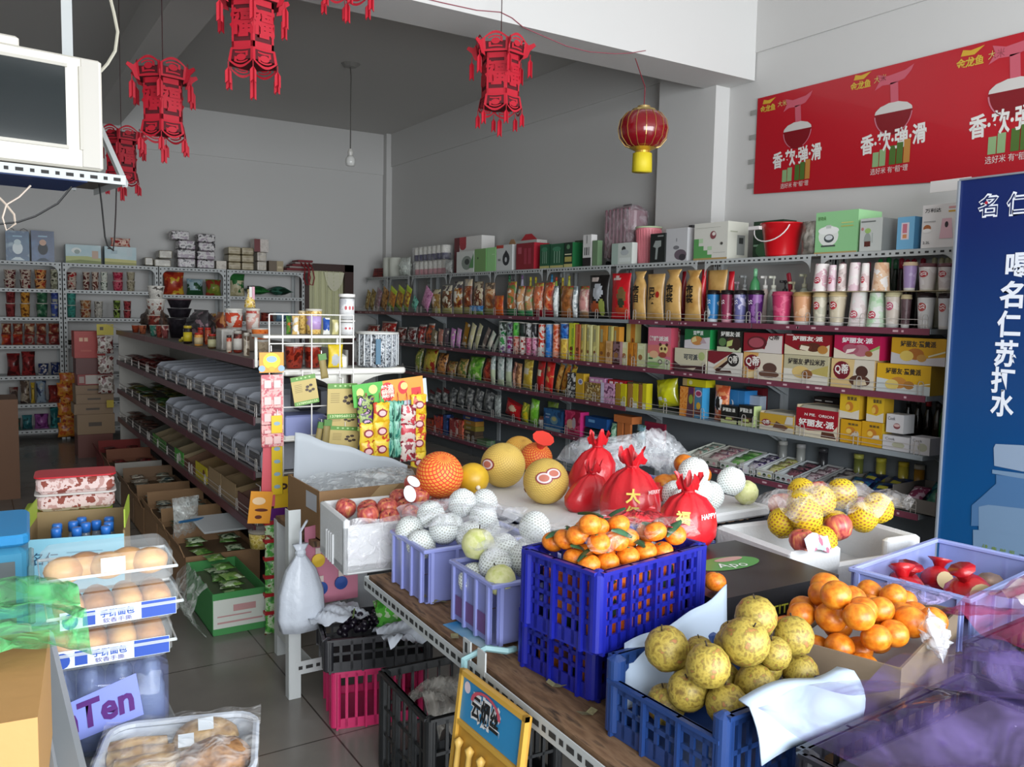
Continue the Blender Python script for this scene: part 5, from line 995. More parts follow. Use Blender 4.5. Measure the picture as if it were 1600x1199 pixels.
for a,b,ym,yt,c,nm in[(104,121,477,457,K('2f7a72','4a9a8c','3a6a60'),'teal'),(125,145,483,469,K('a86a3c','c8b090','8a3a24'),'orange and cream'),(147,163,484,471,K('a8a49a','c8c4ba','5a5650'),'pale grey'),(177,190,484,469,K('3a4a24','8aa04c','1f2418'),'olive and black'),(193,207,485,470,K('8a2a34','a84a4c','4a1c20'),'rosy red')]:
 cup_stack(a,b,496,ym,yt,z3b,c,c,nm)
for a,b,yt,z,c,lb,ya in[(256,291,425,1.561,('8a2018','a83a20','c8a030'),'red and yellow snack bag on the back rack under black tissue packs',0),(293,321,436,1.561,('7a9aa8','a0b8c0','1f4a2c'),'pale blue and green snack bag beside the red and yellow one',0),(323,349,437,1.561,('8a8a3c','6a7a2c','8a3424'),'olive and red snack bag beside the back rack post',0),(360,386,428,1.561,('a8a07c','c0b898','2c6a34'),'cream bag with green top on the back rack under the tan packs',1)]:
 B_pack(a,b,yt,z,.14,[mix(*c,s=10),mat(c[2],.4)],'snack_bag',lb,'snack bag','snack bags on the back racks',bands=[(.75,1,1)]if ya else[(0,.3,1)]if c[2]=='1f4a2c' else[],seed=310+a)
for i,(px,c,z)in enumerate([(408,('1f5a2c','2f7a3a','123a1c'),1.562),(432,('1a4a34','3a6a5a','123020'),1.562)]):
 o=link('green_bag',bagmesh('green_bag',.30,.22,.10,[mix(*c,s=8)],seed=330+i),None,(xat(px,YR+.1,z)+(-.03 if i==0 else .05),YR+.10,z+.065),(-PI/2,0,.1))
 o.rotation_euler=(-1.45,0,0); o.location.y=YR+.06
 tag(o,['bright green bag lying flat on the back rack near the doorway','dark green bag lying flat nearest the doorway'][i],'bag')
for i,(px,c)in enumerate([(372,('6a3a24','8a5a34','4a2a1c')),(395,('5a5a34','8a7a4a','3a2a1c')),(420,('6a1c1c','8a3a2c','3a1414')),(444,('5a7a94','8aa8bc','3a5a70'))]):
 B_pack(px-11,px+11,489,1.271,.12,[mix(*c,s=14)],'snack_bag',['brown','olive brown','dark red','greyish blue'][i]+' bag on the lower back rack shelf behind the jars','snack bag','snack bags on the back racks',seed=340+i)
# packs of red noodles and dark bags lower down
for i,(a,b)in enumerate([(2,19),(20,37),(38,56),(57,74),(76,95)]):
 B_pack(a,b,523,z4b,.12,[mix('7a1c1c','a83a24','b8602c',s=20)]if i<2 else[mix('6a2424','8a3a34','a89080',s=20)],'noodle_bag','lower red noodle bag on the back rack, %s from the rack post'%nth(4-i),'noodle bag','red noodle bags',seed=350+i)
 zt_=zat(523,xat((a+b)/2,YR,z4b),YR)+.002
 B_pack(a,b,506,zt_,.12,[mix('6a2020','8a4a34','c0a888',s=20)],'noodle_bag','upper red noodle bag on the back rack, %s from the rack post'%nth(4-i),'noodle bag','red noodle bags',seed=360+i)
for a,b,yt,z,c,lb in[(106,128,532,z4b,('2a2a22','3f3f30','1c1c18'),'dark flat bag beside the brown mound'),(130,158,523,z4b,('3a2024','4a2c2c','241418'),'dark brown bag heaped on the back rack behind the hanging strips'),
(11,33,553,z5b,('5a1414','7a2020','3a0c0c'),'dark red bag on the low back shelf, far from the post'),(34,57,550,z5b,('5a1414','8a2828','3a0c0c'),'dark red bag on the low back shelf, middle'),(60,78,569,z5b,('a8a0a0','1f3060','c8c0b8'),'white and navy bag on the low back shelf'),(80,96,567,z5b,('8a8a90','1a2a5a','b0a8a0'),'white and navy bag on the low back shelf next to the post'),
(15,30,606,z6b,('4a3a34','8a7a70','6a2a28'),'grey brown bag, lower back shelf, far from the post'),(32,48,596,z6b,('5a4a40','a89a88','3a2a28'),'pale striped bag on the lower back shelf'),(49,56,599,z6b,('a88a2c','c8a83c','6a5a2c'),'narrow yellow bag on the lower back shelf'),(57,74,596,z6b,('2a3a5a','8a9aa8','a8a8a0'),'blue and clear bag on the lower back shelf'),(76,97,603,z6b,('6a1c1c','8a3028','4a1818'),'maroon bag on the lower back shelf by the post'),
(17,34,655,z7b,('5a4a40','3a6a60','7a3a34'),'brown and teal bag on the bottom back shelf'),(35,52,650,z7b,('1f5a60','3a7a80','184448'),'teal bag on the bottom back shelf'),(54,78,648,z7b,('6a2a6a','8a4a88','4a1c4a'),'purple bag on the bottom back shelf'),(79,94,637,z7b,('1f5a5c','347a7a','143a3c'),'tall teal bag on the bottom back shelf by the post')]:
 B_pack(a,b,yt,z,.12,[mix(*c,s=14)],'goods_bag',lb,'bag',seed=int(a+yt))
# strip of orange snack packets hanging from the post, cartons stacked in front
yh=9.98; x0=xat(106,yh,.6)
t=thing('snack_strip','hanging strip of orange snack packets tied to the back rack post','snack strip',(x0,yh+.09,.98))
obj('hook',MB().tube([(0,0,0),(0,-.09,.0),(0,-.09,-.29)],.003,4),mat('b0a8a0',.4),t)
for i in range(6):
 obj('snack_packet',MB().bag(.19,.155,.06,8,8,.5,380+i,0,Matrix.Translation((.012*(-1)**i,-.09,-.42-.105*i))),mix('b8521c','c8842c','8a2a14',s=16),t,smooth=True)
tag(obj('paper_sign',MB().box((0,0,0),(.15,.003,.34)),mat('b8b0ac',.6),None,(xat(106,10.06,.34),10.07,.24+.02)),'white paper sheet taped low on the back rack post','paper')
stack=[(126,173,720,688,'7a4a38','dull brown carton at the bottom'),(123,173,688,655,'8a6e50','big tan carton above the dull brown one'),(122,174,655,644,'866a4c','flat tan carton, third from the floor'),(122,173,644,634,'84684a','flat tan carton, fourth from the floor')]
YK=8.75; zz=.0005
for i,(h,c,w,lb)in enumerate([(.22,'6a3428',.30,'dull red-brown carton at the bottom of the stack by the pegboard end'),(.19,'8f7352',.32,'tan carton with a dark print, second up in the stack by the pegboard'),(.10,'8a6e4e',.33,'flat tan carton, third up in the stack by the pegboard'),(.09,'8a6e4e',.32,'flat tan carton, fourth up in the stack by the pegboard'),(.085,'86694a',.33,'flat tan carton under the white tray, by the pegboard')]):
 carton('carton',lb,'carton',(xat(149,YK,.4)+.01*math.sin(i*2.2),YK+.17,zz),0,(w,.3,h-.002),c,[('r',.3,.4,.65,.6,'4a3a2a')]if i else[],'cartons stacked by the pegboard end'); zz+=h
carton('carton','red carton rimmed white box near the top of the stack by the pegboard','carton',(xat(150,YK,zz),YK+.17,zz),0,(.30,.28,.10),'8a2420',[('r',.22,.1,.97,.92,'b8b0a8'),('r',.04,.2,.18,.8,'a89088')],'cartons stacked by the pegboard end'); zz+=.101
carton('carton','brown red carton under the bright red one by the pegboard','carton',(xat(146,YK,zz),YK+.18,zz),0,(.28,.27,.15),'5a2018',[],'cartons stacked by the pegboard end'); zz+=.151
carton('carton','bright red carton on top of the stack by the pegboard end','carton',(xat(142,YK,zz),YK+.19,zz),0,(.26,.26,.25),'a82418',[('r',.16,.62,.28,.76,'d8a888'),('r',.32,.62,.44,.76,'d8a888'),('r',.2,.24,.55,.3,'b84a38'),('r',.8,.2,.98,.3,'d8a090')],'cartons stacked by the pegboard end')
# hanging card of three clear packets at the gondola's pegboard end
xh,yh=xat(166,8.5,1.2),8.60
t=thing('packet_strip','strip of three clear packets under a yellow card at the pegboard end','packet strip',(1.17,8.575,1.30))
xo=xat(165,8.57,1.2)-1.17
obj('hook',MB().tube([(0,-.07,-.0935),(0,-.02,-.0935),(xo,.03,-.03),(xo,.03,-.06)],.003,4),mat('b0a8a0',.4),t)
obj('header_card',MB().box((xo,.03,-.09),(.14,.004,.10)).box((xo-.03,.027,-.08),(.03,.002,.03),1),[mat('b8a82c',.5),mat('4a3a1c',.5)],t)
for i in range(3):obj('clear_packet',MB().bag(.14,.165,.03,6,6,.3,400+i,0,Matrix.Translation((xo,.03,-.31-.185*i))),mix('8a8078','c8c0b8','6a2a28',s=20),t,smooth=True)
obj('price_tag',MB().box((xo+.03,.03,-.78),(.06,.003,.07)),mat('b8a020',.5),t)
# --- goods on the low aisle gondola
ZG=[z+.001 for z in GZ]
def gx(px,z,x=XG):return yat(px,x,z)
def heap(name,label,cat,group,cols,x0,x1,y0,y1,z,size,layers=2,seed=1,thick=.025,tilt=.12,bands=()):
 """loose packets lying on one another; each its own object sharing one of three meshes"""
 q=random.Random(seed); w,h=size; ms=[bagmesh(name,w,h,thick,[c if not isinstance(c,str)else mat(c,.3)for c in(cols[i%len(cols)],)]+[mat('d8d4cc',.35)],bands,[],seed+i,nx=5,nz=6)for i in range(max(3,len(cols)))]
 n=0; step=max(w,h)*.99
 for L in range(layers):
  nx=max(1,int((x1-x0)/step)-(L>0)*0); ny=max(1,int((y1-y0)/step)-(1 if L else 0))
  for i in range(nx):
   for j in range(ny):
    if L and q.random()<.25:continue
    x=x0+(x1-x0)*(i+.5)/nx; y=y0+(y1-y0)*(j+.5)/ny+(step*.3 if L else 0)
    o=link(name,ms[q.randrange(len(ms))],None,(x+q.uniform(-.004,.004),y-h*.45,z+thick*.55+L*thick*1.25),(-PI/2+q.uniform(-tilt,tilt)*.4,q.uniform(-.3,.3),0))
    a=q.uniform(-.22,.22); o.rotation_euler=(-PI/2,0,a); o.location.x+=math.sin(a)*h*.45; o.scale=(.9,.9,.9)
    tag(o,label,cat,group); n+=1
 return n
# top of the gondola, from the far end to the white rack
def gslot(px0,px1,yt,z,xo=.10):
 x=XG+xo; a,b=yat(px0,x,z),yat(px1,x,z); return x,(a+b)/2,abs(a-b),max(.03,zat(yt,x,(a+b)/2)-z)
def face(px0,px1,depthY):
 return(px1-px0)/FPX*depthY
def rnd_at(px0,px1,xo,z):
 x=XG+xo; y=yat((px0+px1)/2,x,z); d=(Vector((x,y,z))-ORG).dot(FWD); return x,y,(px1-px0)/FPX*d/2
def bowl(px0,px1,yt,xo,z,cols,label,lidc='d8d4cc',name='noodle_bowl',inv=False,group='noodle bowls on the gondola'):
 x,y,r=rnd_at(px0,px1,xo,z); h=zat(yt,x,y)-z; h=max(h,.04)
 p=[(.001,0),(r*.72,.002),(r*.97,h*.92),(r,h*.95)]if not inv else[(.001,0),(r,.002),(r,h*.05),(r*.72,h*.99),(.001,h)]
 vessel(name,label,'bowl',(x,y,z),p,[mix(*cols,s=30)],[]if inv else[('lid',[(r*1.01,h*.95),(r*1.01,h),(.001,h)],mat(lidc,.4))],group,n=18)
 return z+h+.001
zt0=ZG[0]
za=bowl(231,256,492,.20,zt0,('5a2a24','8a3a30','a89080'),'dark red noodle bowl under the white ones at the far gondola end','c8c0b4')
za=bowl(229,258,467,.20,za,('c8c4bc','d8d4cc','8a4a3c'),'lower white printed noodle bowl of the tall stack','d8d4cc')
za=bowl(231,257,447,.20,za,('c8c4bc','d8d4cc','5a5450'),'upper white printed noodle bowl of the tall stack','d0ccc4')
for i,(px,c,lb)in enumerate([(212,('6a2a1c','a84a2c','8a3424'),'brick red noodle tub leaning at the far end of the gondola'),(223,('8a4a34','b86a48','6a2c20'),'rusty orange noodle tub beside the leaning one'),(240,('2a6a5a','4a8a78','c8c8bc'),'green noodle cup in front of the white bowl stack'),(250,('7a2a24','a04a3c','5a2420'),'brick red noodle cup in front of the white bowl stack'),(258,('5a2a2c','8a4a48','c8b8ac'),'dark noodle cup beside the black bowls')]):
 bowl(px-6,px+6,508,.07,zt0,c,lb,'b8b0a4','noodle_cup')
x,y,r=rnd_at(185,205,.25,zt0)
for i in range(3):
 tag(obj('dark_bag',MB().bag(.26,.20,.14,8,8,.3,420+i),mix('3a2a24','5a4438','241a18',s=14),None,(XG+.24,7.80+.27*i,zt0+.001),(0,0,RZ),True),'dark brown bag slumped at the far gondola end, %s from the pegboard'%nth(2-i),'bag','dark bags at the far gondola end')
zz=zt0
for i,(yt,w0)in enumerate([(497,0),(482,-1),(468,-1)]):
 zz=bowl(262,299,yt,.20,zz,('17151a','201c22','2a262c'),['lowest','middle','topmost'][i]+' black bowl of the stack on the gondola','5a1c2c' if i==2 else '1a181c','black_bowl',group='black bowls on the gondola')
x,y,w,h=gslot(304,326,479,zt0,.2)
tag(obj('wrapped_bundle',MB().bag(w*1.0,h*.9,.16,10,10,.35,431),mix('221f22','3a3538','8a7078',s=10),None,(x,y,zt0+.001),(0,0,RZ),True),'black plastic wrapped bundle beside the black bowls','bundle')
for i,(a,b,yt,c)in enumerate([(329,338,490,('a87a34','c89a4c','7a3a24')),(340,350,488,('9a5a34','b87a48','6a2c24'))]):
 x,y,w,h=gslot(a,b,yt,zt0,.37)
 tag(obj('snack_bag',MB().bag(w*.95,h,.1,8,8,.2,440+i),mix(*c,s=16),None,(x,y,zt0+.001),(0,0,RZ),True),'brownish snack bag behind the honey jars, %s from the black bundle'%nth(i),'snack bag')
def jar(px0,px1,y0,yt,xo,z,col,lid,label,labc=None,name='jar',group='jars on the gondola',glass=True,taper=1.):
 x,y,r=rnd_at(px0,px1,xo,z); h=zat(yt,x,y)-z
 o=vessel(name,label,'jar',(x,y,z),[(.001,0),(r*.92*taper,.003),(r*taper,h*.08),(r,h*.8),(r*.86,h*.86),(r*.86,h*.9)],[mix(*col,s=22,r=.12)if isinstance(col,tuple)else mat(col,.12)],[('lid',[(r*.92,h*.86),(r*.92,h*.99),(r*.8,h),(.001,h)],mat(lid,.3))],group,n=18)
 if labc:obj('paper_label',MB().lathe([(r*1.015,h*.15),(r*1.015,h*.65)],18),mix(*labc,s=30)if isinstance(labc,tuple)else mat(labc,.5),o,smooth=True)
 return z+h+.001
jar(287,300,537,509,.045,zt0,'1c1414','b8a030','dark sauce bottle with a yellow label on the gondola','c8b428')
x,y,r=rnd_at(280,287,.05,zt0); tag(obj('banana_snack',MB().tube([(-.04,0,.012),(0,.01,.016),(.045,.0,.03)],.011,8),mat('c8b42c',.4),None,(x,y,zt0+.0),(0,0,RZ)),'small yellow curved packet lying in front of the black bowls','packet')
jar(304,317,543,520,.05,zt0,('b8702c','d89a4c','8a4a1c'),'a8241c','amber jar with red lid, first from the yellow-labelled bottle','c8b48a')
jar(325,338,546,522,.05,zt0,('3a2a1c','5a4428','241a14'),'a8241c','dark jar with red lid and pale label, beside the clear box','b8b48c')
jar(309,318,530,512,.13,zt0,('8a2418','a83424','5a1810'),'b8281c','red jar behind the amber jar')
jar(320,330,532,512,.14,zt0,('9a3a1c','b85a34','6a2414'),'b8281c','red jar behind the dark jar')
x,y,w,h=gslot(341,351,513,zt0,.06)
tag(obj('clear_box',MB().rbox((0,0,h/2),(w*.9,.09,h),.008),mat('a8a49c',.12,alpha=.45),None,(x+.03,y,zt0+.0005),(0,0,RZ)),'tall clear plastic box between the jars on the gondola','box')
jar(354,362,552,524,.04,zt0,('8a2c20','b84a34','c8b8a0'),'2a2422','slim red jar beside the clear box','c8b8a8')
jar(365,378,530,517,.08,zt0,('5a1c18','7a2c20','3a1410'),'a8a49c','dark red jar with a white label beside the orange tubs','d0ccc4')
jar(381,390,552,520,.04,zt0,('a89c8a','c8bca8','6a5a4a'),'c8c4b8','pale slim jar beside the orange tubs')
def tub(px0,px1,yt,xo,z,col,lidc,label,labc=None,group='food tubs on the gondola'):
 x,y,r=rnd_at(px0,px1,xo,z); h=zat(yt,x,y)-z
 o=vessel('tub',label,'tub',(x,y,z),[(.001,0),(r*.84,.003),(r*.97,h*.9),(r*.97,h*.92)],[mix(*col,s=24,r=.2)],[('lid',[(r,h*.9),(r*1.02,h*.93),(r*1.0,h*.99),(.001,h)],mat(lidc,.3))],group,n=22)
 if labc:obj('paper_label',MB().lathe([(r*.90,h*.15),(r*.985,h*.8)],22),mix(*labc,s=16),o,smooth=True)
 return z+h+.001
x,y,r=rnd_at(352,380,.22,zt0); hb=zat(517,x,y)-zt0
tag(obj('wooden_riser',MB().rbox((0,0,hb/2),(.62,.16,hb),.004),mat('5a4a3c',.6),None,(XG+.22,yat(378,XG+.22,zt0)-.0,zt0+.0005),(0,0,RZ)),'low brown riser box behind the jars on the gondola','box')
zr=zt0+hb+.001
tub(352,379,482,.22,zr,('c8c4bc','d8d4cc','b8b0a8'),'d8d6ce','big white-lidded tub printed with red shrimp',('d8d0c8','c8482c','d8c8bc'))
zq=tub(384,406,482,.22,zr,('b8a498','d0c0b4','a83a2c'),'d0ccc0','big tub with a pinkish label beside the shrimp tub',('d8ccc4','c8988c','d8d0c8'))
x,y,r=rnd_at(378,403,.23,zq); h=zat(447,x,y)-zq
o=vessel('sweet_jar','conical jar of yellow sweets with a black cap on top of the tub','jar',(x,y,zq),[(.001,0),(r*.7,.002),(r*.62,h*.3),(r*.34,h*.55),(r*.3,h*.85)],[mix('c8a03c','d8b858','e8d8a8','8a5a24',s=60,r=.2)],[('cap',[(r*.3,h*.85),(r*.3,h),(.001,h)],mat('17151a',.3))],None,n=16)
obj('paper_tag',MB().box((0,-r*.36,h*.66),(r*.34,.003,h*.6)).box((r*.36,-r*.34,h*.68),(r*.3,.003,h*.58),1),[mat('d0ccc8',.5),mat('c890a0',.5)],o)
zq=tub(398,420,531,.07,zt0,('8a7a64','a89880','c8bca8'),'c0bcb4','clear beige tub under the orange one beside the wire grid')
tub(393,420,513,.07,zq,('c8581c','d87434','b8481c'),'c8c4bc','orange tub stacked on the beige tub beside the wire grid')
# heaps and bins on the slanted shelves below
red=[mix('5a1418','7a2424','3a0c10',s=18),mix('6a2020','8a3430','a89088',s=22),mix('4a1818','6a2c28','2a0c0c',s=16)]
heap('snack_packet','small dark red packet heaped at the far end of the upper gondola shelf','packet','dark red packets on the upper gondola shelf',red,XG+.03,XG+.42,6.9,8.5,ZG[1],(.13,.17),2,501)
grn=[mix('2a4a20','3a6a2c','1a2c18',s=14),mix('8a7a34','6a6a2c','3a3a1c',s=14),mix('3a2c24','5a4438','6a8a7a',s=14)]
heap('snack_packet','small green or brown packet heaped on the third gondola shelf','packet','green and brown packets on the gondola',grn,XG+.03,XG+.42,6.55,8.5,ZG[2],(.13,.17),2,502)
brn=[mix('4a3028','6a483c','2c1c18',s=16),mix('5a3a30','7a5a4c','3a2420',s=16)]
heap('snack_packet','small dark brown packet heaped at the far end of the lowest gondola shelf','packet','dark brown packets on the gondola',brn,XG+.03,XG+.42,7.2,8.5,ZG[3],(.13,.17),2,503)
bin_m=mat('a6aab4',.35); bin_d=mat('5a5c60',.5)
cc=[mix('8a1c24','a83038','c8a8a0',s=40),mix('3a2420','6a3a30','241410',s=30),mix('2a5a4a','4a7a68','1c3a30',s=30),mix('6a1420','8a2834','4a0c14',s=30)]
def bins(z,ys,dx,w,tall,nm,seed):
 q=random.Random(seed)
 for i,y in enumerate(ys):
  t=thing('display_bin','white plastic display bin on the %s gondola shelf, %s from the wire grid'%(nm,nth(i)),'bin',(XG+dx,y,z),RZ,'white display bins')
  D=.37; th=.004; hf=tall*.75
  mb=MB().box((0,D/2,th/2),(w,D,th)).box((0,D-th/2,tall*.6),(w,th,tall*1.2))
  for s in(-1,1):mb.prism([(0,0),(D,0),(D,tall*1.2),(.03,tall),(0,hf)],th,0,Matrix.Translation((s*(w/2-th/2),0,0))@Matrix.Rotation(PI/2,4,'Z'))
  obj('bin_body',mb,bin_m,t)
  mb=MB().box((0,th/2,hf*.1),(w-.01,th,hf*.2)).box((0,th/2,hf*.93),(w-.01,th,hf*.14))
  for s in(-1,1):mb.box((s*(w/2-.012),th/2,hf*.5),(.02,th,hf))
  obj('front_frame',mb,bin_m,t); obj('window',MB().box((0,th,hf*.5),(w-.03,.002,hf*.7)),mat('6a6c72',.2,alpha=.6),t)
  if q.random()<.75:
   m=cc[q.randrange(4)]
   for k in range(2):
    o=link('sweet_packet',bagmesh('sweet_packet',w*.62,.13,.03,[m],seed=seed*50+i*2+k,nx=5,nz=6),None,(XG+dx+.09+.135*k,y,z+.03+.004*k),(-1.35,0,RZ))
    tag(o,'small packet lying in the %s shelf bin, %s from the wire grid, %s'%(nm,nth(i),['front','rear'][k]),'packet','packets in the display bins')
bins(ZG[1],[4.14+.245*i for i in range(11)],.024,.235,.10,'upper',5)
bins(ZG[2],[4.15+.265*i for i in range(9)],.024,.25,.125,'middle',6)
# lowest shelf: open display cartons leaning back
def disp(y,w,h,c,inner,label,art=None,z=ZG[3],dx=.02,ht=.17):
 t=thing('display_carton',label,'carton',(XG+dx,y,z+.001),RZ,'display cartons on the lowest gondola shelf')
 D=.33; th=.004; hf=h
 mb=MB().box((0,D/2,th/2),(w,D,th)).box((0,D-th/2,ht/2),(w,th,ht))
 for s in(-1,1):mb.prism([(0,0),(D,0),(D,ht),(0,hf)],th,0,Matrix.Translation((s*(w/2-th/2),0,0))@Matrix.Rotation(PI/2,4,'Z'))
 obj('carton_body',mb,mat(inner,.75),t)
 f=MB().box((0,th/2-.003,hf*.6),(w,th,hf*1.2)); ms=[mat(c,.45)]
 if art=='flower':f.k=1; ms.append(mat('d8d8cc',.5)); f.ell(w*.1,hf*.6,.045,.03,-.004,14,1)
 if art=='dark':f.k=1; ms.append(mat('6a3a1c',.5)); f.ell(w*.25,hf*.7,.03,.02,-.004,14,1)
 obj('front_panel',f,ms,t)
for args in[(7.02,.22,.05,'2a2a28','4a4a40','blackish display carton on the lowest gondola shelf, furthest down the aisle'),(6.77,.24,.06,'4a8a2c','8a7a5c','green fronted carton, next to the blackish one'),(6.50,.24,.06,'3a7a2c','7a6a50','green fronted carton, third from the blackish end'),(6.22,.26,.06,'2c2c2a','6a6048','dark fronted carton between the green ones'),(5.92,.28,.07,'4aa83c','8a7a5c','bright green carton with a pale flower print','flower'),(5.60,.28,.05,'6a3a24','7a5a44','low brown carton between the green and yellow ones'),(5.27,.30,.08,'c8b81c','8a7048','bright yellow carton with a brown cartoon-like spot','dark'),(4.93,.28,.10,'9a8260','8a7252','tan carton with a rounded front beside the yellow one'),(4.62,.28,.10,'967e5c','86704f','second tan carton beyond the yellow one'),(4.28,.30,.08,'5a2a24','6a4a3c','reddish brown carton nearest the wire grid')]:
 disp(*args)
for i,y in enumerate([6.77,6.50,5.92,5.60,5.27,4.93,4.62,4.28]):
 for k in range(2):
  o=link('sweet_packet',bagmesh('sweet_packet',.17,.11,.03,[[mix('6a1c1c','8a3a30','c8a898',s=24),mix('3a3a34','6a6a5c','1c1c1a',s=24),mix('8a6a4c','a88a64','6a4c34',s=24)][(i+k)%3]],seed=540+i*2+k,nx=5,nz=6),None,(XG+.09+.115*k,y,ZG[3]+.035),(-1.35,0,RZ))
  tag(o,'packet in the lowest-shelf display carton %s from the pegboard end, %s'%(nth(i+1),['front','rear'][k]),'packet','packets in the display cartons')
# --- open cartons on the floor along the gondola
def open_carton(name,label,x0,x1,y0,y1,h,col,z=0.0005,flaps=True,front=None,group='open cartons along the aisle',rz=0.):
 """carton with walls, floor and splayed top flaps"""
 cx,cy=(x0+x1)/2,(y0+y1)/2; w,d=x1-x0,y1-y0; th=.005
 t=thing(name,label,'carton',(cx,cy,z),rz,group)
 mb=MB().box((0,0,th/2),(w,d,th)).box((-w/2+th/2,0,h/2),(th,d,h)).box((w/2-th/2,0,h/2),(th,d,h)).box((0,d/2-th/2,h/2),(w-2*th,th,h)).box((0,-d/2+th/2,h/2),(w-2*th,th,h))
 obj('carton_body',mb,mat(col,.75,bump=.1,bscale=30),t)
 if flaps:
  for s,L in((-1,.07),):
   mb=MB().box((0,0,.035),(th,d*.96,L)); obj('flap',mb,mat(col,.75),t,(s*(w/2+.004),0,h-.004),(0,s*.35,0))
  mb=MB().box((0,0,.04),(w*.9,th,.08)); obj('flap',mb,mat(col,.75),t,(0,d/2-.002,h-.004),(-.3,0,0))
 return t,z+th
G1=[mix('3a6a2c','5a8a3c','a8c890',s=20),mix('4a7a34','7aa050','c8d8b8',s=18),mix('2a4a24','b8c8a8','6a8a4c',s=22)]
G2=[mix('5a6a5c','a8a898','8a6a50',s=20),mix('6a7a6a','b8b8a8','3a4a4a',s=20),mix('8a8070','c8c0b0','5a4a40',s=20)]
G3=[mix('1c3a20','2c5a2c','6a8a5c',s=22),mix('243a24','8aa08a','1a241a',s=22)]
FC=[
(4.36,4.74,.20,'8a6a4a','tan open carton of green packets just behind the green and white one',G1),
(4.79,5.10,.21,'92724f','tan open carton with dark wrappers, third from the wire grid',G3),
(5.15,5.55,.22,'8c6c4b','tan open carton of pale packets, fourth from the wire grid',G2),
(5.60,5.95,.19,'8a6a4a','tan open carton of clear packets, fifth from the wire grid',G2),
(6.00,6.55,.20,'7a6048','brown open carton heaped with shiny clear packets beyond the pale ones',G2),
(6.60,6.95,.17,'a8a49c','white rimmed open carton halfway down the aisle',G3),
(7.00,7.45,.20,'7a4a34','reddish brown open carton towards the pegboard end',[red[0],brn[0]]),
(7.50,7.95,.20,'7a2420','red carton of dark packets nearest the pegboard end',red)]
for i,(a,b,h,c,lb,hc)in enumerate(FC):
 t,zf=open_carton('open_carton',lb,.87,1.24,a,b,h,c)
 zz=zf+h*.86
 obj('carton_filler',MB().box((0,0,zz/2),(.355,b-a-.015,zz-.012)),mat('6a543c',.8),t)
 heap('snack_packet','loose small packet in the %s open carton from the wire grid along the aisle'%nth(i+1),'packet','packets in aisle carton %s'%NUM[i+2],hc,.885,1.225,a+.02,b-.02,zz,(.10,.12),2,600+i)
# the green and white carton nearest the viewer, in a clear bag
t,zf=open_carton('open_carton','green and white open carton of green packets wrapped in clear plastic, at the aisle mouth',.86,1.10,3.76,4.30,.19,'3f8a4a',flaps=False)
mb=MB(); mb.quad(-.117,.03,.117,.16,-.2706,0).quad(-.117,.0,.117,.03,-.2704,1)
for j,(a,b,c,d)in enumerate([(-.03,.10,.07,.13),(-.1,.05,.1,.058),(-.1,.08,.05,.086)]):mb.quad(a,b,c,d,-.271,2)
obj('printed_front',mb,[mat('c8ccc4',.5),mat('3f8a4a',.5),mat('b88a8a',.5)],t)
obj('carton_filler',MB().box((0,0,.075),(.225,.52,.13)),mat('5a6a4c',.8),t)
heap('snack_packet','green sweet packet in the green and white carton at the aisle mouth','packet','green packets at the aisle mouth',G1,.875,1.09,3.79,4.28,.142,(.10,.12),3,620)
def cling(u,v):a=PI*(.42+u*.75); return(-.15-.06*math.sin(v*PI)*(1+.3*math.sin(u*19)),-.30+u*.42+.02*math.sin(v*17),.004+.24*v+.01*math.sin(u*23))
obj('plastic_cover',MB().grid(16,10,cling),film('f0f4f0',.26,.1),t,smooth=True)
tag(obj('pale_card',MB().rbox((0,0,.006),(.24,.19,.012),.004),mat('b4b8ba',.5),None,(1.08,4.56,.30),(.25,.05,.2)),'pale grey card sheet lying on the cartons by the aisle mouth','card')
tag(obj('blue_pen',MB().lathe([(.001,0),(.007,.004),(.007,.19),(.002,.2)],8),mat('2f6a9a',.4),None,(1.02,4.62,.325),(1.45,0,-.9)),'long blue stick lying on the pale card','stick')
x,y=.99,4.66
tag(obj('clear_bag',MB().bag(.15,.25,.1,8,8,.3,630),film('e0e6e4',.4,.1),None,(.955,4.765,.17),(0,0,.2),True),'crumpled clear bag standing between the tan cartons','bag')
o=vessel('snack_cup','round clear cup of yellow corn snacks by the hanging green strip','cup',(1.15,4.02,.30),[(.001,0),(.05,.002),(.058,.075)],[mix('c8b048','e0cc80','a88a30',s=60)],[('lid',[(.06,.075),(.06,.085),(.001,.085)],mat('c8c4bc',.2,alpha=.5))])
# --- white plastic rack and wire grid at the gondola's near end
YW=3.78
wp=mat('d6d4cc',.35,coat=.2)
def wx(px,z,y=YW):return xat(px,y,z)
ZW1=1.175
xa,xb=1.19,1.86
t=thing('plastic_corner_rack','white plastic shelf rack with a central post behind the wire grid','rack',(wx(543,.8),YW+.11,0))
xo=t.location.x
mb=MB().rbox((0,.02,.62),(.085,.06,1.24),.02); obj('post',mb,wp,t)
obj('foot',MB().rbox((0,.02,.012),(.28,.18,.024),.03),wp,t)
def rshelf(z,x0,x1,d=.21,h=.03):
 s=obj('shelf',MB().rbox(((x0+x1)/2-xo,.02,z-h/2),(x1-x0,d,h),.03),wp,t)
 for sgn,e in((-1,x0),(1,x1)):
  L=abs(e-xo)*.8; mb=MB().prism([(sgn*.04,z-h),(sgn*L,z-h)]+[(sgn*(.04+(L-.04)*(1-math.sin(a))),z-h-.11*(1-math.cos(a)))for a in[PI/2*i/6 for i in range(7)]][1:],.02,0,Matrix.Translation((0,-.06,0)))
  obj('bracket',mb,wp,s)
rshelf(ZW1,xa,wx(640,ZW1)); rshelf(.87,xa,wx(620,.87)); rshelf(.20,xa,wx(610,.2))
obj('upper_shelf',MB().rbox((-.17,.02,1.325),(.44,.20,.014),.01),wp,t)
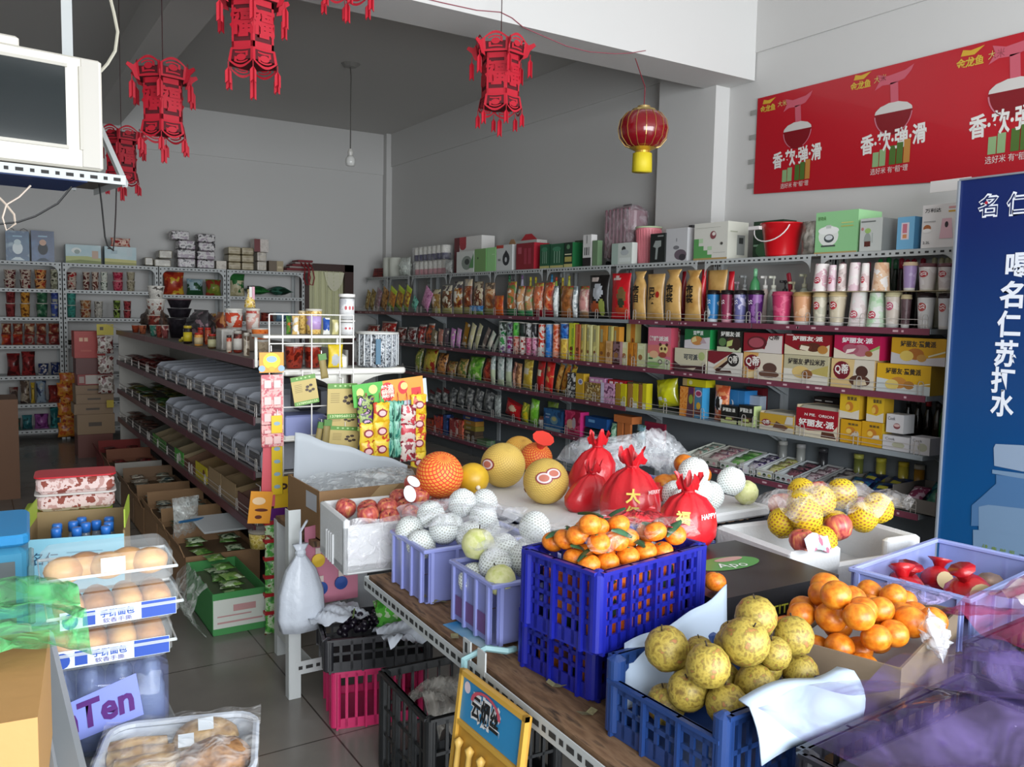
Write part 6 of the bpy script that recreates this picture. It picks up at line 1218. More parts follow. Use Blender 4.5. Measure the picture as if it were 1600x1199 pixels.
for x in(-.37,.03):obj('upper_post',MB().box((x,.11,1.25),(.012,.012,.15)),wp,t)
def on_rack(px0,px1,yt,z,dy=0.):
 y=YW+.08+dy; xc=xat((px0+px1)/2,y,z); d=(Vector((xc,y,z))-ORG).dot(FWD); return xc,y,(px1-px0)/FPX*d/2,zat(yt,xc,y)-z
def rtub(name,px0,px1,yt,z,cols,lidc,label,cat='tub',dy=0.,labc=None,taper=.86,s=26,alpha=1.,parts=(),kr=None,rough=.15):
 xc,y,r,h=on_rack(px0,px1,yt,z,dy)
 o=vessel(name,label,cat,(xc,y,z+.001),[(.001,0),(r*taper,.003),(r*.98,h*.9),(r*.98,h*.93)],[mix(*cols,s=s,r=rough)],[('lid',[(r,h*.91),(r*1.03,h*.93),(r*1.02,h*.985),(r*.9,h),(.001,h)],mat(lidc,.3))]+list(parts),'tubs on the white rack',n=24)
 if labc:obj('paper_label',MB().lathe([(r*(taper+.12*.2)*1.012,h*.2),(r*(taper+(.98-taper)*.75)*1.012,h*.72)],24),mix(*labc,s=14),o,smooth=True)
 return z+h+.002
rtub('pickle_tub',445,474,538,ZW1,('6a1c14','8a2c1c','4a120c'),'b8b4ac','dark red pickle tub on the white rack, first from the aisle')
rtub('pickle_tub',475,502,539,ZW1,('6a1c14','8a2c1c','4a120c'),'b0aca4','dark red pickle tub on the white rack, second from the aisle',dy=.02)
o=pack('paper_bag','yellow packet with a grey label standing beside the pickle tubs','packet',(*on_rack(512,536,545,ZW1)[:2],ZW1+.002),0,(.075,.11,.03),[mat('d0b41c',.4),mat('a8acb0',.5)],[],[(.45,.35,.3,.25,1)],700,nx=10,nz=12)
# row above, on the thin shelf
ZU=1.333
def upouch(px0,px1,yt,cols,label,dy=0.,sp=(),seed=1):
 xc,y,r,h=on_rack(px0,px1,yt,ZU,dy); return pack('snack_pouch',label,'pouch',(xc,y,ZU+.001),0,(r*1.9,h,.04),cols,[],sp,seed,nx=10,nz=12,group='pouches on the thin shelf')
zx=1.333
upouch(447,455,494,[mix('2c6a2c','5a8a34','c86a2c',s=18)],'green and orange pouch on the thin shelf nearest the aisle',.05,seed=701)
upouch(456,468,494,[mix('d0ccc4','c8a868','e0dcd4',s=18)],'white and tan pouch on the thin shelf',0,seed=702)
rtub('nut_tub',466,480,486,ZU,('b08a44','c8a860','8a6a34'),'b8a888','clear tub of tan nuts behind the pouches on the thin shelf',dy=.07,s=60)
rtub('nut_tub',478,503,483,ZU,('c8a050','d8b870','9a7a3c'),'b8b4a8','big clear tub of yellow corn nuts with a lilac label',labc=('b098c8','a88ab8','d0b858'),s=60,dy=.03)
upouch(504,516,497,[mix('1f4a9a','d8d8d4','8aa878',s=12)],'blue and white round-marked pouch beside the lilac tub',seed=703)
upouch(518,530,500,[mat('c8c088',.4),mat('d8d4b8',.4)],'pale yellow pouch beside the blue one on the thin shelf',sp=[(.5,.5,.3,.3,1)],seed=704)
# two round white containers on the post, one over the other
def drum(y0,yt,z,label):
 xc,y,r,h=on_rack(530,554,yt,z,-.02)
 o=vessel('white_canister',label,'canister',(xc,y,z),[(.001,0),(r*.96,.002),(r*.98,h*.8)],[mix('c8c8c8','d4d4d4','b8b8bc',s=14)],[('lid',[(r,h*.86),(r*1.06,h*.88),(r*1.06,h*.98),(.001,h)],mat('dcdad6',.3)),('neck',[(r*.9,h*.79),(r*.9,h*.87)],mat('6a6a68',.3))],'white canisters on the rack post',n=24)
 for i in range(3):
  a=-PI/2-.5+.5*i; obj('red_print',MB().ell(0,0,r*.16,h*.08,0,10,0,Matrix.Translation((r*1.0*math.cos(a),r*1.0*math.sin(a),h*.45))@Matrix.Rotation(a+PI/2,4,'Z')),mat('b04a50',.5),o)
 return z+h+.001
zz=drum(536,500,ZU,'lower white canister with faint red print above the rack post')
drum(498,459,zz,'upper white canister with faint red print above the rack post')
# big clear tub of silver wrapped sweets
xc,y,r,h=on_rack(556,622,518,ZW1,.02)
o=vessel('sweet_tub','large clear round tub of silver wrapped sweets on the white rack','tub',(xc,y,ZW1+.001),[(.001,0),(r*.94,.003),(r*.97,h*.92)],[mix('3a3c40','7a7e84','b8bcc0','56606a',s=70,r=.2)],[('rim',MB().tube([(r*.98*math.cos(2*PI*i/28),r*.98*math.sin(2*PI*i/28),h*.95)for i in range(28)],.006,6,closed=True),mat('c0c0bc',.2)),('sweets_top',[(r*.94,h*.9),(r*.5,h*.94),(.001,h*.96)],mix('6a6c70','b0b4b8','404448',s=80))],None,n=28)
for i in range(9):
 a=PI+PI*(i+.5)/9; obj('ridge',MB().tube([(r*.985*math.cos(a),r*.985*math.sin(a),.01),(r*.99*math.cos(a),r*.99*math.sin(a),h*.92)],.0035,4),mat('b0b4b6',.2),o)
obj('side_label',MB().box((-r*.35,-r*.935,h*.45),(r*.24,.006,h*.7)),mat('2a5a74',.4),o)
# lower shelf goods seen through the grid
tag(obj('storage_box',MB().rbox((0,0,.04),(.20,.16,.10),.01),mat('7a82b0',.4),None,(wx(482,.92),YW+.11,.8705)),'lilac blue plastic box on the lower tier of the white rack','box')
tag(obj('dark_tin',MB().rbox((0,0,.06),(.12,.12,.11),.02),mat('24262a',.4),None,(wx(490,1.0),YW+.11,.9715)),'dark tin standing on the lilac blue box','tin')
for i,px in enumerate([450,470,492]):
 tag(obj('snack_bag',MB().bag(.10,.13,.05,6,8,.2,710+i),mix(*[('7a2420','a84a3c','3a1c1a'),('5a3a2c','8a6a54','3a2420'),('3a4a2c','6a7a4a','24301c')][i],s=16),None,(wx(px,.3),YW+.08,.2015),(0,0,0),True),'snack bag on the bottom tier of the white rack, %s from the aisle'%nth(i),'snack bag','bags on the bottom tier')
# --- wire grid panel
YGR=3.70
gx0,gx1=wx(421,1.3,YGR),wx(552,1.3,YGR)
zg1,zg0=zat(492,(gx0+gx1)/2,YGR),.02
t=thing('wire_grid_panel','white wire grid panel standing at the end of the gondola','wire grid',(gx0,YGR,0))
W=gx1-gx0; mb=MB()
vx=[wx(p,1.1,YGR)-gx0 for p in(421,442,487,531)]+[W]
for x in vx:mb.tube([(x,0,zg0 if x in(vx[0],vx[1],vx[-1])else zg1-1.0),(x,0,zg1)],.0032,5)
for py in(492,537,580,635,686,736,790):
 z=zat(py,gx0+W/2,YGR); mb.tube([(0,0,z),(W,0,z)],.0028,5)
mb.tube([(0,0,zg1-1.0),(W,0,zg1-1.0)],.003,5); obj('wire_mesh',mb,mat('dcdad6',.35),t)
YH=YGR-.02
def hx(px,z=.9,y=YH):return xat(px,y,z)
def hz(py,px,y=YH):return zat(py,xat(px,y,1.0),y)
def hang(name,label,cat,px0,px1,py0,py1,group=None,y=YH):
 """Empty at the hook; returns it with a helper from pixels to its local x,z"""
 x=(hx(px0,y=y)+hx(px1,y=y))/2; z=hz(py0,(px0+px1)/2,y)
 t=thing(name,label,cat,(x,y,z),0,group)
 obj('hook',MB().tube([(0,YGR-y,.012),(0,0,.012),(0,0,-.012)],.002,4),mat('c8c4c0',.3,metal=.5),t)
 return t,(lambda px,py:(xat(px,y,z)-x,zat(py,xat(px,y,z),y)-z))
def card(t,L,px0,px1,py0,py1,c,name='card',yy=0.,th=.003,roll=0.):
 (x0,z1),(x1,z0)=L(px0,py0),L(px1,py1); o=obj(name,MB().box((0,0,0),(abs(x1-x0),th,abs(z1-z0))),mat(c,.45)if isinstance(c,str)else c,t,((x0+x1)/2,yy,(z0+z1)/2),(0,roll,0)); return o,abs(x1-x0),abs(z1-z0)
t,L=hang('gum_strip','hanging strip of pink gum packs under a yellow star-shaped card','gum strip',404,444,545,720)
o,w,h=card(t,L,405,443,551,582,'e0901c','header_card')
mb=MB().ell(0,h*.08,w*.36,h*.4,-.0022,14,0); mb.k=1; mb.ell(0,h*.16,w*.22,h*.16,-.0028,14); mb.ell(-w*.4,-h*.3,w*.14,h*.16,-.0026,10); mb.ell(w*.4,-h*.3,w*.14,h*.16,-.0026,10)
mb.k=2; mb.ell(0,-h*.32,w*.14,h*.14,-.0028,10); obj('card_print',mb,[mat('e8cc20',.45),mat('8aa8c8',.45),mat('d8a020',.45)],o)
pk=mix('c86a70','d8a09c','b04a58',s=40)
for i in range(4):
 y0=586+26*i+(0 if i==0 else 4*0)
 o,w,h=card(t,L,407,441,y0,y0+25,pk,'gum_pack',-.004,.014)
 mb=MB()
 for s in(-1,1):mb.rbox((s*w*.22,-.009,-h*.06),(w*.34,.006,h*.5),.004)
 obj('gum_window',mb,mat('e0bcb8',.3),o)
t,L=hang('ribbon_strip','long coral red ribbon strip hanging beside the wire grid','strip',408,432,645,830)
card(t,L,409,431,650,790,'d8606a','ribbon',-.006,.002,.04)
t,L=hang('gum_strip','yellow card strip with pale blue ovals hanging on the wire grid','gum strip',425,442,645,770,y=YH-.02)
o,w,h=card(t,L,424,441,650,772,'d8b81c','card_strip'); mb=MB()
for i in range(6):mb.ell(0,h*(.4-.16*i),w*.3,h*.025,-.0022,12)
obj('card_print',mb,mat('8aa8b8',.45),o)
o,w,h=card(t,L,407,441,678,696,pk,'gum_pack',-.014,.012); o2=obj('gum_window',MB().rbox((-w*.2,-.008,0),(w*.34,.005,h*.6),.003).rbox((w*.2,-.008,0),(w*.34,.005,h*.6),.003),mat('e0bcb8',.3),o)
# yellow and orange cards, the purple header and the long green strip
t,L=hang('sweet_card','yellow card with dark handwriting-like lettering low on the wire grid','card',428,456,742,792)
o,w,h=card(t,L,428,457,746,792,'d8b020'); text('Pi',o,(w*.1,-.003,h*.1),h*.45,'3a2418',bold=.03)
t,L=hang('sweet_card','orange rounded card with red print leaning out towards the aisle','card',388,424,765,818,y=YH-.045)
t.location.x-=0.0
o,w,h=card(t,L,389,424,770,816,mat('e0962c',.45),roll=.12); mb=MB().ell(-w*.1,h*.2,w*.3,h*.12,-.0022); mb.k=1; mb.ell(w*.05,-h*.08,w*.3,h*.05,-.0022); mb.ell(-w*.05,-h*.3,w*.16,h*.06,-.0022); obj('card_print',mb,[mat('e8c8a0',.45),mat('5a2418',.45)],o)
t,L=hang('sweet_strip','long hanging strip of green sweet packets with red bands and a purple top','sweet strip',412,452,792,985)
card(t,L,414,448,796,815,'5a1470','header_card',-.004)
for i in range(6):
 y0=815+28*i; (x0,z1),(x1,z0)=L(411+0*i,y0),L(449,y0+30)
 obj('sweet_packet',MB().bag(x1-x0,z1-z0,.03,10,6,.5,720+i,0,Matrix.Translation(((x0+x1)/2,-.01,z0)),.05,.004),mix('2c7a2c','5aa848','b8d0a8','7a3420',s=30),t,smooth=True)
 obj('red_band',MB().box(((x0+x1)/2,-.012,z1-.006),((x1-x0)*1.02,.034,.014)),mat('a81820',.5),t)
# kraft seed packets
def seed(label,px,py,px1,py1,roll,y,num=True):
 t,L=hang('seed_packet',label,'seed packet',px,px1,py-4,py1,'kraft seed packets',y=y)
 (x0,z1),(x1,z0)=L(px,py),L(px1,py1); w,h=x1-x0,z1-z0
 o=obj('packet_face',MB().box((0,0,-h/2),(w,.006,h)),mat('b8a468',.6),t,((x0+x1)/2,0,z1),(0,roll,0))
 mb=MB().quad(-w/2,-h*.15,w/2,0,-.0034,0).quad(-w/2,-h,w/2,-h*.86,-.0034,0); mb.k=1
 for a,b in((.12,-.40),(.26,-.36),(.2,-.56),(.33,-.52),(.08,-.5)):mb.ell(w*a,h*b,w*.075,h*.05,-.0036,8)
 mb.k=2
 for r_ in range(5):mb.quad(-w*.4,-h*(.3+.06*r_),-w*.1,-h*(.28+.06*r_),-.0036)
 mb.k=3
 for q in range(4):mb.ell(-w*.25+w*.17*q,-h*.07,w*.04,h*.03,-.0037,8)
 obj('packet_print',mb,[mat('5a8a3c',.5),mat('3a2a20',.5),mat('8a7a48',.5),mat('a8c88a',.5)],o)
 if num:text('13789560123',o,(0,-.0045,-h*.93),h*.10,'c8d8a0',w=w*.84,bold=.02)
seed('green-topped kraft seed packet hanging tilted on the wire grid',453,588,492,632,-.16,YH-.006)
seed('green-topped kraft seed packet hanging straight beside the snack display card',512,600,558,653,.02,YH-.03)
seed('lower green-topped kraft seed packet half behind the straight one',514,640,558,672,.0,YH-.016)
seed('kraft seed packet lowest on the grid, behind the cardboard fruit box',516,668,562,704,.1,YH-.024,False)
for i,(a,b,y0,y1,rl)in enumerate([(496,508,553,592,-.15),(497,508,660,702,.2),(506,518,656,700,.1)]):
 t,L=hang('kraft_sachet','narrow brown kraft sachet hanging on the wire grid, %s from the top'%nth(i),'sachet',a,b,y0,y1,'kraft sachets',y=YH-.008-.012*i)
 (x0,z1),(x1,z0)=L(a,y0),L(b,y1); o=obj('sachet',MB().bag(x1-x0,z1-z0,.014,4,8,.2,730+i,0,Matrix.Translation((0,0,-(z1-z0)))),mat('8a7a4a',.6),t,((x0+x1)/2,0,z1),(0,rl,0),smooth=True)
 obj('green_top',MB().box((0,-.004,-.014),(x1-x0,.014,.028)),mat('4a7a34',.5),o)
# display card with hanging snack packets on a stand behind the fruit
YD=3.60
t=thing('snack_display_card','green and orange display card with red heart hung with snack packets','display card',(hx(607,y=YD),YD,1.0),0)
x0_,z1_=hx(548,y=YD)-t.location.x,zat(600,hx(548,y=YD),YD)-1.0
x1_,z0_=hx(658,y=YD)-t.location.x,zat(640,hx(658,y=YD),YD)-1.0
W,Hh=x1_-x0_,.105; zc_=(zat(612,hx(607,y=YD),YD)-1.0)
b=obj('header_card',MB().box((0,0,0),(W,.004,Hh)),mat('4aa83c',.45),t,(0,0,zc_),(0,-.10,0))
mb=MB().quad(-W*.08,-Hh/2,W/2,Hh/2,-.0024,0); mb.k=1; mb.ell(-W*.02,0,W*.10,Hh*.42,-.003); mb.ell(W*.2,Hh*.1,W*.07,Hh*.3,-.003); mb.quad(W*.32,-Hh*.3,W*.46,Hh*.02,-.003); mb.ell(-W*.24,-Hh*.2,W*.03,Hh*.12,-.003)
mb.k=2; mb.ell(-W*.4,Hh*.12,W*.05,Hh*.2,-.003); mb.ell(-W*.22,Hh*.2,W*.06,Hh*.2,-.0031); mb.ell(W*.22,Hh*.16,W*.05,Hh*.16,-.0034)
obj('card_print',mb,[mat('e8902c',.45),mat('c8282c',.45),mat('d8d87c',.45)],b)
text('熱浪\n菜菜',b,(-W*.02,-.004,0),Hh*.30,'f0d8c8',bold=.04)
obj('backing_board',MB().rbox((W*.12,.012,-.02),(W*.9,.006,Hh*1.1),.01),mat('c0c8d4',.5),b)
obj('stand_rod',MB().tube([(0,.02,-1.0),(0,.02,zc_)],.006,6),mat('c8c8c8',.4),t)
obj('stand_base',MB().rbox((0,.02,-.99),(.26,.2,.02),.03),mat('a8a8a8',.5),t)
yel=mix('d8a81c','e8c83c','c84a2c',s=20); prp=mix('5a2a6a','8aa04a','2c2c34','c8a0c0',s=30); teal=mix('2a7a6a','7ab8a0','1c4a40',s=26,stretch=(3,3,.4))
cols=[(570,618,prp,2,22),(572,660,yel,2,28),(592,628,yel,3,28),(608,626,teal,3,28),(620,626,teal,3,28),(634,632,mix('c8404c','d8c8c0','8a2434',s=24),3,28),(652,616,yel,4,30)]
for i,(px,py,m,n,dp)in enumerate(cols):
 for k in range(n):
  x=hx(px,y=YD)-t.location.x; z=zat(py+dp*k,hx(px,y=YD),YD)-1.0
  w=.055 if m is teal else .085; hh=.098
  p=obj('snack_packet',MB().bag(w,hh,.02,6,8,.25,740+i*5+k,0,Matrix.Translation((0,0,-hh)),.05,.003),m,t,(x,-.012-.008*(i%3),z),smooth=True)
  if m is yel:obj('heart_print',MB().ell(0,-hh*.5,w*.28,hh*.2,-.0125,12,0).ell(0,-hh*.5,w*.2,hh*.13,-.0135,12,1),[mat('8a1c28',.4),mat('e0b8b8',.4)],p)
 obj('hook',MB().tube([(hx(px,y=YD)-t.location.x,.0,zc_),(hx(px,y=YD)-t.location.x,-.012,zc_-.03),(hx(px,y=YD)-t.location.x,-.014,zat(py,hx(px,y=YD),YD)-1.0)],.0018,4),mat('a82030',.4),t)
# --- fruit stand
ZT=.600
plank_m=blend(['4a3626','6a4e36','7f6248','3a2a1e'],9,.8,stretch=(6,1,1),bump=.4)
tx0,ty0,tx1,ty1=1.052,2.51,.985,.80
ang=math.atan2(tx0-tx1,ty0-ty1)
t=thing('fruit_stand','slotted steel and plank stand carrying the fruit crates','stand',(tx1,ty1,0),-ang)
L=math.hypot(tx0-tx1,ty0-ty1); Wt=1.72
obj('plank_top',MB().box((Wt/2+.004,L/2,ZT-.012),(Wt-.02,L-.01,.024)),plank_m,t)
def rail(a,b,face,h=.04):
 mb=MB(); a,b=Vector(a),Vector(b); c=(a+b)/2; d=b-a
 mb.box(c,(abs(d.x)+.003,abs(d.y)+.003,h)); dots(mb,a+Vector(face)*.002,b+Vector(face)*.002,max(4,int(d.length/.033)),.0085,1,face); return mb
obj('edge_rail',rail((0,0,ZT-.022),(0,L,ZT-.022),(-1,0,0)),[iron,hole],t)
obj('edge_rail',rail((0,L,ZT-.022),(Wt,L,ZT-.022),(0,1,0)),[iron,hole],t)
obj('back_plank',MB().box((1.13,L+.22,ZT-.012),(1.2,.44,.024)),plank_m,t)
for x in(0,Wt-.03):
 for y in(.02,L*.52,L-.03):
  if x==0 and y>1:continue
  mb=MB().box((x+.017,y,ZT/2-.03),(.034,.003,ZT-.06)).box((x+.002,y+.017,ZT/2-.03),(.003,.034,ZT-.06))
  obj('leg',mb,[iron,hole],t)
for x in(.6,1.65):obj('leg',MB().box((x,L+.40,ZT/2-.02),(.034,.034,ZT-.04)),iron,t)
mb=MB().box((.0,L*.575,ZT-.02),(.004,.04,.13)).box((.0,L*.53,ZT-.02),(.004,.04,.13)); dots(mb,(-.003,L*.575,ZT-.08),(-.003,L*.575,ZT+.04),4,.008,1,(-1,0,0)); obj('splice_plate',mb,[iron,hole],t)
tag(obj('tie_ribbon',MB().tube([(0,0,0),(.0,.0,.09),(.05,-.02,.115),(.1,-.04,.105),(.13,-.03,.10)],.009,5),mat('8ab0b4',.5),None,(1.005,1.765,.515)),'pale blue cloth strip tied round the stand edge','ribbon')
for i,(px,py)in enumerate([(676,944),(700,1000),(860,1075),(905,1120),(650,935)]):
 p=onZ(px,py,ZT+.002); tag(obj('dry_leaf',MB().grid(3,3,lambda u,v:((u-.5)*.05,(v-.5)*.02,.006*math.sin(u*5+i)+.006)),blend(['6a6a4a','8a8460','4a3a28'],30,.8),None,(p.x+.02,p.y,ZT+.001),(0,0,i*1.1)),'dry leaf scrap lying on the plank edge, %s from the foam box'%nth([1,2,3,4,0][i]),'leaf scrap','leaf scraps')
# rack under the cardboard box, with the leg in the aisle
t=thing('side_rack','slotted steel side rack under the big cardboard box','rack',(1.045,3.0,0))
obj('rack_shelf',MB().box((.45,.21,.585),(.9,.46,.02)),plank_m,t)
for x,y,h in((-.085,0,.72),(0,.42,.58),(.86,0,.575),(.86,.42,.575)):
 mb=MB().box((x+.022,y,h/2),(.044,.003,h)).box((x,y+.02,h/2),(.003,.04,h)); dots(mb,(x+.022,y,.01),(x+.022,y,h),int(h/.045),.009,1,(0,-1,0)); obj('leg',mb,[iron,hole],t)
obj('brace',rail((-.06,-.001,.115),(.86,-.001,.115),(0,-1,0),.05),[iron,hole],t); obj('brace',MB().box((0,.21,.115),(.003,.42,.05)),iron,t)
# --- crates and boxes
def crate(name,label,cx,cy,rz,w,d,z,h,col,nx=9,ny=6,rows=3,alpha=1.,low=None,group=None,rib=.006,lip=.016,dip=None):
 """moulded plastic crate: slotted sides, lip and corner posts"""
 m=mat(col,.35,alpha=alpha,coat=.15); t=thing(name,label,'crate',(cx,cy,z),rz,group); th=.006
 obj('crate_floor',MB().box((0,0,.004),(w-.02,d-.02,.008)),m,t)
 def wall(n,W_,tr,hh,nm):
  mb=MB()
  def bx(c,s):mb.box(c,s,M=tr)
  bx((0,0,.018),(W_,th,.036)); bx((0,0,hh-.013),(W_,th,.026))
  for i in range(n+1):bx((-W_/2+W_*i/n,0,hh/2),(rib*1.6,th,hh-.01))
  for r_ in range(1,rows):bx((0,0,.036+(hh-.062)*r_/rows),(W_,th,.010))
  for i in range(0,n+1,3):bx((-W_/2+W_*i/n,-.006,hh/2),(.007,.012,hh))
  bx((0,-.006,hh-.004),(W_+.02,lip,.008)); obj(nm,mb,m,t)
 R4=lambda x,y,a:Matrix.Translation((x,y,0))@Matrix.Rotation(a,4,'Z')
 lo=low or h
 wall(nx,w-.02,R4(0,-d/2,0),h,'side_wall'); wall(nx,w-.02,R4(0,d/2,PI),h,'side_wall')
 wall(ny,d-.02,R4(-w/2,0,-PI/2),lo,'end_wall'); wall(ny,d-.02,R4(w/2,0,PI/2),lo,'end_wall')
 for a in(-1,1):
  for b in(-1,1):obj('corner_post',MB().rbox((a*(w/2-.006),b*(d/2-.006),h/2+.002),(.036,.036,h+.004),.014),m,t)
 return t
def panelled(name,label,cx,cy,rz,w,d,z,h,col,group,alpha=.72):
 """translucent basket with smooth ribbed sides"""
 m=mat(col,.3,alpha=alpha,coat=.2); m2=mat(col,.3,coat=.2); t=thing(name,label,'crate',(cx,cy,z),rz,group); th=.004
 mb=MB().box((0,0,th/2),(w-.01,d-.01,th))
 for a in(-1,1):mb.box((0,a*d/2,h/2),(w-.02,th,h-.01)).box((a*w/2,0,h/2),(th,d-.02,h-.01))
 obj('crate_body',mb,m,t)
 obj('rim',MB().rbox((0,-d/2,h-.006),(w+.016,.016,.012),.005).rbox((0,d/2,h-.006),(w+.016,.016,.012),.005).rbox((-w/2,0,h-.006),(.016,d,.012),.005).rbox((w/2,0,h-.006),(.016,d,.012),.005),m2,t)
 for s,n,f in((w,4,lambda q,s_:(q,s_*(d/2+.004))),(d,3,lambda q,s_:(s_*(w/2+.004),q))):
  for i in range(n+1):
   q=-s/2+.02+(s-.04)*i/n
   for s_ in(-1,1):x,y=f(q,s_); obj('rib',MB().box((x,y,h/2-.004),(.010,.010,h-.012)),m2,t)
 return t
LIL='9098d4'
c1=panelled('fruit_crate','lilac translucent crate of netted pears beside the white foam box',1.283,2.285,-.04,.36,.25,ZT+.001,.165,LIL,'lilac pear crates')
c2=panelled('fruit_crate','lilac translucent crate of netted pears beside the tall blue crates',1.255,1.90,-.04,.30,.24,ZT+.008,.165,LIL,'lilac pear crates',.62)
obj('paper_label',MB().quad(-.09,.02,.10,.075,0,0,Matrix.Translation((-.1535,0,0))@Matrix.Rotation(-PI/2,4,'Z')),mat('6a4a80',.5),c2)
tag(obj('leaflet',MB().box((0,0,.001),(.16,.20,.002)).quad(0,0,.01,.01,0),blend(['c8d8dc','8ab4cc','2a7ab0'],5,.4),None,(1.155,1.905,ZT+.001),(0,0,.05)),'pale blue printed leaflet under the lilac crate','leaflet')
NAVY='141c86'
crate('fruit_crate','lower navy blue slotted crate, under the crate of leafy mandarins',1.265,1.565,.10,.27,.25,ZT+.001,.148,NAVY,8,7,3,group='stacked navy crates')
crate('fruit_crate','upper navy blue slotted crate full of leafy mandarins',1.235,1.475,.148,.35,.225,.7535,.18,NAVY,12,7,4,group='stacked navy crates')
crate('fruit_crate','steel blue slotted crate of rough brown pears at the stand edge',1.235,1.155,.03,.28,.30,ZT+.001,.165,'1f3a70',9,9,2,low=.12)
# foam sheet liner: tall behind the pears, folded over in front
def backsheet(u,v):return(1.10+u*.30+.04*v,1.272+.05*v-.02*math.sin(u*PI),.66+v*(.115+.075*u)+.004*math.sin(u*14))
def flap(u,v):
 a=v*2.2; return(1.115+u*.27+.10*u*v*(1-v),.985-.035*math.sin(min(a,PI/2)*1)-.02*v,.795+.012*math.sin(u*5)+.05*max(0,u-.75)-.11*max(0,v-.25)-.01*v)
fm=mat('a8b8cc',.75)
for f,lb in((backsheet,'pale blue foam sheet standing behind the brown pears'),(flap,'pale blue foam sheet folded over the front of the pear crate')):
 o=tag(obj('foam_sheet',MB().grid(16,8,f),fm,smooth=True),lb,'foam sheet'); md=o.modifiers.new('thickness','SOLIDIFY'); md.thickness=.003
# big cardboard box, foam box, white cabinet under it
ob=open_carton('cardboard_box','big brown cardboard fruit box with a grey foam liner at the end of the stand',1.072,1.60,2.99,3.36,.185,'8a6a48',ZT-.004,flaps=False,group=None)[0]
mb=MB().quad(.02,.03,.16,.05,-.1866,0).quad(.02,.06,.14,.075,-.1866,0).quad(.05,.085,.16,.10,-.1866,0); obj('printed_lines',mb,mat('4a3424',.7),ob)
obj('address_label',MB().quad(.02,.10,.14,.165,0,0,Matrix.Translation((-.2655,-.02,0))@Matrix.Rotation(-PI/2,4,'Z')),mat('b8bcc4',.5),ob)
obj('torn_tape',MB().add([(-.12,-.1870,.02),(.02,-.1870,.15),(.06,-.1870,.185),(-.02,-.1870,.185),(-.16,-.1870,.05)],[(0,1,2,3,4)]),mat('b0946c',.6),ob)
def liner(u,v):return(1.085+u*.50,3.335-.03*v+.01*math.sin(u*9),.66+v*(.30-.17*u)+.006*math.sin(u*17))
o=tag(obj('foam_sheet',MB().grid(20,8,liner),mat('a4aab0',.6),smooth=True),'grey foam liner standing up inside the big cardboard box','foam sheet'); o.modifiers.new('thickness','SOLIDIFY').thickness=.004
def crump(x0,x1,y0,y1,z,a,seed,yb=0.):
 q=random.Random(seed); k=[(q.uniform(5,22),q.uniform(5,22),q.uniform(0,6))for _ in range(5)]
 return lambda u,v:(x0+(x1-x0)*u,y0+(y1-y0)*v,z+a*(.6*math.sin(PI*u)*math.sin(PI*v)+sum(math.sin(p*u+r*v+s)*.16 for p,r,s in k))+yb*v)
tag(obj('clear_bag',MB().grid(26,16,crump(1.10,1.57,3.02,3.31,.745,.045,5,.03)),film('e8eef0',.30,.1,1.2,26),smooth=True),'crumpled clear plastic bag lying inside the big cardboard box','bag')
t=thing('foam_box','open white foam box of red apples wrapped in film','foam box',(1.25,2.655,ZT+.001),-.09)
w,d,h,th=.50,.30,.185,.022; fw=mat('d6d8da',.7,bump=.15,bscale=90)
obj('box_body',MB().rbox((0,0,.02),(w,d,.04),.012).rbox((0,-d/2+th/2,h*.44),(w,th,h*.88),.008).rbox((0,d/2-th/2,h/2),(w,th,h),.008).rbox((-w/2+th/2,0,h/2),(th,d,h),.008).rbox((w/2-th/2,0,h/2),(th,d,h),.008),fw,t)
for i in range(4):obj('rib',MB().box((-w/2-.003,-.03+.026*i,.06),(.006,.009,.10)),fw,t)
obj('film_wrap',MB().grid(18,10,lambda u,v:(-w/2+.01+u*w*.72,-d/2-.012-.006*math.sin(u*21+v*9),.02+v*(h*.9)+.004*math.sin(u*15))),film('f0eef4',.24,.1,1.0,20),t,smooth=True)
t=thing('white_cabinet','low white metal cabinet with a dark opening, under the side rack','cabinet',(1.42,3.22,0))
obj('body',MB().rbox((0,0,.285),(.36,.15,.57),.008),mat('8f9296',.5),t); obj('opening',MB().box((.03,-.0765,.42),(.24,.004,.16)),mat('1c1c1c',.7),t); obj('inner_shelf',MB().box((.03,-.079,.40),(.24,.006,.012)),mat('6a6460',.6),t)
# --- fruit
def proto_mesh(kind):
 mb=MB()
 if kind=='mandarin':mb.sphere((0,0,0),1,18,sz=.86,dent=.10); return mb.mesh('mandarin',blend(['c85c10','dc7a1c','e88c2c'],3,.38,bump=.25,detail=5),True)
 if kind=='orange':mb.sphere((0,0,0),1,20,sz=.90,dent=.08); return mb.mesh('tangerine',blend(['b85a10','d4781a','e0922a'],2.2,.36,bump=.2,detail=6),True)
 if kind=='apple':mb.lathe([(.001,-.78),(.3,-.86),(.62,-.72),(.9,-.3),(1,.1),(.92,.5),(.66,.78),(.36,.84),(.14,.70),(.001,.58)],20); return mb.mesh('apple',blend(['8a2a2c','b0484a','c86a54','d8a05c'],1.6,.3,stretch=(2.2,2.2,.5),detail=6),True)
 if kind=='pear':mb.lathe([(.001,-.80),(.3,-.88),(.66,-.74),(.95,-.28),(1,.08),(.90,.48),(.62,.84),(.34,.98),(.12,.95),(.001,.88)],20); return mb.mesh('pear',blend(['6a5420','8f7a30','a89440','7a6a2a','a0683c'],3.2,.5,bump=.3,detail=8),True)
 if kind=='snow':mb.lathe([(.001,-.80),(.3,-.88),(.66,-.76),(.95,-.3),(1,.05),(.9,.45),(.6,.8),(.3,.92),(.1,.84),(.001,.78)],20); return mb.mesh('snow_pear',blend(['c8cc84','d8d8a0','bcc46c'],2,.4,detail=4),True)
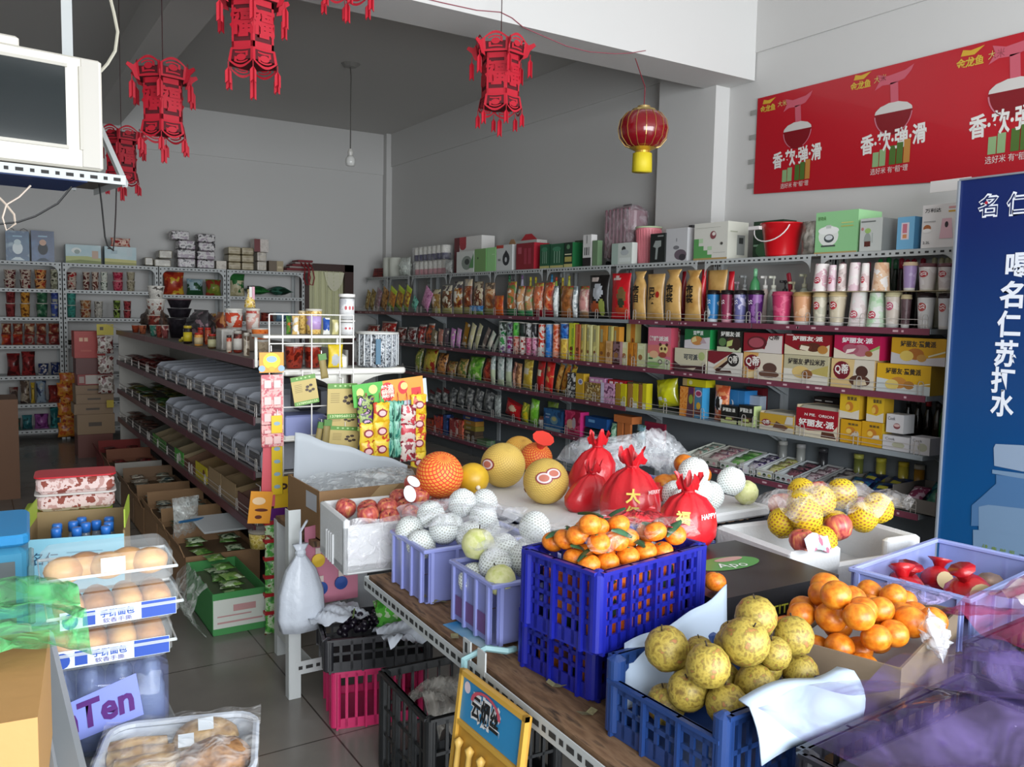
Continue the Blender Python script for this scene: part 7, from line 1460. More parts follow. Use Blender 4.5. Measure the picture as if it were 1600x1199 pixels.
_st=MB().tube([(0,0,.0),(.04,.02,.22),(.12,.04,.46)],.055,6).mesh('stem',mat('2c2014',.8),True)
_cal=MB().lathe([(.001,.03),(.12,.0),(.16,-.03),(.001,-.05)],7).mesh('calyx',mat('5a6a2c',.7),True)
_net=MB().lathe([(.30,-.98),(.72,-.84),(1.02,-.3),(1.07,.05),(.97,.5),(.66,.92),(.34,1.10)],26)
_netw=_net.mesh('foam_net',netmat('dfe4e4',34,.50,base=.40),True); _nety=_net.mesh('foam_net',netmat('d8b81c',26,.46),True)
_fm={}
def fruit(kind,name,label,cat,p,r,group,rot=None,stem=.9,net=None,seed=0):
 if kind not in _fm:_fm[kind]=proto_mesh(kind)
 q=random.Random(seed); o=link(name,_fm[kind],None,p,rot or(q.uniform(-.5,.5),q.uniform(-.5,.5),q.uniform(0,6))); o.scale=(r,r,r)
 tag(o,label,cat,group)
 if kind in('mandarin','orange'):c=link('calyx',_cal,o,(0,0,.80))
 else:c=link('stem',_st,o,(0,0,.62 if kind=='apple' else .84)); c.scale=(.7,.7,.7 if kind!='apple' else .45)
 if net:link('foam_net',net,o)
 return o
def relax(P,R_,zmin,lo,hi,it=90):
 P=[Vector(p)for p in P]
 for _ in range(it):
  for i in range(len(P)):
   for j in range(i):
    d=P[i]-P[j]; l=d.length or 1e-4; m=(R_[i]+R_[j])*.985
    if l<m:d*=(m-l)/l*.5; d.z*=.6; P[i]+=d; P[j]-=d
   r=R_[i]
   for k in(0,1):P[i][k]=min(max(P[i][k],lo[k]+r),hi[k]-r)
   P[i].z=max(P[i].z,zmin+r*.86)
 return P
def pile(kind,name,cat,group,fmt,px,r,z1,zmin,lo,hi,net=None,seed=0,rs=None):
 P=[onZ(a,b,z1+(c if len(e)else 0))for a,b,c,*e in[(q[0],q[1],q[2],1)for q in px]]; rr=[r*(q[3]if len(q)>3 else 1)for q in px]
 if any(max(abs(p.x),abs(p.y))>9 for p in P):raise ValueError(name)
 P=relax(P,rr,zmin,lo,hi); order=sorted(range(len(P)),key=lambda i:(round(px[i][1]/30),px[i][0])); os=[]
 for n,i in enumerate(order):
  q=px[i]; nt=q[4]if len(q)>4 else net
  os.append(fruit(kind,name,fmt(n,len(P),q),cat,P[i],rr[i],group,net=nt,seed=seed+i))
 return os
rowname=lambda b,lo,hi:['back row','second row','third row','front row'][min(3,max(0,int((b-lo)/(hi-lo+1e-6)*4)))]
def lab(what,where,lo,hi):
 cnt={}
 def f(n,N,q):rw=rowname(q[1],lo,hi); cnt[rw]=cnt.get(rw,0)+1; return '%s %s, %s, number %s along'%(what,where,rw,NUM[cnt[rw]])
 return f
APP=[(647,762,.045,1.05),(668,757,.055),(622,768,.02),(700,771,.035),(655,783,.03),(672,800,.0,.9),(614,800,0),(540,795,-.005),(575,797,-.005),(577,806,.0),(634,795,.0),(645,806,-.01),(618,812,-.01),(690,785,.0)]
pile('apple','apple','apple','apples in the foam box',lab('red striped apple','in the white foam box',750,815),APP,.037,.775,.64,(1.03,2.53),(1.46,2.79),seed=10)
SN=[(655,808,.02),(700,810,.01),(676,838,.0),(630,830,.0),(720,838,.0),(745,800,.03),(690,782,.035),(740,775,.02),(615,850,-.01),(775,790,.01)]
pile('snow','snow_pear','pear','netted pears in the first lilac crate',lab('pale netted pear','in the lilac crate by the foam box',770,852),SN,.043,.775,.61,(1.10,2.16),(1.47,2.41),_netw,30)
SN2=[(752,866,.02,1.08,False),(790,845,.03),(805,880,.01),(775,890,.0),(812,845,.04),(812,915,.0,.95,False),(775,835,.02),(745,895,-.02)]
pile('snow','snow_pear','pear','pears in the second lilac crate',lab('pale yellow pear','in the lilac crate by the navy crates',830,916),SN2,.043,.775,.615,(1.10,1.78),(1.41,2.02),_netw,50)
for(x0,x1,y0,y1,z,sd,lb)in((1.12,1.45,2.16,2.42,.83,7,'crinkled clear film over the pears in the lilac crate by the foam box'),(1.12,1.40,1.80,2.05,.835,8,'crinkled clear film over the pears by the tall blue crates')):
 tag(obj('clear_film',MB().grid(26,20,crump(x0,x1,y0,y1,z,.05,sd)),film('eef0f8',.22,.08,1.3,20),smooth=True),lb,'film')
MA=[(867,852,.01),(879,880,0),(905,846,.02),(930,845,.03),(900,872,.01),(967,850,.02),(950,838,.02),(941,865,.02),(932,881,.01),(935,897,-.005),(972,897,-.005),(1012,895,-.005),(1025,876,.01),(1042,845,.02),(1012,832,.02),(990,868,.02),(1062,880,0),(1080,870,0),(904,894,-.01),(1066,855,.01),(985,845,.015),(955,880,.0)]
MO=pile('mandarin','mandarin','mandarin','leafy mandarins in the navy crate',lab('orange mandarin','in the upper navy crate',830,898),MA,.0260,.942,.905,(1.075,1.375),(1.40,1.575),None,80)
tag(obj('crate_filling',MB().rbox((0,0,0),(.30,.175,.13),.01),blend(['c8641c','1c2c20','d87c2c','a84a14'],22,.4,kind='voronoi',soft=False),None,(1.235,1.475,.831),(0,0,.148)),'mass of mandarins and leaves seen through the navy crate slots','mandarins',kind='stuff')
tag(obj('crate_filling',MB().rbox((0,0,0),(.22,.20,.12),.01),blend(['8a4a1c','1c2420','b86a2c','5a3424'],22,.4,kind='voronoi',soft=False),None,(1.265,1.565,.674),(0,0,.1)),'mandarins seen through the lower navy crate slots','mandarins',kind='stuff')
lf=MB().grid(4,6,lambda u,v:((u-.5)*.032*math.sin(PI*min(.97,v+.03))**.7,(v-.5)*.075,.008*math.sin(v*3)-.02*abs(u-.5)*.6)); lfm=lf.mesh('leaf',blend(['1c3a24','2c5034','3a6a44'],20,.3),True)
for i,o in enumerate(MO):
 if i%2==0:c=link('leaf',lfm,o,(R.uniform(-.5,.5),R.uniform(-.5,.5),.95),(R.uniform(-.4,.4),R.uniform(-.4,.4),R.uniform(0,6))); c.scale=(30,30,30)
tag(obj('clear_film',MB().grid(30,18,crump(1.09,1.40,1.37,1.59,.975,.035,11)),film('f4ece8',.13,.06,1.4,24),smooth=True),'clear film with creases over the leafy mandarins','film')
for i,(k,a)in enumerate([(2,.2),(8,.6)]):
 p=MO[k].location+Vector((0,0,.0232)); o=tag(obj('sticker',MB().box((0,0,0),(.052,.020,.001)),mat('b02838',.4),None,p,(0,0,a-.5)),['small red and white sticker on the mandarin film, nearest the pears','small red and white sticker on the mandarin film, middle of the crate'][i],'sticker'); text('金果园',o,(0,0,.0012),.015,'ecdcdc',w=.042,rot=(0,0,0),bold=.03)
tag(obj('red_film',MB().grid(12,8,crump(1.22,1.40,1.46,1.53,.984,.02,12)),film('c8202c',.5,.1,1,30),smooth=True),'red printed strip of film across the leafy mandarins','film')
PE=[(1022,1058,.0,1.12),(1058,1065,-.015),(1090,1078,.0,1.05),(1075,1052,-.01,.7),(1138,1032,.015,.9),(1145,992,.03,.7),(1188,982,.075,1.05),(1176,1028,.06,1.15),(1228,1016,.04),(1140,1058,.0),(1150,1078,.0),(1195,1080,-.005),(1232,1062,.01,.95),(1277,1052,.01,.9),(1215,1045,.02,.8),(1025,1105,-.06),(1110,1040,.0,.8)]
pile('pear','pear','pear','rough brown pears',lab('rough brownish yellow pear','in the steel blue crate',980,1106),PE,.040,.775,.615,(1.10,1.02),(1.44,1.29),None,120)
# shallow tray of tangerines
ot=open_carton('fruit_carton','shallow cardboard carton of tangerines with white paper lining',1.45,1.90,.985,1.265,.19,'7a6a58',ZT+.001,flaps=False,group=None,rz=.30)[0]
obj('carton_filler',MB().box((0,0,.066),(.43,.26,.12)),mat('c8ccd0',.7),ot)
OR=[(1302,928,.05,1.1),(1337,940,.04),(1362,930,.02),(1280,947,.03),(1315,962,.04,1.05),(1260,955,.01),(1256,975,.0),(1240,980,-.01),(1288,990,.01,1.1),(1297,975,.0),(1352,970,.03,1.05),(1370,958,.01),(1398,942,.02),(1400,958,.01),(1395,972,.02,1.05),(1425,978,.02,1.2),(1428,958,.0),(1447,965,.0),(1335,988,.02,1.05),(1377,990,.0),(1350,1005,.0),(1392,1000,.0),(1375,1013,.0),(1352,1028,-.01),(1310,1010,-.01),(1275,1000,-.02),(1365,945,.01),(1420,940,.0)]
pile('orange','tangerine','tangerine','tangerines in the shallow carton',lab('plain orange tangerine','in the shallow carton',925,1030),OR,.031,.80,.727,(1.49,.99),(1.87,1.26),None,150)
# black lidded box with a green oval; one tangerine rests on it
t=thing('black_fruit_box','flat black fruit box with a green oval logo on its lid','box',(1.68,1.545,ZT+.001),-.04)
obj('box_base',MB().box((0,0,.08),(.42,.36,.16)),mat('17171a',.5),t); obj('lid',MB().box((0,0,.155),(.43,.37,.085)),blend(['18181a','202024','141416'],6,.4),t)
mb=MB().ell(0,0,.11,.05,0,24,0,Matrix.Translation((.02,.02,.1985))@Matrix.Rotation(-PI/2,4,'X')); mb.k=1; mb.ell(0,0,.05,.016,0,20,1,Matrix.Translation((.05,.045,.1992))@Matrix.Rotation(-PI/2,4,'X')); obj('logo',mb,[mat('4a8a44',.4),mat('b08a84',.4)],t)
text('Apo',t,(.02,.0,.1996),.05,'d8dcd8',rot=(0,0,-.2),w=.09); text('·AOTITO',t,(-.02,-.187,.14),.032,'b8b83c',w=.16,bold=.02)
obj('red_print',MB().quad(-.05,.118,.06,.124,-.1862),mat('8a2a24',.5),t)
p=onZ(1133,920,.826); fruit('mandarin','mandarin','single mandarin lying on the black fruit box','mandarin',(1.50,1.415,.8238),.0275,None,(.2,.1,1))
# foam slabs, supports, pomelos, melon and netted fruit
crate('fruit_crate','blue crate under the white foam slab with pomelos',1.70,2.62,0,.36,.50,ZT+.001,.165,'1c2c6a',9,9,2,group='crates under the foam slab')
crate('fruit_crate','blue crate under the red gift bags',1.72,2.06,0,.40,.46,ZT+.001,.165,'1c2c6a',9,9,2,group='crates under the foam slab')
tag(obj('foam_slab',MB().rbox((1.70,2.48,.788),(.42,.98,.034),.016),fw),'thick white foam slab under the pomelos and melon','foam slab')
tag(obj('foam_slab',MB().rbox((1.72,1.90,.786),(.40,.15,.03),.014),fw),'white foam slab piece under the front red gift bag','foam slab')
def ball(name,label,cat,px,py,z,r,m,sz=1.,parts=()):
 p=onZ(px,py,z); o=tag(obj(name,MB().sphere((0,0,0),r,28,sz=sz),m,None,(p.x,p.y,z),(.5,-.35,.4),True),label,cat); return o
pm=netmat('a8823c',62,.10,'d0b058'); rn=netmat('d83820',40,.30,'e8983c')
ZS=.806
def ovalsticker(o,r,dirs,red=True):
 for dx,dy,dz,s in dirs:
  n=Vector((dx,dy,dz)).normalized(); rot=n.to_track_quat('Y','Z').to_matrix().to_4x4(); M=o.matrix_basis.to_3x3().inverted().to_4x4()
  mb=MB()
  def disc(a,b,k,e):
   c=[(0,0)]+[(a*math.cos(2*PI*i/20),b*math.sin(2*PI*i/20))for i in range(20)]; vs=[]
   for x,z in c:y=math.sqrt(max(1e-9,(r+e)**2-x*x-z*z)); vs.append(tuple(M@(rot@Vector((x,y,z)))))
   mb.add(vs,[(0,1+i,1+(i+1)%20)for i in range(20)],k)
  disc(s,s*.72,0,.0022); disc(s*.84,s*.58,1,.0030); disc(s*.6,s*.40,2,.0038); obj('oval_sticker',mb,[mat('8a3034',.4),mat('d8c8c8',.4),mat('b86a58',.4)],o,smooth=True)
o=ball('pomelo','netted yellow pomelo with one oval sticker, beside the melon','pomelo',786,727,ZS+.084,.084,pm); ovalsticker(o,.084,[(-.95,-.25,.15,.03)])
o=ball('pomelo','netted yellow pomelo with two oval stickers and a red band','pomelo',853,752,ZS+.079,.079,pm)
ovalsticker(o,.079,[(-.62,-.75,.32,.03),(-.2,-.85,.5,.028)])
M=o.matrix_basis.to_3x3().inverted().to_4x4(); mb=MB(); rt=Vector((-.15,.25,1)).normalized().to_track_quat('Z','Y').to_matrix().to_4x4(); vs=[]
for i in range(25):
 a=PI*.72+PI*.98*i/24
 for zz in(-.022,-.008):q=math.sqrt(.081**2-zz*zz); vs.append(tuple(M@(rt@Vector((q*math.cos(a),q*math.sin(a),zz)))))
mb.add(vs,[(2*i,2*i+2,2*i+3,2*i+1)for i in range(24)]); obj('red_band',mb,mat('b8202c',.4),o,smooth=True)
ball('netted_grapefruit','big orange fruit in a red net beside the cardboard box','fruit',687,742,ZS+.083,.083,rn,.97)
ball('netted_grapefruit','yellow and orange netted fruit behind the first pomelo','fruit',812,706,ZS+.07,.07,netmat('d87a28',44,.16,'d8b04c'),.9)
o=ball('netted_grapefruit','orange fruit in a red net with tied end behind the pomelos','fruit',838,716,ZS+.066,.066,rn,.95)
obj('net_tail',MB().lathe([(.012,0),(.02,.03),(.045,.06)],10,(0,0,.05)),mat('d83a2c',.5),o)
o=ball('melon','smooth yellow melon with a white stem end','melon',739,748,ZS+.056,.058,blend(['b8901c','d0a828','c89c20'],9,.4),.96)
obj('stem_end',MB().sphere((-.035,-.045,.012),.009,10),mat('d8d0c0',.6),o)
t=thing('paper_cup_lid','two white paper discs tucked among the apples','paper',tuple(onZ(640,772,.86)),.4)
obj('disc',MB().lathe([(.001,0),(.028,0),(.028,.002),(.001,.002)],18,M=Matrix.Rotation(1.2,4,'X')),mat('d8dce0',.5),t)
obj('disc',MB().lathe([(.001,0),(.024,0),(.024,.002),(.001,.002)],18,(.03,.03,.02),M=Matrix.Rotation(.7,4,'X')),mat('d8dce0',.5),t)
# red drawstring gift bags
def redbag(label,px,py,r,h,lean=0.,rz=0.,txt=None,z=ZS,top=.30,sk=(1,1)):
 p=onZ(px,py,z); t=thing('gift_bag',label,'gift bag',(p.x,p.y,z+.001),rz,'red drawstring gift bags')
 mb=MB(); n=40; prof=[(.001,0),(.80,.0),(.98,.12),(1.0,.3),(.86,.52),(.56,.70),(.24,.78),(.17,.81),(.24,.85),(.36,.93),(.42,1.0)]; vs=[]; fs=[]
 q=random.Random(int(px)); ph=[q.uniform(0,6)for _ in range(4)]
 for k,(rr,zz)in enumerate(prof):
  f=max(0,(zz-.25))*.22
  for i in range(n):
   a=2*PI*i/n; g=1+f*math.sin(9*a+ph[0]+zz*2)+f*.6*math.sin(14*a+ph[1])+.04*math.sin(3*a+ph[2]); vs.append((rr*r*g*math.cos(a)*sk[0]+lean*zz*h*(zz>.3),rr*r*g*math.sin(a)*sk[1],zz*h+(.02*math.sin(5*a+ph[3])if zz>.9 else 0)))
 for j in range(len(prof)-1):
  for i in range(n):fs.append((j*n+i,j*n+(i+1)%n,(j+1)*n+(i+1)%n,(j+1)*n+i))
 mb.add(vs,fs); obj('bag_cloth',mb,mat('c01420',.38,coat=.25,bump=.25,bscale=35),t,smooth=True)
 obj('drawstring',MB().tube([(r*.19*math.cos(2*PI*i/12)+lean*.8*h,r*.19*math.sin(2*PI*i/12),.81*h)for i in range(12)],.004,5,closed=True),mat('a8101c',.5),t)
 if txt:
  for s,u,v,sz,c in txt:text(s,t,(r*.99*math.cos(u)*sk[0],r*.99*math.sin(u)*sk[1]-.004,v*h),sz,c,bold=.03,rot=(PI/2-.12,0,u+PI/2))
 return t
redbag('red gift bag at the back with a gathered top, partly behind the big one',925,770,.092,.21,.12,sk=(1,.8))
redbag('red gift bag lying low between the pomelos and the big red bag',912,797,.068,.15,.25,z=ZS,sk=(1.1,.7))
redbag('largest red gift bag with gold characters and tied top',985,818,.095,.225,0,txt=[('大',-2.25,.46,.045,'d8c050'),('红',-2.25,.24,.04,'b8a040'),('MERRY',-1.5,.52,.016,'e0b8b8')])
redbag('red gift bag nearest the leafy mandarins, spilling onto the black box',1072,850,.088,.19,0,txt=[('HAPPY',-1.5,.50,.02,'e8d0d0'),('福',-2.4,.48,.04,'d8c868')],sk=(1.05,.85))
# lilac basket of oranges at the back, film over it
panelled('fruit_basket','lilac perforated basket of oranges under crumpled film at the back',2.14,2.52,.0,.42,.40,ZT+.001,.20,'98a4dc',None,.8)
BO=[(1050,742,.0),(1042,757,-.01),(1085,747,-.01,.9),(1030,735,-.01),(1058,757,-.02)]
pile('orange','orange','orange','oranges by the back basket',lab('bright orange','in front of the lilac back basket',730,760),BO,.042,.86,.806,(1.92,2.02),(2.34,2.30),None,200)
tag(obj('foam_slab',MB().rbox((2.13,2.13,.788),(.42,.34,.034),.014),fw),'white foam slab under the white netted fruit','foam slab')
crate('fruit_crate','dark crate under the back foam slab',2.13,2.13,0,.40,.32,ZT+.001,.165,'30343c',8,7,2)
tag(obj('red_pouch',MB().bag(.15,.10,.07,8,8,.3,41),mat('a81c1c',.25,coat=.4),None,(1.97,2.10,ZS+.03),(-1.2,0,.4),True),'shiny red pouch with silver tied end between the oranges and netted fruit','pouch')
tag(obj('clear_film',MB().grid(34,20,crump(1.96,2.42,2.36,2.74,.88,.12,14)),film('e8ecf0',.24,.08,1.4,16),smooth=True),'big crumpled clear film over the lilac back basket','film')
WN=[(1098,768,.015,1.05),(1125,785,.0),(1165,770,.02,.95),(1165,792,.0,.95),(1085,785,.0,.8),(1147,790,.0,.9),(1185,775,.0,.9,False)]
pile('snow','netted_pear','pear','white netted pears on the slab',lab('pear in a white foam net','on the back foam slab',766,793),WN,.048,.855,ZS,(1.93,1.97),(2.36,2.34),_netw,220)
# foam box of apples in yellow nets
t=thing('foam_box','white foam box of red apples in yellow nets by the fridge side','foam box',(2.25,1.70,ZT+.001),-.12)
w,d,h=.54,.34,.19
obj('box_body',MB().rbox((0,0,.03),(w,d,.06),.02).rbox((-w/2+.015,0,h/2),(.03,d,h),.012).rbox((w/2-.015,0,h/2),(.03,d,h),.012).rbox((0,d/2-.015,h/2),(w,.03,h),.012).rbox((-w*.31,-d/2+.015,h/2),(w*.36,.03,h),.012).rbox((w*.36,-d/2+.015,h/2),(w*.26,.03,h),.012).rbox((0,-d/2+.015,h*.36),(w,.03,h*.72),.012),fw,t)
YN=[(1252,770,.06,1),(1283,770,.05,.95,False),(1315,775,.05,1.1),(1222,790,.02,1,False),(1265,795,.045),(1295,798,.035,1.05),(1225,818,.0),(1270,815,.02,1.1),(1325,815,.01),(1367,798,.03,1.05),(1372,822,.01),(1312,842,-.01),(1345,828,.0,1,False),(1268,850,-.02,.9,False),(1340,790,.02,.9,False)]
pile('apple','netted_apple','apple','apples in yellow nets',lab('red apple in a yellow foam net','by the fridge',768,851),YN,.043,.83,.665,(2.0,1.55),(2.50,1.86),_nety,240)
tag(obj('clear_film',MB().grid(26,16,crump(2.02,2.50,1.53,1.80,.89,.06,15)),film('f0ecec',.15,.06,1.3,18),smooth=True),'clear film stretched over the yellow netted apples','film')
tag(obj('film_label',MB().grid(6,4,lambda u,v:(1.985+u*.13,1.52+u*.02+v*.02,.79+v*.045+.012*math.sin(u*5))),blend(['a8c8dc','c8d8e4','b06a80'],40,.4,kind='voronoi',soft=False),smooth=True),'pale blue and red printed film corner on the foam box of netted apples','film')
# lilac basket with red fruit packs beside the fridge
panelled('fruit_basket','low lilac basket of red wrapped fruit in front of the blue fridge',2.24,1.255,.12,.50,.30,ZT+.06,.14,'98a4dc',None,.7)
tag(obj('support_box',MB().box((2.24,1.25,.630),(.46,.26,.056)),mat('4a3a2c',.8)),'flat brown box under the low lilac basket','box')
for i,(px,py,r,lb)in enumerate([(1392,872,.062,'red wrapped fruit with a round cream print, nearest the foam box'),(1452,862,.05,'red wrapped fruit at the back of the low lilac basket'),(1480,892,.064,'large red wrapped fruit in the front of the low lilac basket'),(1497,866,.045,'small red and cream wrapped fruit at the back of the basket'),(1540,900,.035,'cream wrapped fruit beside the large red one')]):
 p=onZ(px,py,.74); c='b8141c' if i!=4 else 'c8a890'
 o=tag(obj('wrapped_fruit',MB().sphere((0,0,0),r,16,sz=.9,wob=.05).lathe([(.012,r*.8),(.02,r*1.15),(.035,r*1.4)],9),mat(c,.35,coat=.3,bump=.3,bscale=40),None,([2.08,2.20,2.24,2.36,2.40][i],[1.285,1.36,1.20,1.36,1.23][i],.665+r*.95),(R.uniform(-.5,.2),R.uniform(-.5,.5),i),True),lb,'wrapped fruit','red wrapped fruit')
 if i in(0,2,3):M=o.rotation_euler.to_matrix().inverted().to_4x4()@Matrix.Rotation(-.55,4,'Z')@Matrix.Rotation(-.3,4,'X'); obj('round_print',MB().ell(0,0,r*.55,r*.55,-r*1.0,16,0,M),mat('c8b080',.45),o)
# dark crates with coloured film at the front
crate('fruit_crate','black crate under purple film in the nearest corner of the stand',1.46,.765,.05,.56,.28,ZT+.001,.13,'1c1c22',12,6,2)
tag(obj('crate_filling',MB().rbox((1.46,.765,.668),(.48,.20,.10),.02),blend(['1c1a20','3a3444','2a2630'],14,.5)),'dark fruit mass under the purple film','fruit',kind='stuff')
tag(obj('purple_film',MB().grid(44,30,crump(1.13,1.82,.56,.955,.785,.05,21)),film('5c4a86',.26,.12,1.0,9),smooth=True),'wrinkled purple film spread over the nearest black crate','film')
crate('fruit_crate','black crate under pink film towards the fridge',2.13,.88,.05,.50,.26,ZT+.001,.14,'1c1c22',10,6,2)
tag(obj('pink_film',MB().grid(36,24,crump(1.80,2.45,.70,1.05,.815,.05,22)),film('8a2050',.34,.14,1.0,9),smooth=True),'wrinkled magenta pink film over the black crate towards the fridge','film')
tag(obj('white_bag',MB().grid(20,14,crump(2.10,2.55,.97,1.08,.80,.03,23)),mat('c8ccd0',.4,bump=.4,bscale=25),smooth=True),'crumpled white plastic bag beside the low lilac basket','bag')
tag(obj('clear_bag',MB().bag(.09,.09,.05,8,8,.4,24),film('e0e4ec',.5,.1),None,(1.70,.955,.765),(-.4,0,.5),True),'small crumpled clear bag at the corner of the tangerine carton','bag')
tag(obj('clear_film',MB().grid(16,8,crump(1.72,2.0,1.10,1.25,.80,.02,25)),film('b0a0d0',.3,.1,1.2,22),smooth=True),'pale violet film draped on the back of the tangerine carton','film')
# --- below the stand
crate('storage_crate','magenta and white crate on the floor under the grape crate',1.21,2.79,-.25,.32,.26,.0005,.21,'b8245a',9,7,1)
crate('storage_crate','black crate of grapes lined with white paper under the stand',1.20,2.78,-.25,.36,.27,.213,.12,'202024',9,7,2)
for i,(x,y,n)in enumerate([(1.13,2.80,26),(1.23,2.83,22)]):
 q=random.Random(60+i); t=thing('grape_bunch','dark purple grape bunch in the black crate, %s from the aisle'%nth(i),'grapes',(x,y,.30),0,'grape bunches')
 mb=MB()
 for _ in range(n):mb.sphere((q.uniform(-.05,.05),q.uniform(-.05,.05),q.uniform(.0,.05)),.013,8)
 obj('grape_berries',mb,mat('1a1420',.3),t,smooth=True); obj('stem',MB().tube([(0,0,.05),(.01,.01,.08)],.003,5),mat('4a5a2c',.7),t)
tag(obj('green_bag',MB().bag(.15,.14,.06,8,8,.3,61),mix('3a9a2c','5ac03c','c8e0b8',s=16),None,(1.27,2.73,.30),(-1.0,0,-.3),True),'bright green bag lying beside the grapes','bag')
def pap(x0,x1,y0,y1,z,sd):o=MB().grid(16,12,crump(x0,x1,y0,y1,z,.04,sd)); return o
for i,a in enumerate([(.985,1.20,2.80,2.97,.345,62),(1.16,1.40,2.54,2.70,.335,63)]):
 tag(obj('paper_liner',pap(*a),mat('c0c6d0',.7),smooth=True),['white paper liner spilling over the aisle side of the grape crate','white paper liner hanging over the near end of the grape crate'][i],'paper')
crate('storage_crate','tall black crate with clear film under the stand',1.28,2.21,-.05,.44,.36,.0005,.32,'1c1e20',9,8,3)
tag(obj('clear_film',MB().grid(24,16,lambda u,v:(1.11+u*.34,2.09+.26*v+.03*math.sin(u*9),.22+.16*math.sin(PI*min(1,v*1.1))*(.5+.5*u)+.02*math.sin(u*23+v*17))),film('b8b4ac',.4,.15,1.2,14),smooth=True),'greyish clear film bulging from the tall black crate','film')
t=thing('snack_board','golden board of bone-shaped snacks with a blue label, leaning on the stand edge','display board',(.958,1.59,.30),0)
W,H=.29,.60; t.rotation_euler=(-.11,0,-PI/2)
obj('board',MB().rbox((0,0,0),(W,.012,H),.005),mat('b88a34',.4),t)
obj('frame',MB().box((-W/2+.006,-.009,0),(.012,.012,H)).box((W/2-.006,-.009,0),(.012,.012,H)).box((0,-.009,H/2-.006),(W,.012,.012)).box((0,-.009,H/2-.125),(W,.010,.010)).box((0,-.009,-.10),(W,.010,.010)),mat('c89c40',.4),t)
obj('blue_label',MB().quad(-W/2+.012,H/2-.118,W/2-.012,H/2-.012,-.0075),mat('2f86b8',.4),t)
text('云烟丝',t,(-.02,-.010,H/2-.068),.058,'1c1c1c',bold=.03,w=.12); text('云烟丝',t,(-.02,-.0092,H/2-.068),.064,'dcdcdc',bold=.09,w=.13)
obj('red_arc',MB().add([(-.02+.055*math.cos(a)*k,-.011,H/2-.055+.03*math.sin(a)*k)for a in[PI*i/8 for i in range(9)]for k in(1,1.22)],[(2*i,2*i+1,2*i+3,2*i+2)for i in range(8)]),mat('c05060',.4),t)
obj('round_badge',MB().ell(-W/2+.035,H/2-.035,.014,.014,-.0085),mat('d8c8d0',.4),t)
for i in range(6):
 x=-W/2+.035+i*.052
 obj('bone_snack',MB().lathe([(.001,0),(.012,.006),(.008,.02),(.007,.14),(.012,.155),(.001,.165)],10,(x,-.016,-.02)).lathe([(.001,0),(.012,.006),(.008,.02),(.007,.12),(.012,.135),(.001,.145)],10,(x,-.016,-.28)),mat('d0aa58',.45),t,smooth=True)
t=thing('carrier_bag','knotted white plastic carrier bag hanging on the side rack leg','bag',(.975,2.915,.30))
mb=MB(); prof=[(.001,0),(.075,.0),(.088,.05),(.082,.14),(.055,.22),(.02,.27),(.014,.285),(.03,.315)]
st=0; mb.lathe(prof,26,sy=.6,lob=7,la=.05); obj('bag_film',mb,mat('b8bec8',.35,bump=.5,bscale=22,alpha=.95),t,smooth=True)
obj('knot',MB().sphere((0,0,.283),.02,10),mat('b8bec8',.35),t); obj('loop',MB().tube([(0,0,.29),(.0,.0,.36),(.032,.03,.385),(.045,.062,.38)],.005,5),mat('b8bec8',.35),t)
t=thing('toy_medal_card','dusty pink card of yellow and blue toy medals behind the rack leg','card',(1.14,3.025,.34),0); t.rotation_euler=(-.03,0,0)
obj('card',MB().prism([(-.11,0),(.10,0),(.10,.20),(.06,.28),(-.02,.31),(-.11,.30)],.004),mat('b06a80',.5),t)
for i,(x,z,c)in enumerate([(-.06,.17,'c8a428'),(.02,.19,'c8a428'),(-.05,.06,'2c4a90'),(.03,.07,'2c4a90')]):
 o=obj('medal',MB().lathe([(.001,-.004),(.026,-.003),(.026,.003),(.001,.004)],14,M=Matrix.Rotation(PI/2,4,'X')),mat(c,.3,metal=.3),t,(x,-.007,z)); obj('ribbon',MB().box((0,.001,.036),(.02,.002,.024)),mat('c8b8b0',.5),o)
# --- low table and freezer at the viewer's left
ZL=.45
t=thing('low_table','low grey table carrying the pastries and water by the aisle','table',(-.05,2.3,0))
obj('table_top',MB().rbox((.185,.5,ZL-.015),(.53,1.5,.03),.01).rbox((.32,-.53,ZL-.015),(.26,.56,.03),.01),mat('77797a',.5),t)
for x in(-.04,.41):
 for y in(-.22,1.2):obj('leg',MB().box((x,y,(ZL-.03)/2),(.04,.04,ZL-.03)),mat('5a5c5e',.5),t)
# stack: shrink-wrapped water, three clamshells of bread
cx,cy=.240,2.11
t=thing('water_pack','shrink-wrapped pack of water bottles with a purple lettered label','water pack',(cx,cy,ZL+.001),-.10)
h=.20
for i in range(4):
 for j in range(3):obj('bottle',MB().lathe([(.001,0),(.030,.004),(.030,.135),(.014,.165),(.014,.19),(.001,.192)],12,(-.093+.062*i,-.062+.062*j,0)),mat('8898b8',.1,alpha=.4),t,smooth=True)
obj('wrapper',MB().rbox((0,0,.101),(.262,.20,.198),.03,4),film('7a88c0',.22,.08,.5,8),t,smooth=True)
l=obj('label',MB().add([(-.125,-.1025,.035),(.075,-.1025,.085),(.06,-.1025,.185),(-.125,-.1025,.125)],[(0,1,2,3)]),mat('7c88cc',.4),t); text('inTen',l,(-.03,-.104,.108),.085,'4a1468',w=.17,bold=.03,shear=.2,rot=(PI/2,-.25,0))
brd=blend(['8a5420','b87c38','d8a860','c08840'],8,.45,bump=.3)
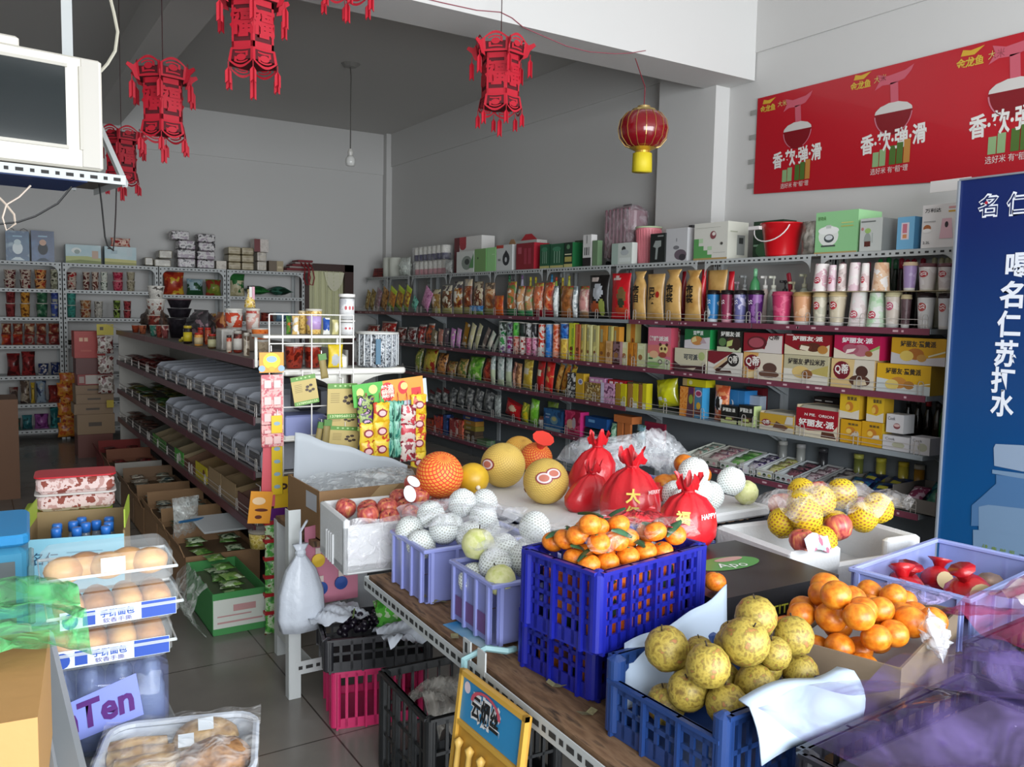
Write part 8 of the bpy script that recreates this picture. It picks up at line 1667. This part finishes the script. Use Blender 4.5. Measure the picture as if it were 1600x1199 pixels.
def clam(label,z,dx,dy,rz,kind,strip):
 t=thing('pastry_box',label,'pastry box',(cx+dx,cy+dy,z),rz,'clear boxes of bread')
 w,d,h=.27,.17,.083
 obj('clear_box',MB().rbox((0,0,h/2),(w,d,h-.002),.03,4,top=.02),mat('e8eef0',.06,alpha=.16,spec=.8),t,smooth=False)
 obj('rim',MB().tube([(x*(w/2+.004),y*(d/2+.004),h*.5)for x,y in((-1,-1),(1,-1),(1,1),(-1,1))],.004,6,closed=True),mat('d8dee0',.1,alpha=.5),t)
 if kind=='plait':
  for i in range(5):obj('bread',MB().sphere((-.09+.045*i,-.012*(-1)**i,.040),.042,14,sz=.72,M=None),brd,t,smooth=True)
  obj('price_sticker',MB().quad(-.02,.045,.03,.078,-d/2-.001),mat('d8dce0',.4),t)
 else:
  for i in range(4):obj('bread',MB().lathe([(.001,-.075),(.024,-.07),(.033,-.03),(.033,.03),(.024,.07),(.001,.075)],14,(0,0,0),0,Matrix.Translation((-.092+.061*i,0,.036))@Matrix.Rotation(PI/2,4,'X')),brd,t,smooth=True)
 if strip:
  o=obj('blue_label',MB().quad(-.115,.012,.125,.052,-d/2-.0012).quad(.05,.013,.124,.051,-d/2-.0018,1).quad(-.07,.016,-.045,.048,-d/2-.0018,1).ell(-.095,.03,.016,.018,-d/2-.0018,14,1),[mat('c8d2dc',.4),mat('2448a0',.4)],t)
  text('手撕面包',o,(.0,-d/2-.003,.036),.018,'2448a0',w=.07,bold=.02); text('软香手撕',o,(.0,-d/2-.003,.020),.012,'5a4a90',w=.06)
zz=ZL+.203
clam('lowest clear box of soft bread with a blue label, on the water pack',zz,.005,0,-.06,'roll',True); zz+=.084
clam('middle clear box of soft bread with a blue label',zz,.02,.01,-.02,'roll',True); zz+=.084
clam('top clear box of plaited golden bread with a barcode sticker',zz,.01,.015,-.03,'plait',False)
# white tray of pastries in film, nearest the aisle
t=thing('pastry_tray','white plastic tray of brown pastries under film, nearest the viewer','tray',(.345,1.825,ZL+.001),-.30)
w,d,h=.31,.28,.07
obj('tray_body',MB().rbox((0,0,.006),(w*.88,d*.88,.012),.05,5).tube([(a*(w/2-.05)+.05*math.cos(q)*(1),b*(d/2-.05)+.05*math.sin(q),h)for a,b,q0 in((1,1,0),(-1,1,90),(-1,-1,180),(1,-1,270))for q in[math.radians(q0+22.5*k)for k in range(5)]],.008,6,closed=True),mat('b4bcc8',.35),t)
ring=lambda s,z,r:[(a*(w/2*s-r)+r*math.cos(q),b*(d/2*s-r)+r*math.sin(q),z)for a,b,q0 in((1,1,0),(-1,1,90),(-1,-1,180),(1,-1,270))for q in[math.radians(q0+22.5*k)for k in range(5)]]
A,B=ring(.88,.006,.045),ring(1,h,.05); obj('tray_side',MB().add(A+B,[(i,(i+1)%20,20+(i+1)%20,20+i)for i in range(20)]),mat('b4bcc8',.35),t,smooth=True)
fl=blend(['7a5a34','a8865a','c8a878','8a6a44'],22,.6,bump=.5); dk_=blend(['4a3020','7a5434','a87c50','6a4428'],26,.7,bump=.7)
for i in range(5):tag(obj('flaky_roll',MB().lathe([(.001,-.07),(.02,-.066),(.026,0),(.02,.066),(.001,.07)],12,M=Matrix.Rotation(PI/2,4,'Y')),fl,None,(.274+.007*i,1.935-.044*i,ZL+.042),(0,0,-.22),True),'flaky pale brown pastry roll in the white tray, %s from the water pack'%nth(i),'pastry','flaky rolls')
tag(obj('topped_bun',MB().sphere((0,0,0),.07,18,sz=.5,wob=.03),fl,None,(.415,1.89,ZL+.052),(0,0,0),True),'golden topped bun with a white price sticker in the tray','pastry')
tag(obj('floss_bun',MB().sphere((0,0,0),.08,20,sz=.5,wob=.07),dk_,None,(.408,1.765,ZL+.057),(0,0,0),True),'dark brown meat floss bun in the tray','pastry')
for i,p in enumerate([(.412,1.875,ZL+.092),(.362,1.835,ZL+.085)]):tag(obj('price_sticker',MB().box((0,0,0),(.032,.036,.002)),mat('c8d0d8',.4),None,p,(.3,0,-.2)),['white square price sticker on the golden topped bun','small white price sticker between the rolls and buns'][i],'sticker')
tag(obj('clear_film',MB().grid(26,20,lambda u,v:(lambda x,y:(.345+x*math.cos(.3)+y*math.sin(.3),1.825-x*math.sin(.3)+y*math.cos(.3),ZL+.083+.026*math.sin(PI*u)*math.sin(PI*v)+.004*math.sin(u*23+v*9)+.003*math.sin(v*31)))((u-.5)*.33,(v-.5)*.31)),film('f0f0f0',.17,.06,1.1,18),smooth=True),'clear film over the white pastry tray','film')
# pale blue carton of water bottles with red-lidded tubs behind
P=at(132,868,2.68); bx,by=P.x,P.y
t=thing('water_carton','open pale blue carton of capped water bottles with Chinese lettering','carton',(bx,by+.14,ZL+.001),-.20)
w,d,h=.285,.26,zat(842,P.x,P.y)-ZL
obj('carton_body',MB().box((0,-d/2,h/2),(w,.005,h)).box((0,d/2,h*.56),(w,.005,h*1.12)).box((-w/2,0,h*.53),(.005,d,h*1.06)).box((w/2,0,h*.53),(.005,d,h*1.06)).box((0,0,.003),(w,d,.006)),mat('8a7450',.7),t)
f=obj('front_panel',MB().quad(-w/2,0,w/2,h+.006,-d/2-.004),mat('8cc8dc',.5),t)
text('名仁',f,(-w*.29,-d/2-.006,h-.06),.042,'1c4a6a',w=.075); mb=MB()
for i in range(4):mb.quad(-w*.08,h-.045-.012*i,w*(.28-.02*i),h-.041-.012*i,-d/2-.005)
for i in range(5):text('名仁',f,(-w*.4+w*.2*i,-d/2-.006,h-.125+.004*i),.022,'1c4a6a',w=.035,shear=.3)
obj('small_print',mb,mat('5a98b0',.5),f)
for s in(-1,1):obj('side_flap',MB().box((s*w/2,.02,h*1.06+.03),(.004,d*.9,.06)),mat('a0b83c',.6),t)
for i,(x,y)in enumerate([(-.06,-.06),(.0,-.07),(.085,-.075),(-.065,0),(-.02,.02),(.02,-.01),(.05,.01),(.09,-.02),(.0,.07),(.085,.05)]):
 b=tag(obj('water_bottle',MB().lathe([(.001,0),(.027,.004),(.027,h*.72),(.013,h*.9),(.012,h*.96)],12),mat('8a98a8',.08,alpha=.5),None,(bx+x*math.cos(.2)+y*math.sin(.2),by+.14-x*math.sin(.2)+y*math.cos(.2),ZL+.009),(0,0,0),True),'blue-capped water bottle in the pale blue carton, %s counting from the front'%nth(i),'bottle','bottles in the pale blue carton')
 obj('cap',MB().lathe([(.015,h*.93),(.0155,h*1.03),(.013,h*1.045),(.001,h*1.045)],14),mat('2a6cc0',.35),b,smooth=True)
t=thing('green_carton','lime green carton behind the pale blue one, holding clear tubs','carton',(bx-.005,by+.44,ZL+.001),-.15)
obj('carton_body',MB().rbox((0,0,.14),(.28,.22,.28),.004),mat('96b02c',.6),t)
for i in range(2):
 o=tag(obj('snack_tub',MB().rbox((0,0,.03),(.25,.15,.058),.03,4),mix('b8908a','d8c0bc','8a4a40',s=30,r=.2),None,(bx+.02,by+.44,ZL+.282+.062*i),(0,0,-.1)),['lower clear tub of dried meat on the lime green carton','upper clear tub with a red lid on the lime green carton'][i],'tub')
 obj('lid',MB().rbox((0,0,.060),(.26,.16,.006),.03,4),mat('b8202c' if i else 'c8c4c0',.3),o)
# grey freezer at the left edge with a tan carton and green bag on it; blue bin beyond
t=thing('chest_freezer','grey chest freezer edge in the near corner','freezer',(-.195,1.45,0))
obj('cabinet',MB().rbox((0,0,.37),(.60,1.0,.74),.02),mat('70757a',.4),t); obj('top_frame',MB().rbox((0,0,.765),(.64,1.04,.05),.02).rbox((.25,0,.80),(.06,1.0,.022),.01),mat('8a9096',.35),t); obj('glass_lid',MB().box((-.05,0,.794),(.5,.9,.006)),mat('2a3034',.08),t)
t=thing('tan_carton','tan carton with a green tape strip on the chest freezer','carton',(-.115,1.28,.813),-.11)
obj('carton_body',MB().box((0,0,.082),(.37,.30,.164)),mat('a8804c',.7,bump=.1,bscale=30),t); obj('green_tape',MB().box((-.03,-.1512,.085),(.28,.002,.045)),mat('4a8a3c',.5),t)
tag(obj('green_bag',MB().grid(24,16,crump(-.20,.13,1.27,1.60,.995,.05,71)),film('5ab870',.5,.1,1.1,14),smooth=True),'crumpled green plastic bag on the tan carton','bag')
t=thing('storage_bin','pale blue plastic storage bin with clear panels at the edge of the table','bin',(-.045,2.66,ZL+.001),-.05)
obj('bin_body',MB().rbox((0,0,.19),(.32,.30,.38),.03),mat('4a9ac0',.35,alpha=.9),t); obj('clear_panel',MB().quad(-.13,.22,.13,.34,-.152).quad(-.13,.05,.13,.19,-.152),mat('6a7274',.2),t); obj('lid',MB().rbox((0,0,.395),(.33,.32,.03),.03),mat('2f8cc8',.35),t)
obj('clear_wing',MB().rbox((.165,-.04,.24),(.016,.20,.16),.006),mat('7aa0a0',.15,alpha=.5),t)
tag(obj('tall_carton',MB().box((0,0,.37),(.34,.4,.74)),mat('6a4a34',.7),None,(.10,7.35,.0005)),'tall brown carton at the far end of the aisle, beyond the table','carton')
# --- hanging things, wall poster, television
redp=mat('b4142a',.6); redd=mat('520814',.7)
def lantern(label,px,py,y,ztop,first=None):
 p=onY(px,py,y); S=.155
 if first:
  t=dup(first,p,label=label); c=[k for k in t.children if k.name.startswith('cord')][0]; c.scale=(1,1,(ztop-p.z-.1)/1.0); return t
 t=thing('paper_lantern',label,'lantern',p,.25,'red paper-cut lanterns'); N=6
 obj('cord',MB().tube([(0,0,0),(0,0,1)],.0025,4),mat('3a1418',.6),t,(0,0,.1)).scale=(1,1,ztop-p.z-.1)
 def panel(nm,r0,r1,z0,z1,top=0.,bot=0.,txt=None,k=.13):
  for i in range(N):
   a0,a1=2*PI*i/N,2*PI*(i+1)/N; mb=MB(); n=10; vs=[]
   L=lambda u,z:Vector((r1*math.cos(a0),r1*math.sin(a0),z)).lerp(Vector((r1*math.cos(a1),r1*math.sin(a1),z)),u)if z>(z0+z1)/2 else Vector((r0*math.cos(a0),r0*math.sin(a0),z)).lerp(Vector((r0*math.cos(a1),r0*math.sin(a1),z)),u)
   Q=lambda u,v:L(u,z0).lerp(L(u,z1),v)+Vector((0,0,top*math.sin(PI*u)*v-bot*math.sin(PI*u)*(1-v)))
   def strip(u0,v0,u1,v1,m=8):mb.add([Q(u0+(u1-u0)*q/m,v)for q in range(m+1)for v in(v0,v1)],[(2*q,2*q+2,2*q+3,2*q+1)for q in range(m)])
   strip(0,0,1,k); strip(0,1-k,1,1); strip(0,0,k*.8,1); strip(1-k*.8,0,1,1); strip(.22,.22,.78,.30); strip(.22,.70,.78,.78); strip(.22,.22,.32,.5); strip(.68,.5,.78,.78)
   pnl=obj(nm,mb,redp,t)
   if txt:
    c=Q(.5,.5)*1.006; a=(a0+a1)/2; text(txt,pnl,c,(z1-z0)*.55,'b4142a',bold=.04,rot=(PI/2,0,a+PI/2))
   else:obj('fret_disc',MB().ell(0,0,S*.16,(z1-z0)*.26,0,12,0,Matrix.Translation(Q(.5,.5))@Matrix.Rotation((a0+a1)/2+PI/2,4,'Z')),redp,pnl)
 obj('inner_paper',MB().lathe([(S*.66,-.12),(S*.66,.10)],6).lathe([(S*.85,.10),(S*.85,.155)],6).lathe([(S*.78,-.175),(S*.72,-.12)],6),redd,t)
 panel('body_panel',S*.70,S*.70,-.12,.10,txt='福'); panel('crown_panel',S*.88,S*.95,.10,.165,top=.04); panel('skirt_panel',S*.82,S*.74,-.18,-.12,bot=.035)
 tas=lambda x,y,z,L:MB().box((x,y,z-.01),(.003,.003,.03)).prism([(-.016,-L),(0,-L+.015),(.016,-L),(.016,-.02),(0,0),(-.016,-.02)],.004,0,Matrix.Translation((x,y,z-.02))).prism([(-.016,-L),(0,-L+.015),(.016,-L),(.016,-.02),(0,0),(-.016,-.02)],.004,0,Matrix.Translation((x,y,z-.02))@Matrix.Rotation(PI/2,4,'Z'))
 for i in range(N):
  a=2*PI*i/N; c,s=math.cos(a),math.sin(a)
  h=obj('corner_hook',MB().prism([(S*.8,.08),(S*.98,.09),(S*1.08,.125),(S*1.28,.15),(S*1.22,.165),(S*1.02,.155),(S*.94,.17)],.005,0,Matrix.Rotation(a,4,'Z')),redp,t)
  obj('tassel',tas(c*S*1.08,s*S*1.08,.10,.10),redp,h)
  obj('tassel',tas(c*S*.82,s*S*.82,-.19,.075),redp,t)
 obj('tassel',tas(0,0,-.215,.10),redp,t); return t
YBM=4.14
L3=lantern('red paper-cut lantern hanging before the cross beam next to the round lantern',782,118,YBM,3.36)
lantern('red paper-cut lantern cut off by the upper frame, before the cross beam',395,42,YBM,3.70,L3)
lantern('red paper-cut lantern of which only a tassel shows, near the bulb cord',543,-73,YBM,3.71,L3)
lantern('red paper-cut lantern on a long cord beside the television',255,157,5.0,3.71,L3)
lantern('red paper-cut lantern furthest back, half hidden by the television',190,243,7.0,3.71,L3)
p=onY(1005,203,YBM+.0)
t=thing('round_lantern','round dark red lantern with gold ribs and a yellow fringe','lantern',p)
r=.158; prof=[(r*.35,.118),(r*.7,.10),(r*.93,.055),(r,0),(r*.93,-.055),(r*.7,-.10),(r*.35,-.118)][::-1]
obj('globe',MB().lathe(prof,32,lob=16,la=.012),mat('7a0c18',.2,coat=.5),t,smooth=True)
mb=MB()
for i in range(16):
 a=2*PI*(i+.5)/16; mb.tube([(q*1.004*math.cos(a),q*1.004*math.sin(a),z)for q,z in prof],.0018,4)
obj('gold_rib',mb,mat('c8a458',.3,metal=.6),t)
obj('top_cap',MB().lathe([(r*.5,.112),(r*.46,.125),(r*.25,.13),(r*.25,.145),(.001,.146)],20),mat('b8a06a',.3,metal=.7),t); obj('lower_cap',MB().lathe([(.001,-.15),(r*.3,-.148),(r*.3,-.13),(r*.55,-.112)],20),mat('c8a448',.3,metal=.7),t)
obj('fringe',MB().lathe([(r*.36,-.145),(r*.38,-.26)],48,lob=24,la=.05),mat('d8c428',.6),t,smooth=True); obj('cord',MB().tube([(0,0,.14),(.004,0,.26),(.012,.112,zat(84,p.x,YBM)-p.z)],.003,4),mat('7a1c2c',.6),t)
pts=[onY(a,b,YBM+.115)for a,b in((640,-8),(690,4),(745,16),(782,19),(800,28),(818,43),(850,57),(885,72),(920,81),(960,84),(985,83),(1009,79))]
tag(obj('hanging_string',MB().tube(pts,.003,4),mat('8a4450',.7)),'dark red string looped along the cross beam holding the lanterns','string')
# pendant bulb
p=onZ(548,100,ZC); z1=zat(238,p.x,p.y)
t=thing('pendant_bulb','bare bulb hanging on a long cord from the ceiling','lamp',(p.x,p.y,z1))
obj('ceiling_rose',MB().lathe([(.001,-.03),(.05,-.03),(.09,0)],16,(0,0,ZC-z1)),mat('8a8884',.5),t); obj('cord',MB().tube([(0,0,.02),(.004,0,.7),(-.003,0,ZC-z1-.03)],.006,5),mat('5a5854',.6),t)
obj('lamp_holder',MB().lathe([(.02,-.03),(.026,.0),(.016,.03),(.001,.03)],12),mat('c8c6c0',.4),t); obj('bulb',MB().lathe([(.001,-.13),(.04,-.125),(.046,-.09),(.044,-.06),(.024,-.03)],16),mat('d8d8d4',.15),t,smooth=True)
# poster on the long wall
PX=XW-.012; def_w=lambda px,py:(lambda q:(q.y,q.z))(onX(px,py,PX))
t=thing('wall_poster','long red rice poster with three bowls and white Chinese lettering','poster',(PX,3.2,2.6),RZ)
PQ=lambda px,py:(3.2-onX(px,py,PX).y,onX(px,py,PX).z-2.6)
yL,yR=3.2-4.222,3.2-1.9
sh=MB().add([(yL,0,2.32-2.6),(yR,0,2.20-2.6),(yR,0,2.975-2.6),(yL,0,2.98-2.6)],[(0,1,2,3)]); obj('sheet',sh,mat('b00f20',.35,coat=.2),t)
for i in range(4):obj('tape',MB().box((yL-.03,.003,-.22+.17*i),(.07,.001,.035)),mat('a8a8a4',.3,alpha=.6),t)
def unit(bx,by,tx,ty,lx,ly,sx,sy,s):
 X,Zz=PQ(bx,by); e=-.002
 b=MB(); b.add([(X+.12*s*math.cos(PI+PI*i/14),e,Zz+.13*s*math.sin(PI+PI*i/14))for i in range(15)],[tuple(range(15))],0)
 b.add([(X+.12*s*math.cos(PI*i/12),e-.0005,Zz+.055*s*math.sin(PI*i/12)+.003*(i%2))for i in range(13)],[tuple(range(13))],1)
 for c in(-1,1):b.add([(X+c*s*(.115+.008*v)*math.cos(a),e-.001,Zz+(.125+.004*v)*s*math.sin(a))for a in[-.1-1.0*k/6 for k in range(7)]for v in(0,1)],[(2*k,2*k+1,2*k+3,2*k+2)for k in range(6)],2)
 o=obj('rice_bowl',b,[mat('7a0c18',.35),mat('c8c4c0',.5),mat('c07080',.4)],t)
 f=MB(); q=[(-.13,.20),(-.10,.26),(-.115,.31),(-.05,.285),(.06,.30),(.115,.33),(.10,.29),(.06,.24),(-.02,.22),(-.08,.225)]; f.add([(X+a*s,e,Zz+(b_*.8-.015)*s)for a,b_ in q],[tuple(range(10))]); f.add([(X-.02*s,e,Zz+.055*s),(X+.03*s,e,Zz+.055*s),(X+.02*s,e,Zz+.17*s),(X-.03*s,e,Zz+.17*s)],[(0,1,2,3)])
 obj('steam_shape',f,mat('c05868',.45),t)
 X2,Z2_=PQ(tx,ty); text('香·软·弹·滑',t,(X2,e-.001,Z2_),.12*s,'dcdad6',bold=.03,w=.42*s,rot=(PI/2,-.05,0))
 X3,Z3_=PQ(lx,ly); text('金龙鱼',t,(X3,e,Z3_),.05*s,'c8a83c',bold=.03,w=.14*s); text('大米',t,(X3+.13*s,e,Z3_+.01),.045*s,'c8b46a',w=.08*s)
 obj('gold_mark',MB().add([(X3+a*s,e,Z3_+b_*s)for a,b_ in((-.05,.04),(.02,.035),(.07,.07),(.0,.06),(-.04,.07))],[(0,1,2,3,4)]),mat('c8a030',.4),t)
 X4,Z4_=PQ(sx,sy); g=MB()
 for k,c in enumerate((0,0,1,1,2)):g.quad(X4-.11*s+.045*k*s+(.02*s if k>1 else 0),Z4_-.055*s,X4-.07*s+.045*k*s+(.02*s if k>1 else 0),Z4_+(.03+.012*k)*s,e-.0004*k,c)
 obj('printed_bags',g,[mat('8aa878',.4),mat('4a6a2c',.4),mat('b8803c',.4)],t); text('选好米 有“稻”理',t,(X4,e,Z4_-.085*s),.04*s,'d8d0cc',w=.24*s)
unit(1246,203,1245,246,1200,170,1242,270,.95); unit(1396,175,1395,220,1345,134,1390,243,1.03); unit(1584,140,1582,189,1516,98,1580,219,1.1)
# television in its hanging steel frame
YT=3.62; p0=onY(157,95,YT); p1=onY(163,268,YT); Wt_,Ht_=.60,p0.z-p1.z
t=thing('television','white box television on the hanging steel frame','television',(p1.x,YT,p1.z),.14)
fm_=mat('d8d4c8',.4)
obj('casing',MB().rbox((-Wt_/2,.05,Ht_/2),(Wt_,.10,Ht_),.012).rbox((-Wt_/2,.22,Ht_*.52),(Wt_*.8,.26,Ht_*.8),.06),fm_,t)
obj('screen',MB().box((-Wt_/2-.045,-.002,Ht_*.54),(Wt_*.72,.006,Ht_*.70)),mat('22282a',.08,spec=.8),t)
obj('screen_frame',MB().box((-Wt_/2-.045,-.004,Ht_*.90),(Wt_*.74,.012,.012)).box((-Wt_/2-.045,-.004,Ht_*.18),(Wt_*.74,.012,.012)).box((-Wt_*.13,-.004,Ht_*.54),(.012,.012,Ht_*.74)),mat('b4b0a6',.4),t)
obj('side_panel',MB().box((-.045,-.003,Ht_/2),(.06,.006,Ht_*.96)),mat('b8b4ac',.45),t)
mb=MB()
for i in range(6):mb.lathe([(.001,-.004),(.008,-.004),(.008,.004)],8,M=Matrix.Translation((-.52+.024*i,-.004,.035))@Matrix.Rotation(PI/2,4,'X'))
obj('control_button',mb,mat('8a867c',.4),t)
t2=thing('tv_frame','slotted steel frame hanging from the ceiling under the television','frame',(p1.x,YT,p1.z-.012),.14)
mb=MB().box((-Wt_/2+.02,-.02,-.016),(Wt_+.10,.003,.036)); dots(mb,(-Wt_,-.022,-.016),(.06,-.022,-.016),16,.008,1,(0,-1,0)); obj('front_rail',mb,[iron,hole],t2)
obj('tray_board',MB().box((-Wt_/2+.02,.2,-.006),(Wt_+.09,.43,.010)),mat('6a6660',.6),t2); obj('blue_board',MB().box((-Wt_/2,.18,-.03),(Wt_*.8,.36,.012)),mat('1f3f78',.5),t2); obj('side_rail',MB().box((.07,.2,-.016),(.003,.44,.036)),iron,t2)
zc2=ZC-p1.z+.012
for x,y,b in((-.02,.42,0),(-.62,.42,0)):
 mb=MB().box((x,y,zc2/2-.02),(.04,.003,zc2+.0)).box((x+.02,y+.018,zc2/2-.02),(.003,.036,zc2)); dots(mb,(x,y,.3),(x,y,zc2),34,.008,1,(0,-1,0)); obj('post',mb,[iron,hole],t2)
mb=MB().tube([(.075,.41,.30),(.075,.0,-.03)],.014,4); obj('brace',mb,iron,t2)
t3=thing('set_top_box','small cream receiver box with a dark display on the television','receiver',(p0.x-.40,YT+.05,p0.z+.001),.14)
obj('casing',MB().rbox((0,0,.022),(.26,.12,.042),.012),fm_,t3); obj('display',MB().box((-.02,-.0605,.024),(.12,.003,.022)),mat('3a1c14',.2),t3)
def cable(label,pts,y,r,c):tag(obj('cable',MB().tube([onY(a,b,y)for a,b in pts],r,5),mat(c,.5)),label,'cable')
cable('black cable drooping from the television frame to the viewer\'s left',[(112,292),(90,318),(55,338),(28,347),(0,350),(-40,340)],3.7,.004,'1c1c1c')
cable('thin black cable hanging straight below the television corner',[(155,288),(159,320),(164,370),(168,384),(178,392)],3.8,.0035,'1c1c1c')
cable('thin dark cord hanging below the furthest lantern',[(182,290),(181,330),(179,372),(177,390),(168,388)],3.85,.003,'241c1c')
cable('cream cable curving from the ceiling to the television',[(168,-20),(178,20),(184,50),(180,80),(168,100),(157,112)],3.72,.006,'b8b4a4')
cable('tangled cream and red wires at the frame edge below the television',[(-10,300),(8,318),(22,335),(24,350),(10,360),(4,340),(10,320),(30,308),(48,290)],3.7,.004,'c8b8a8')
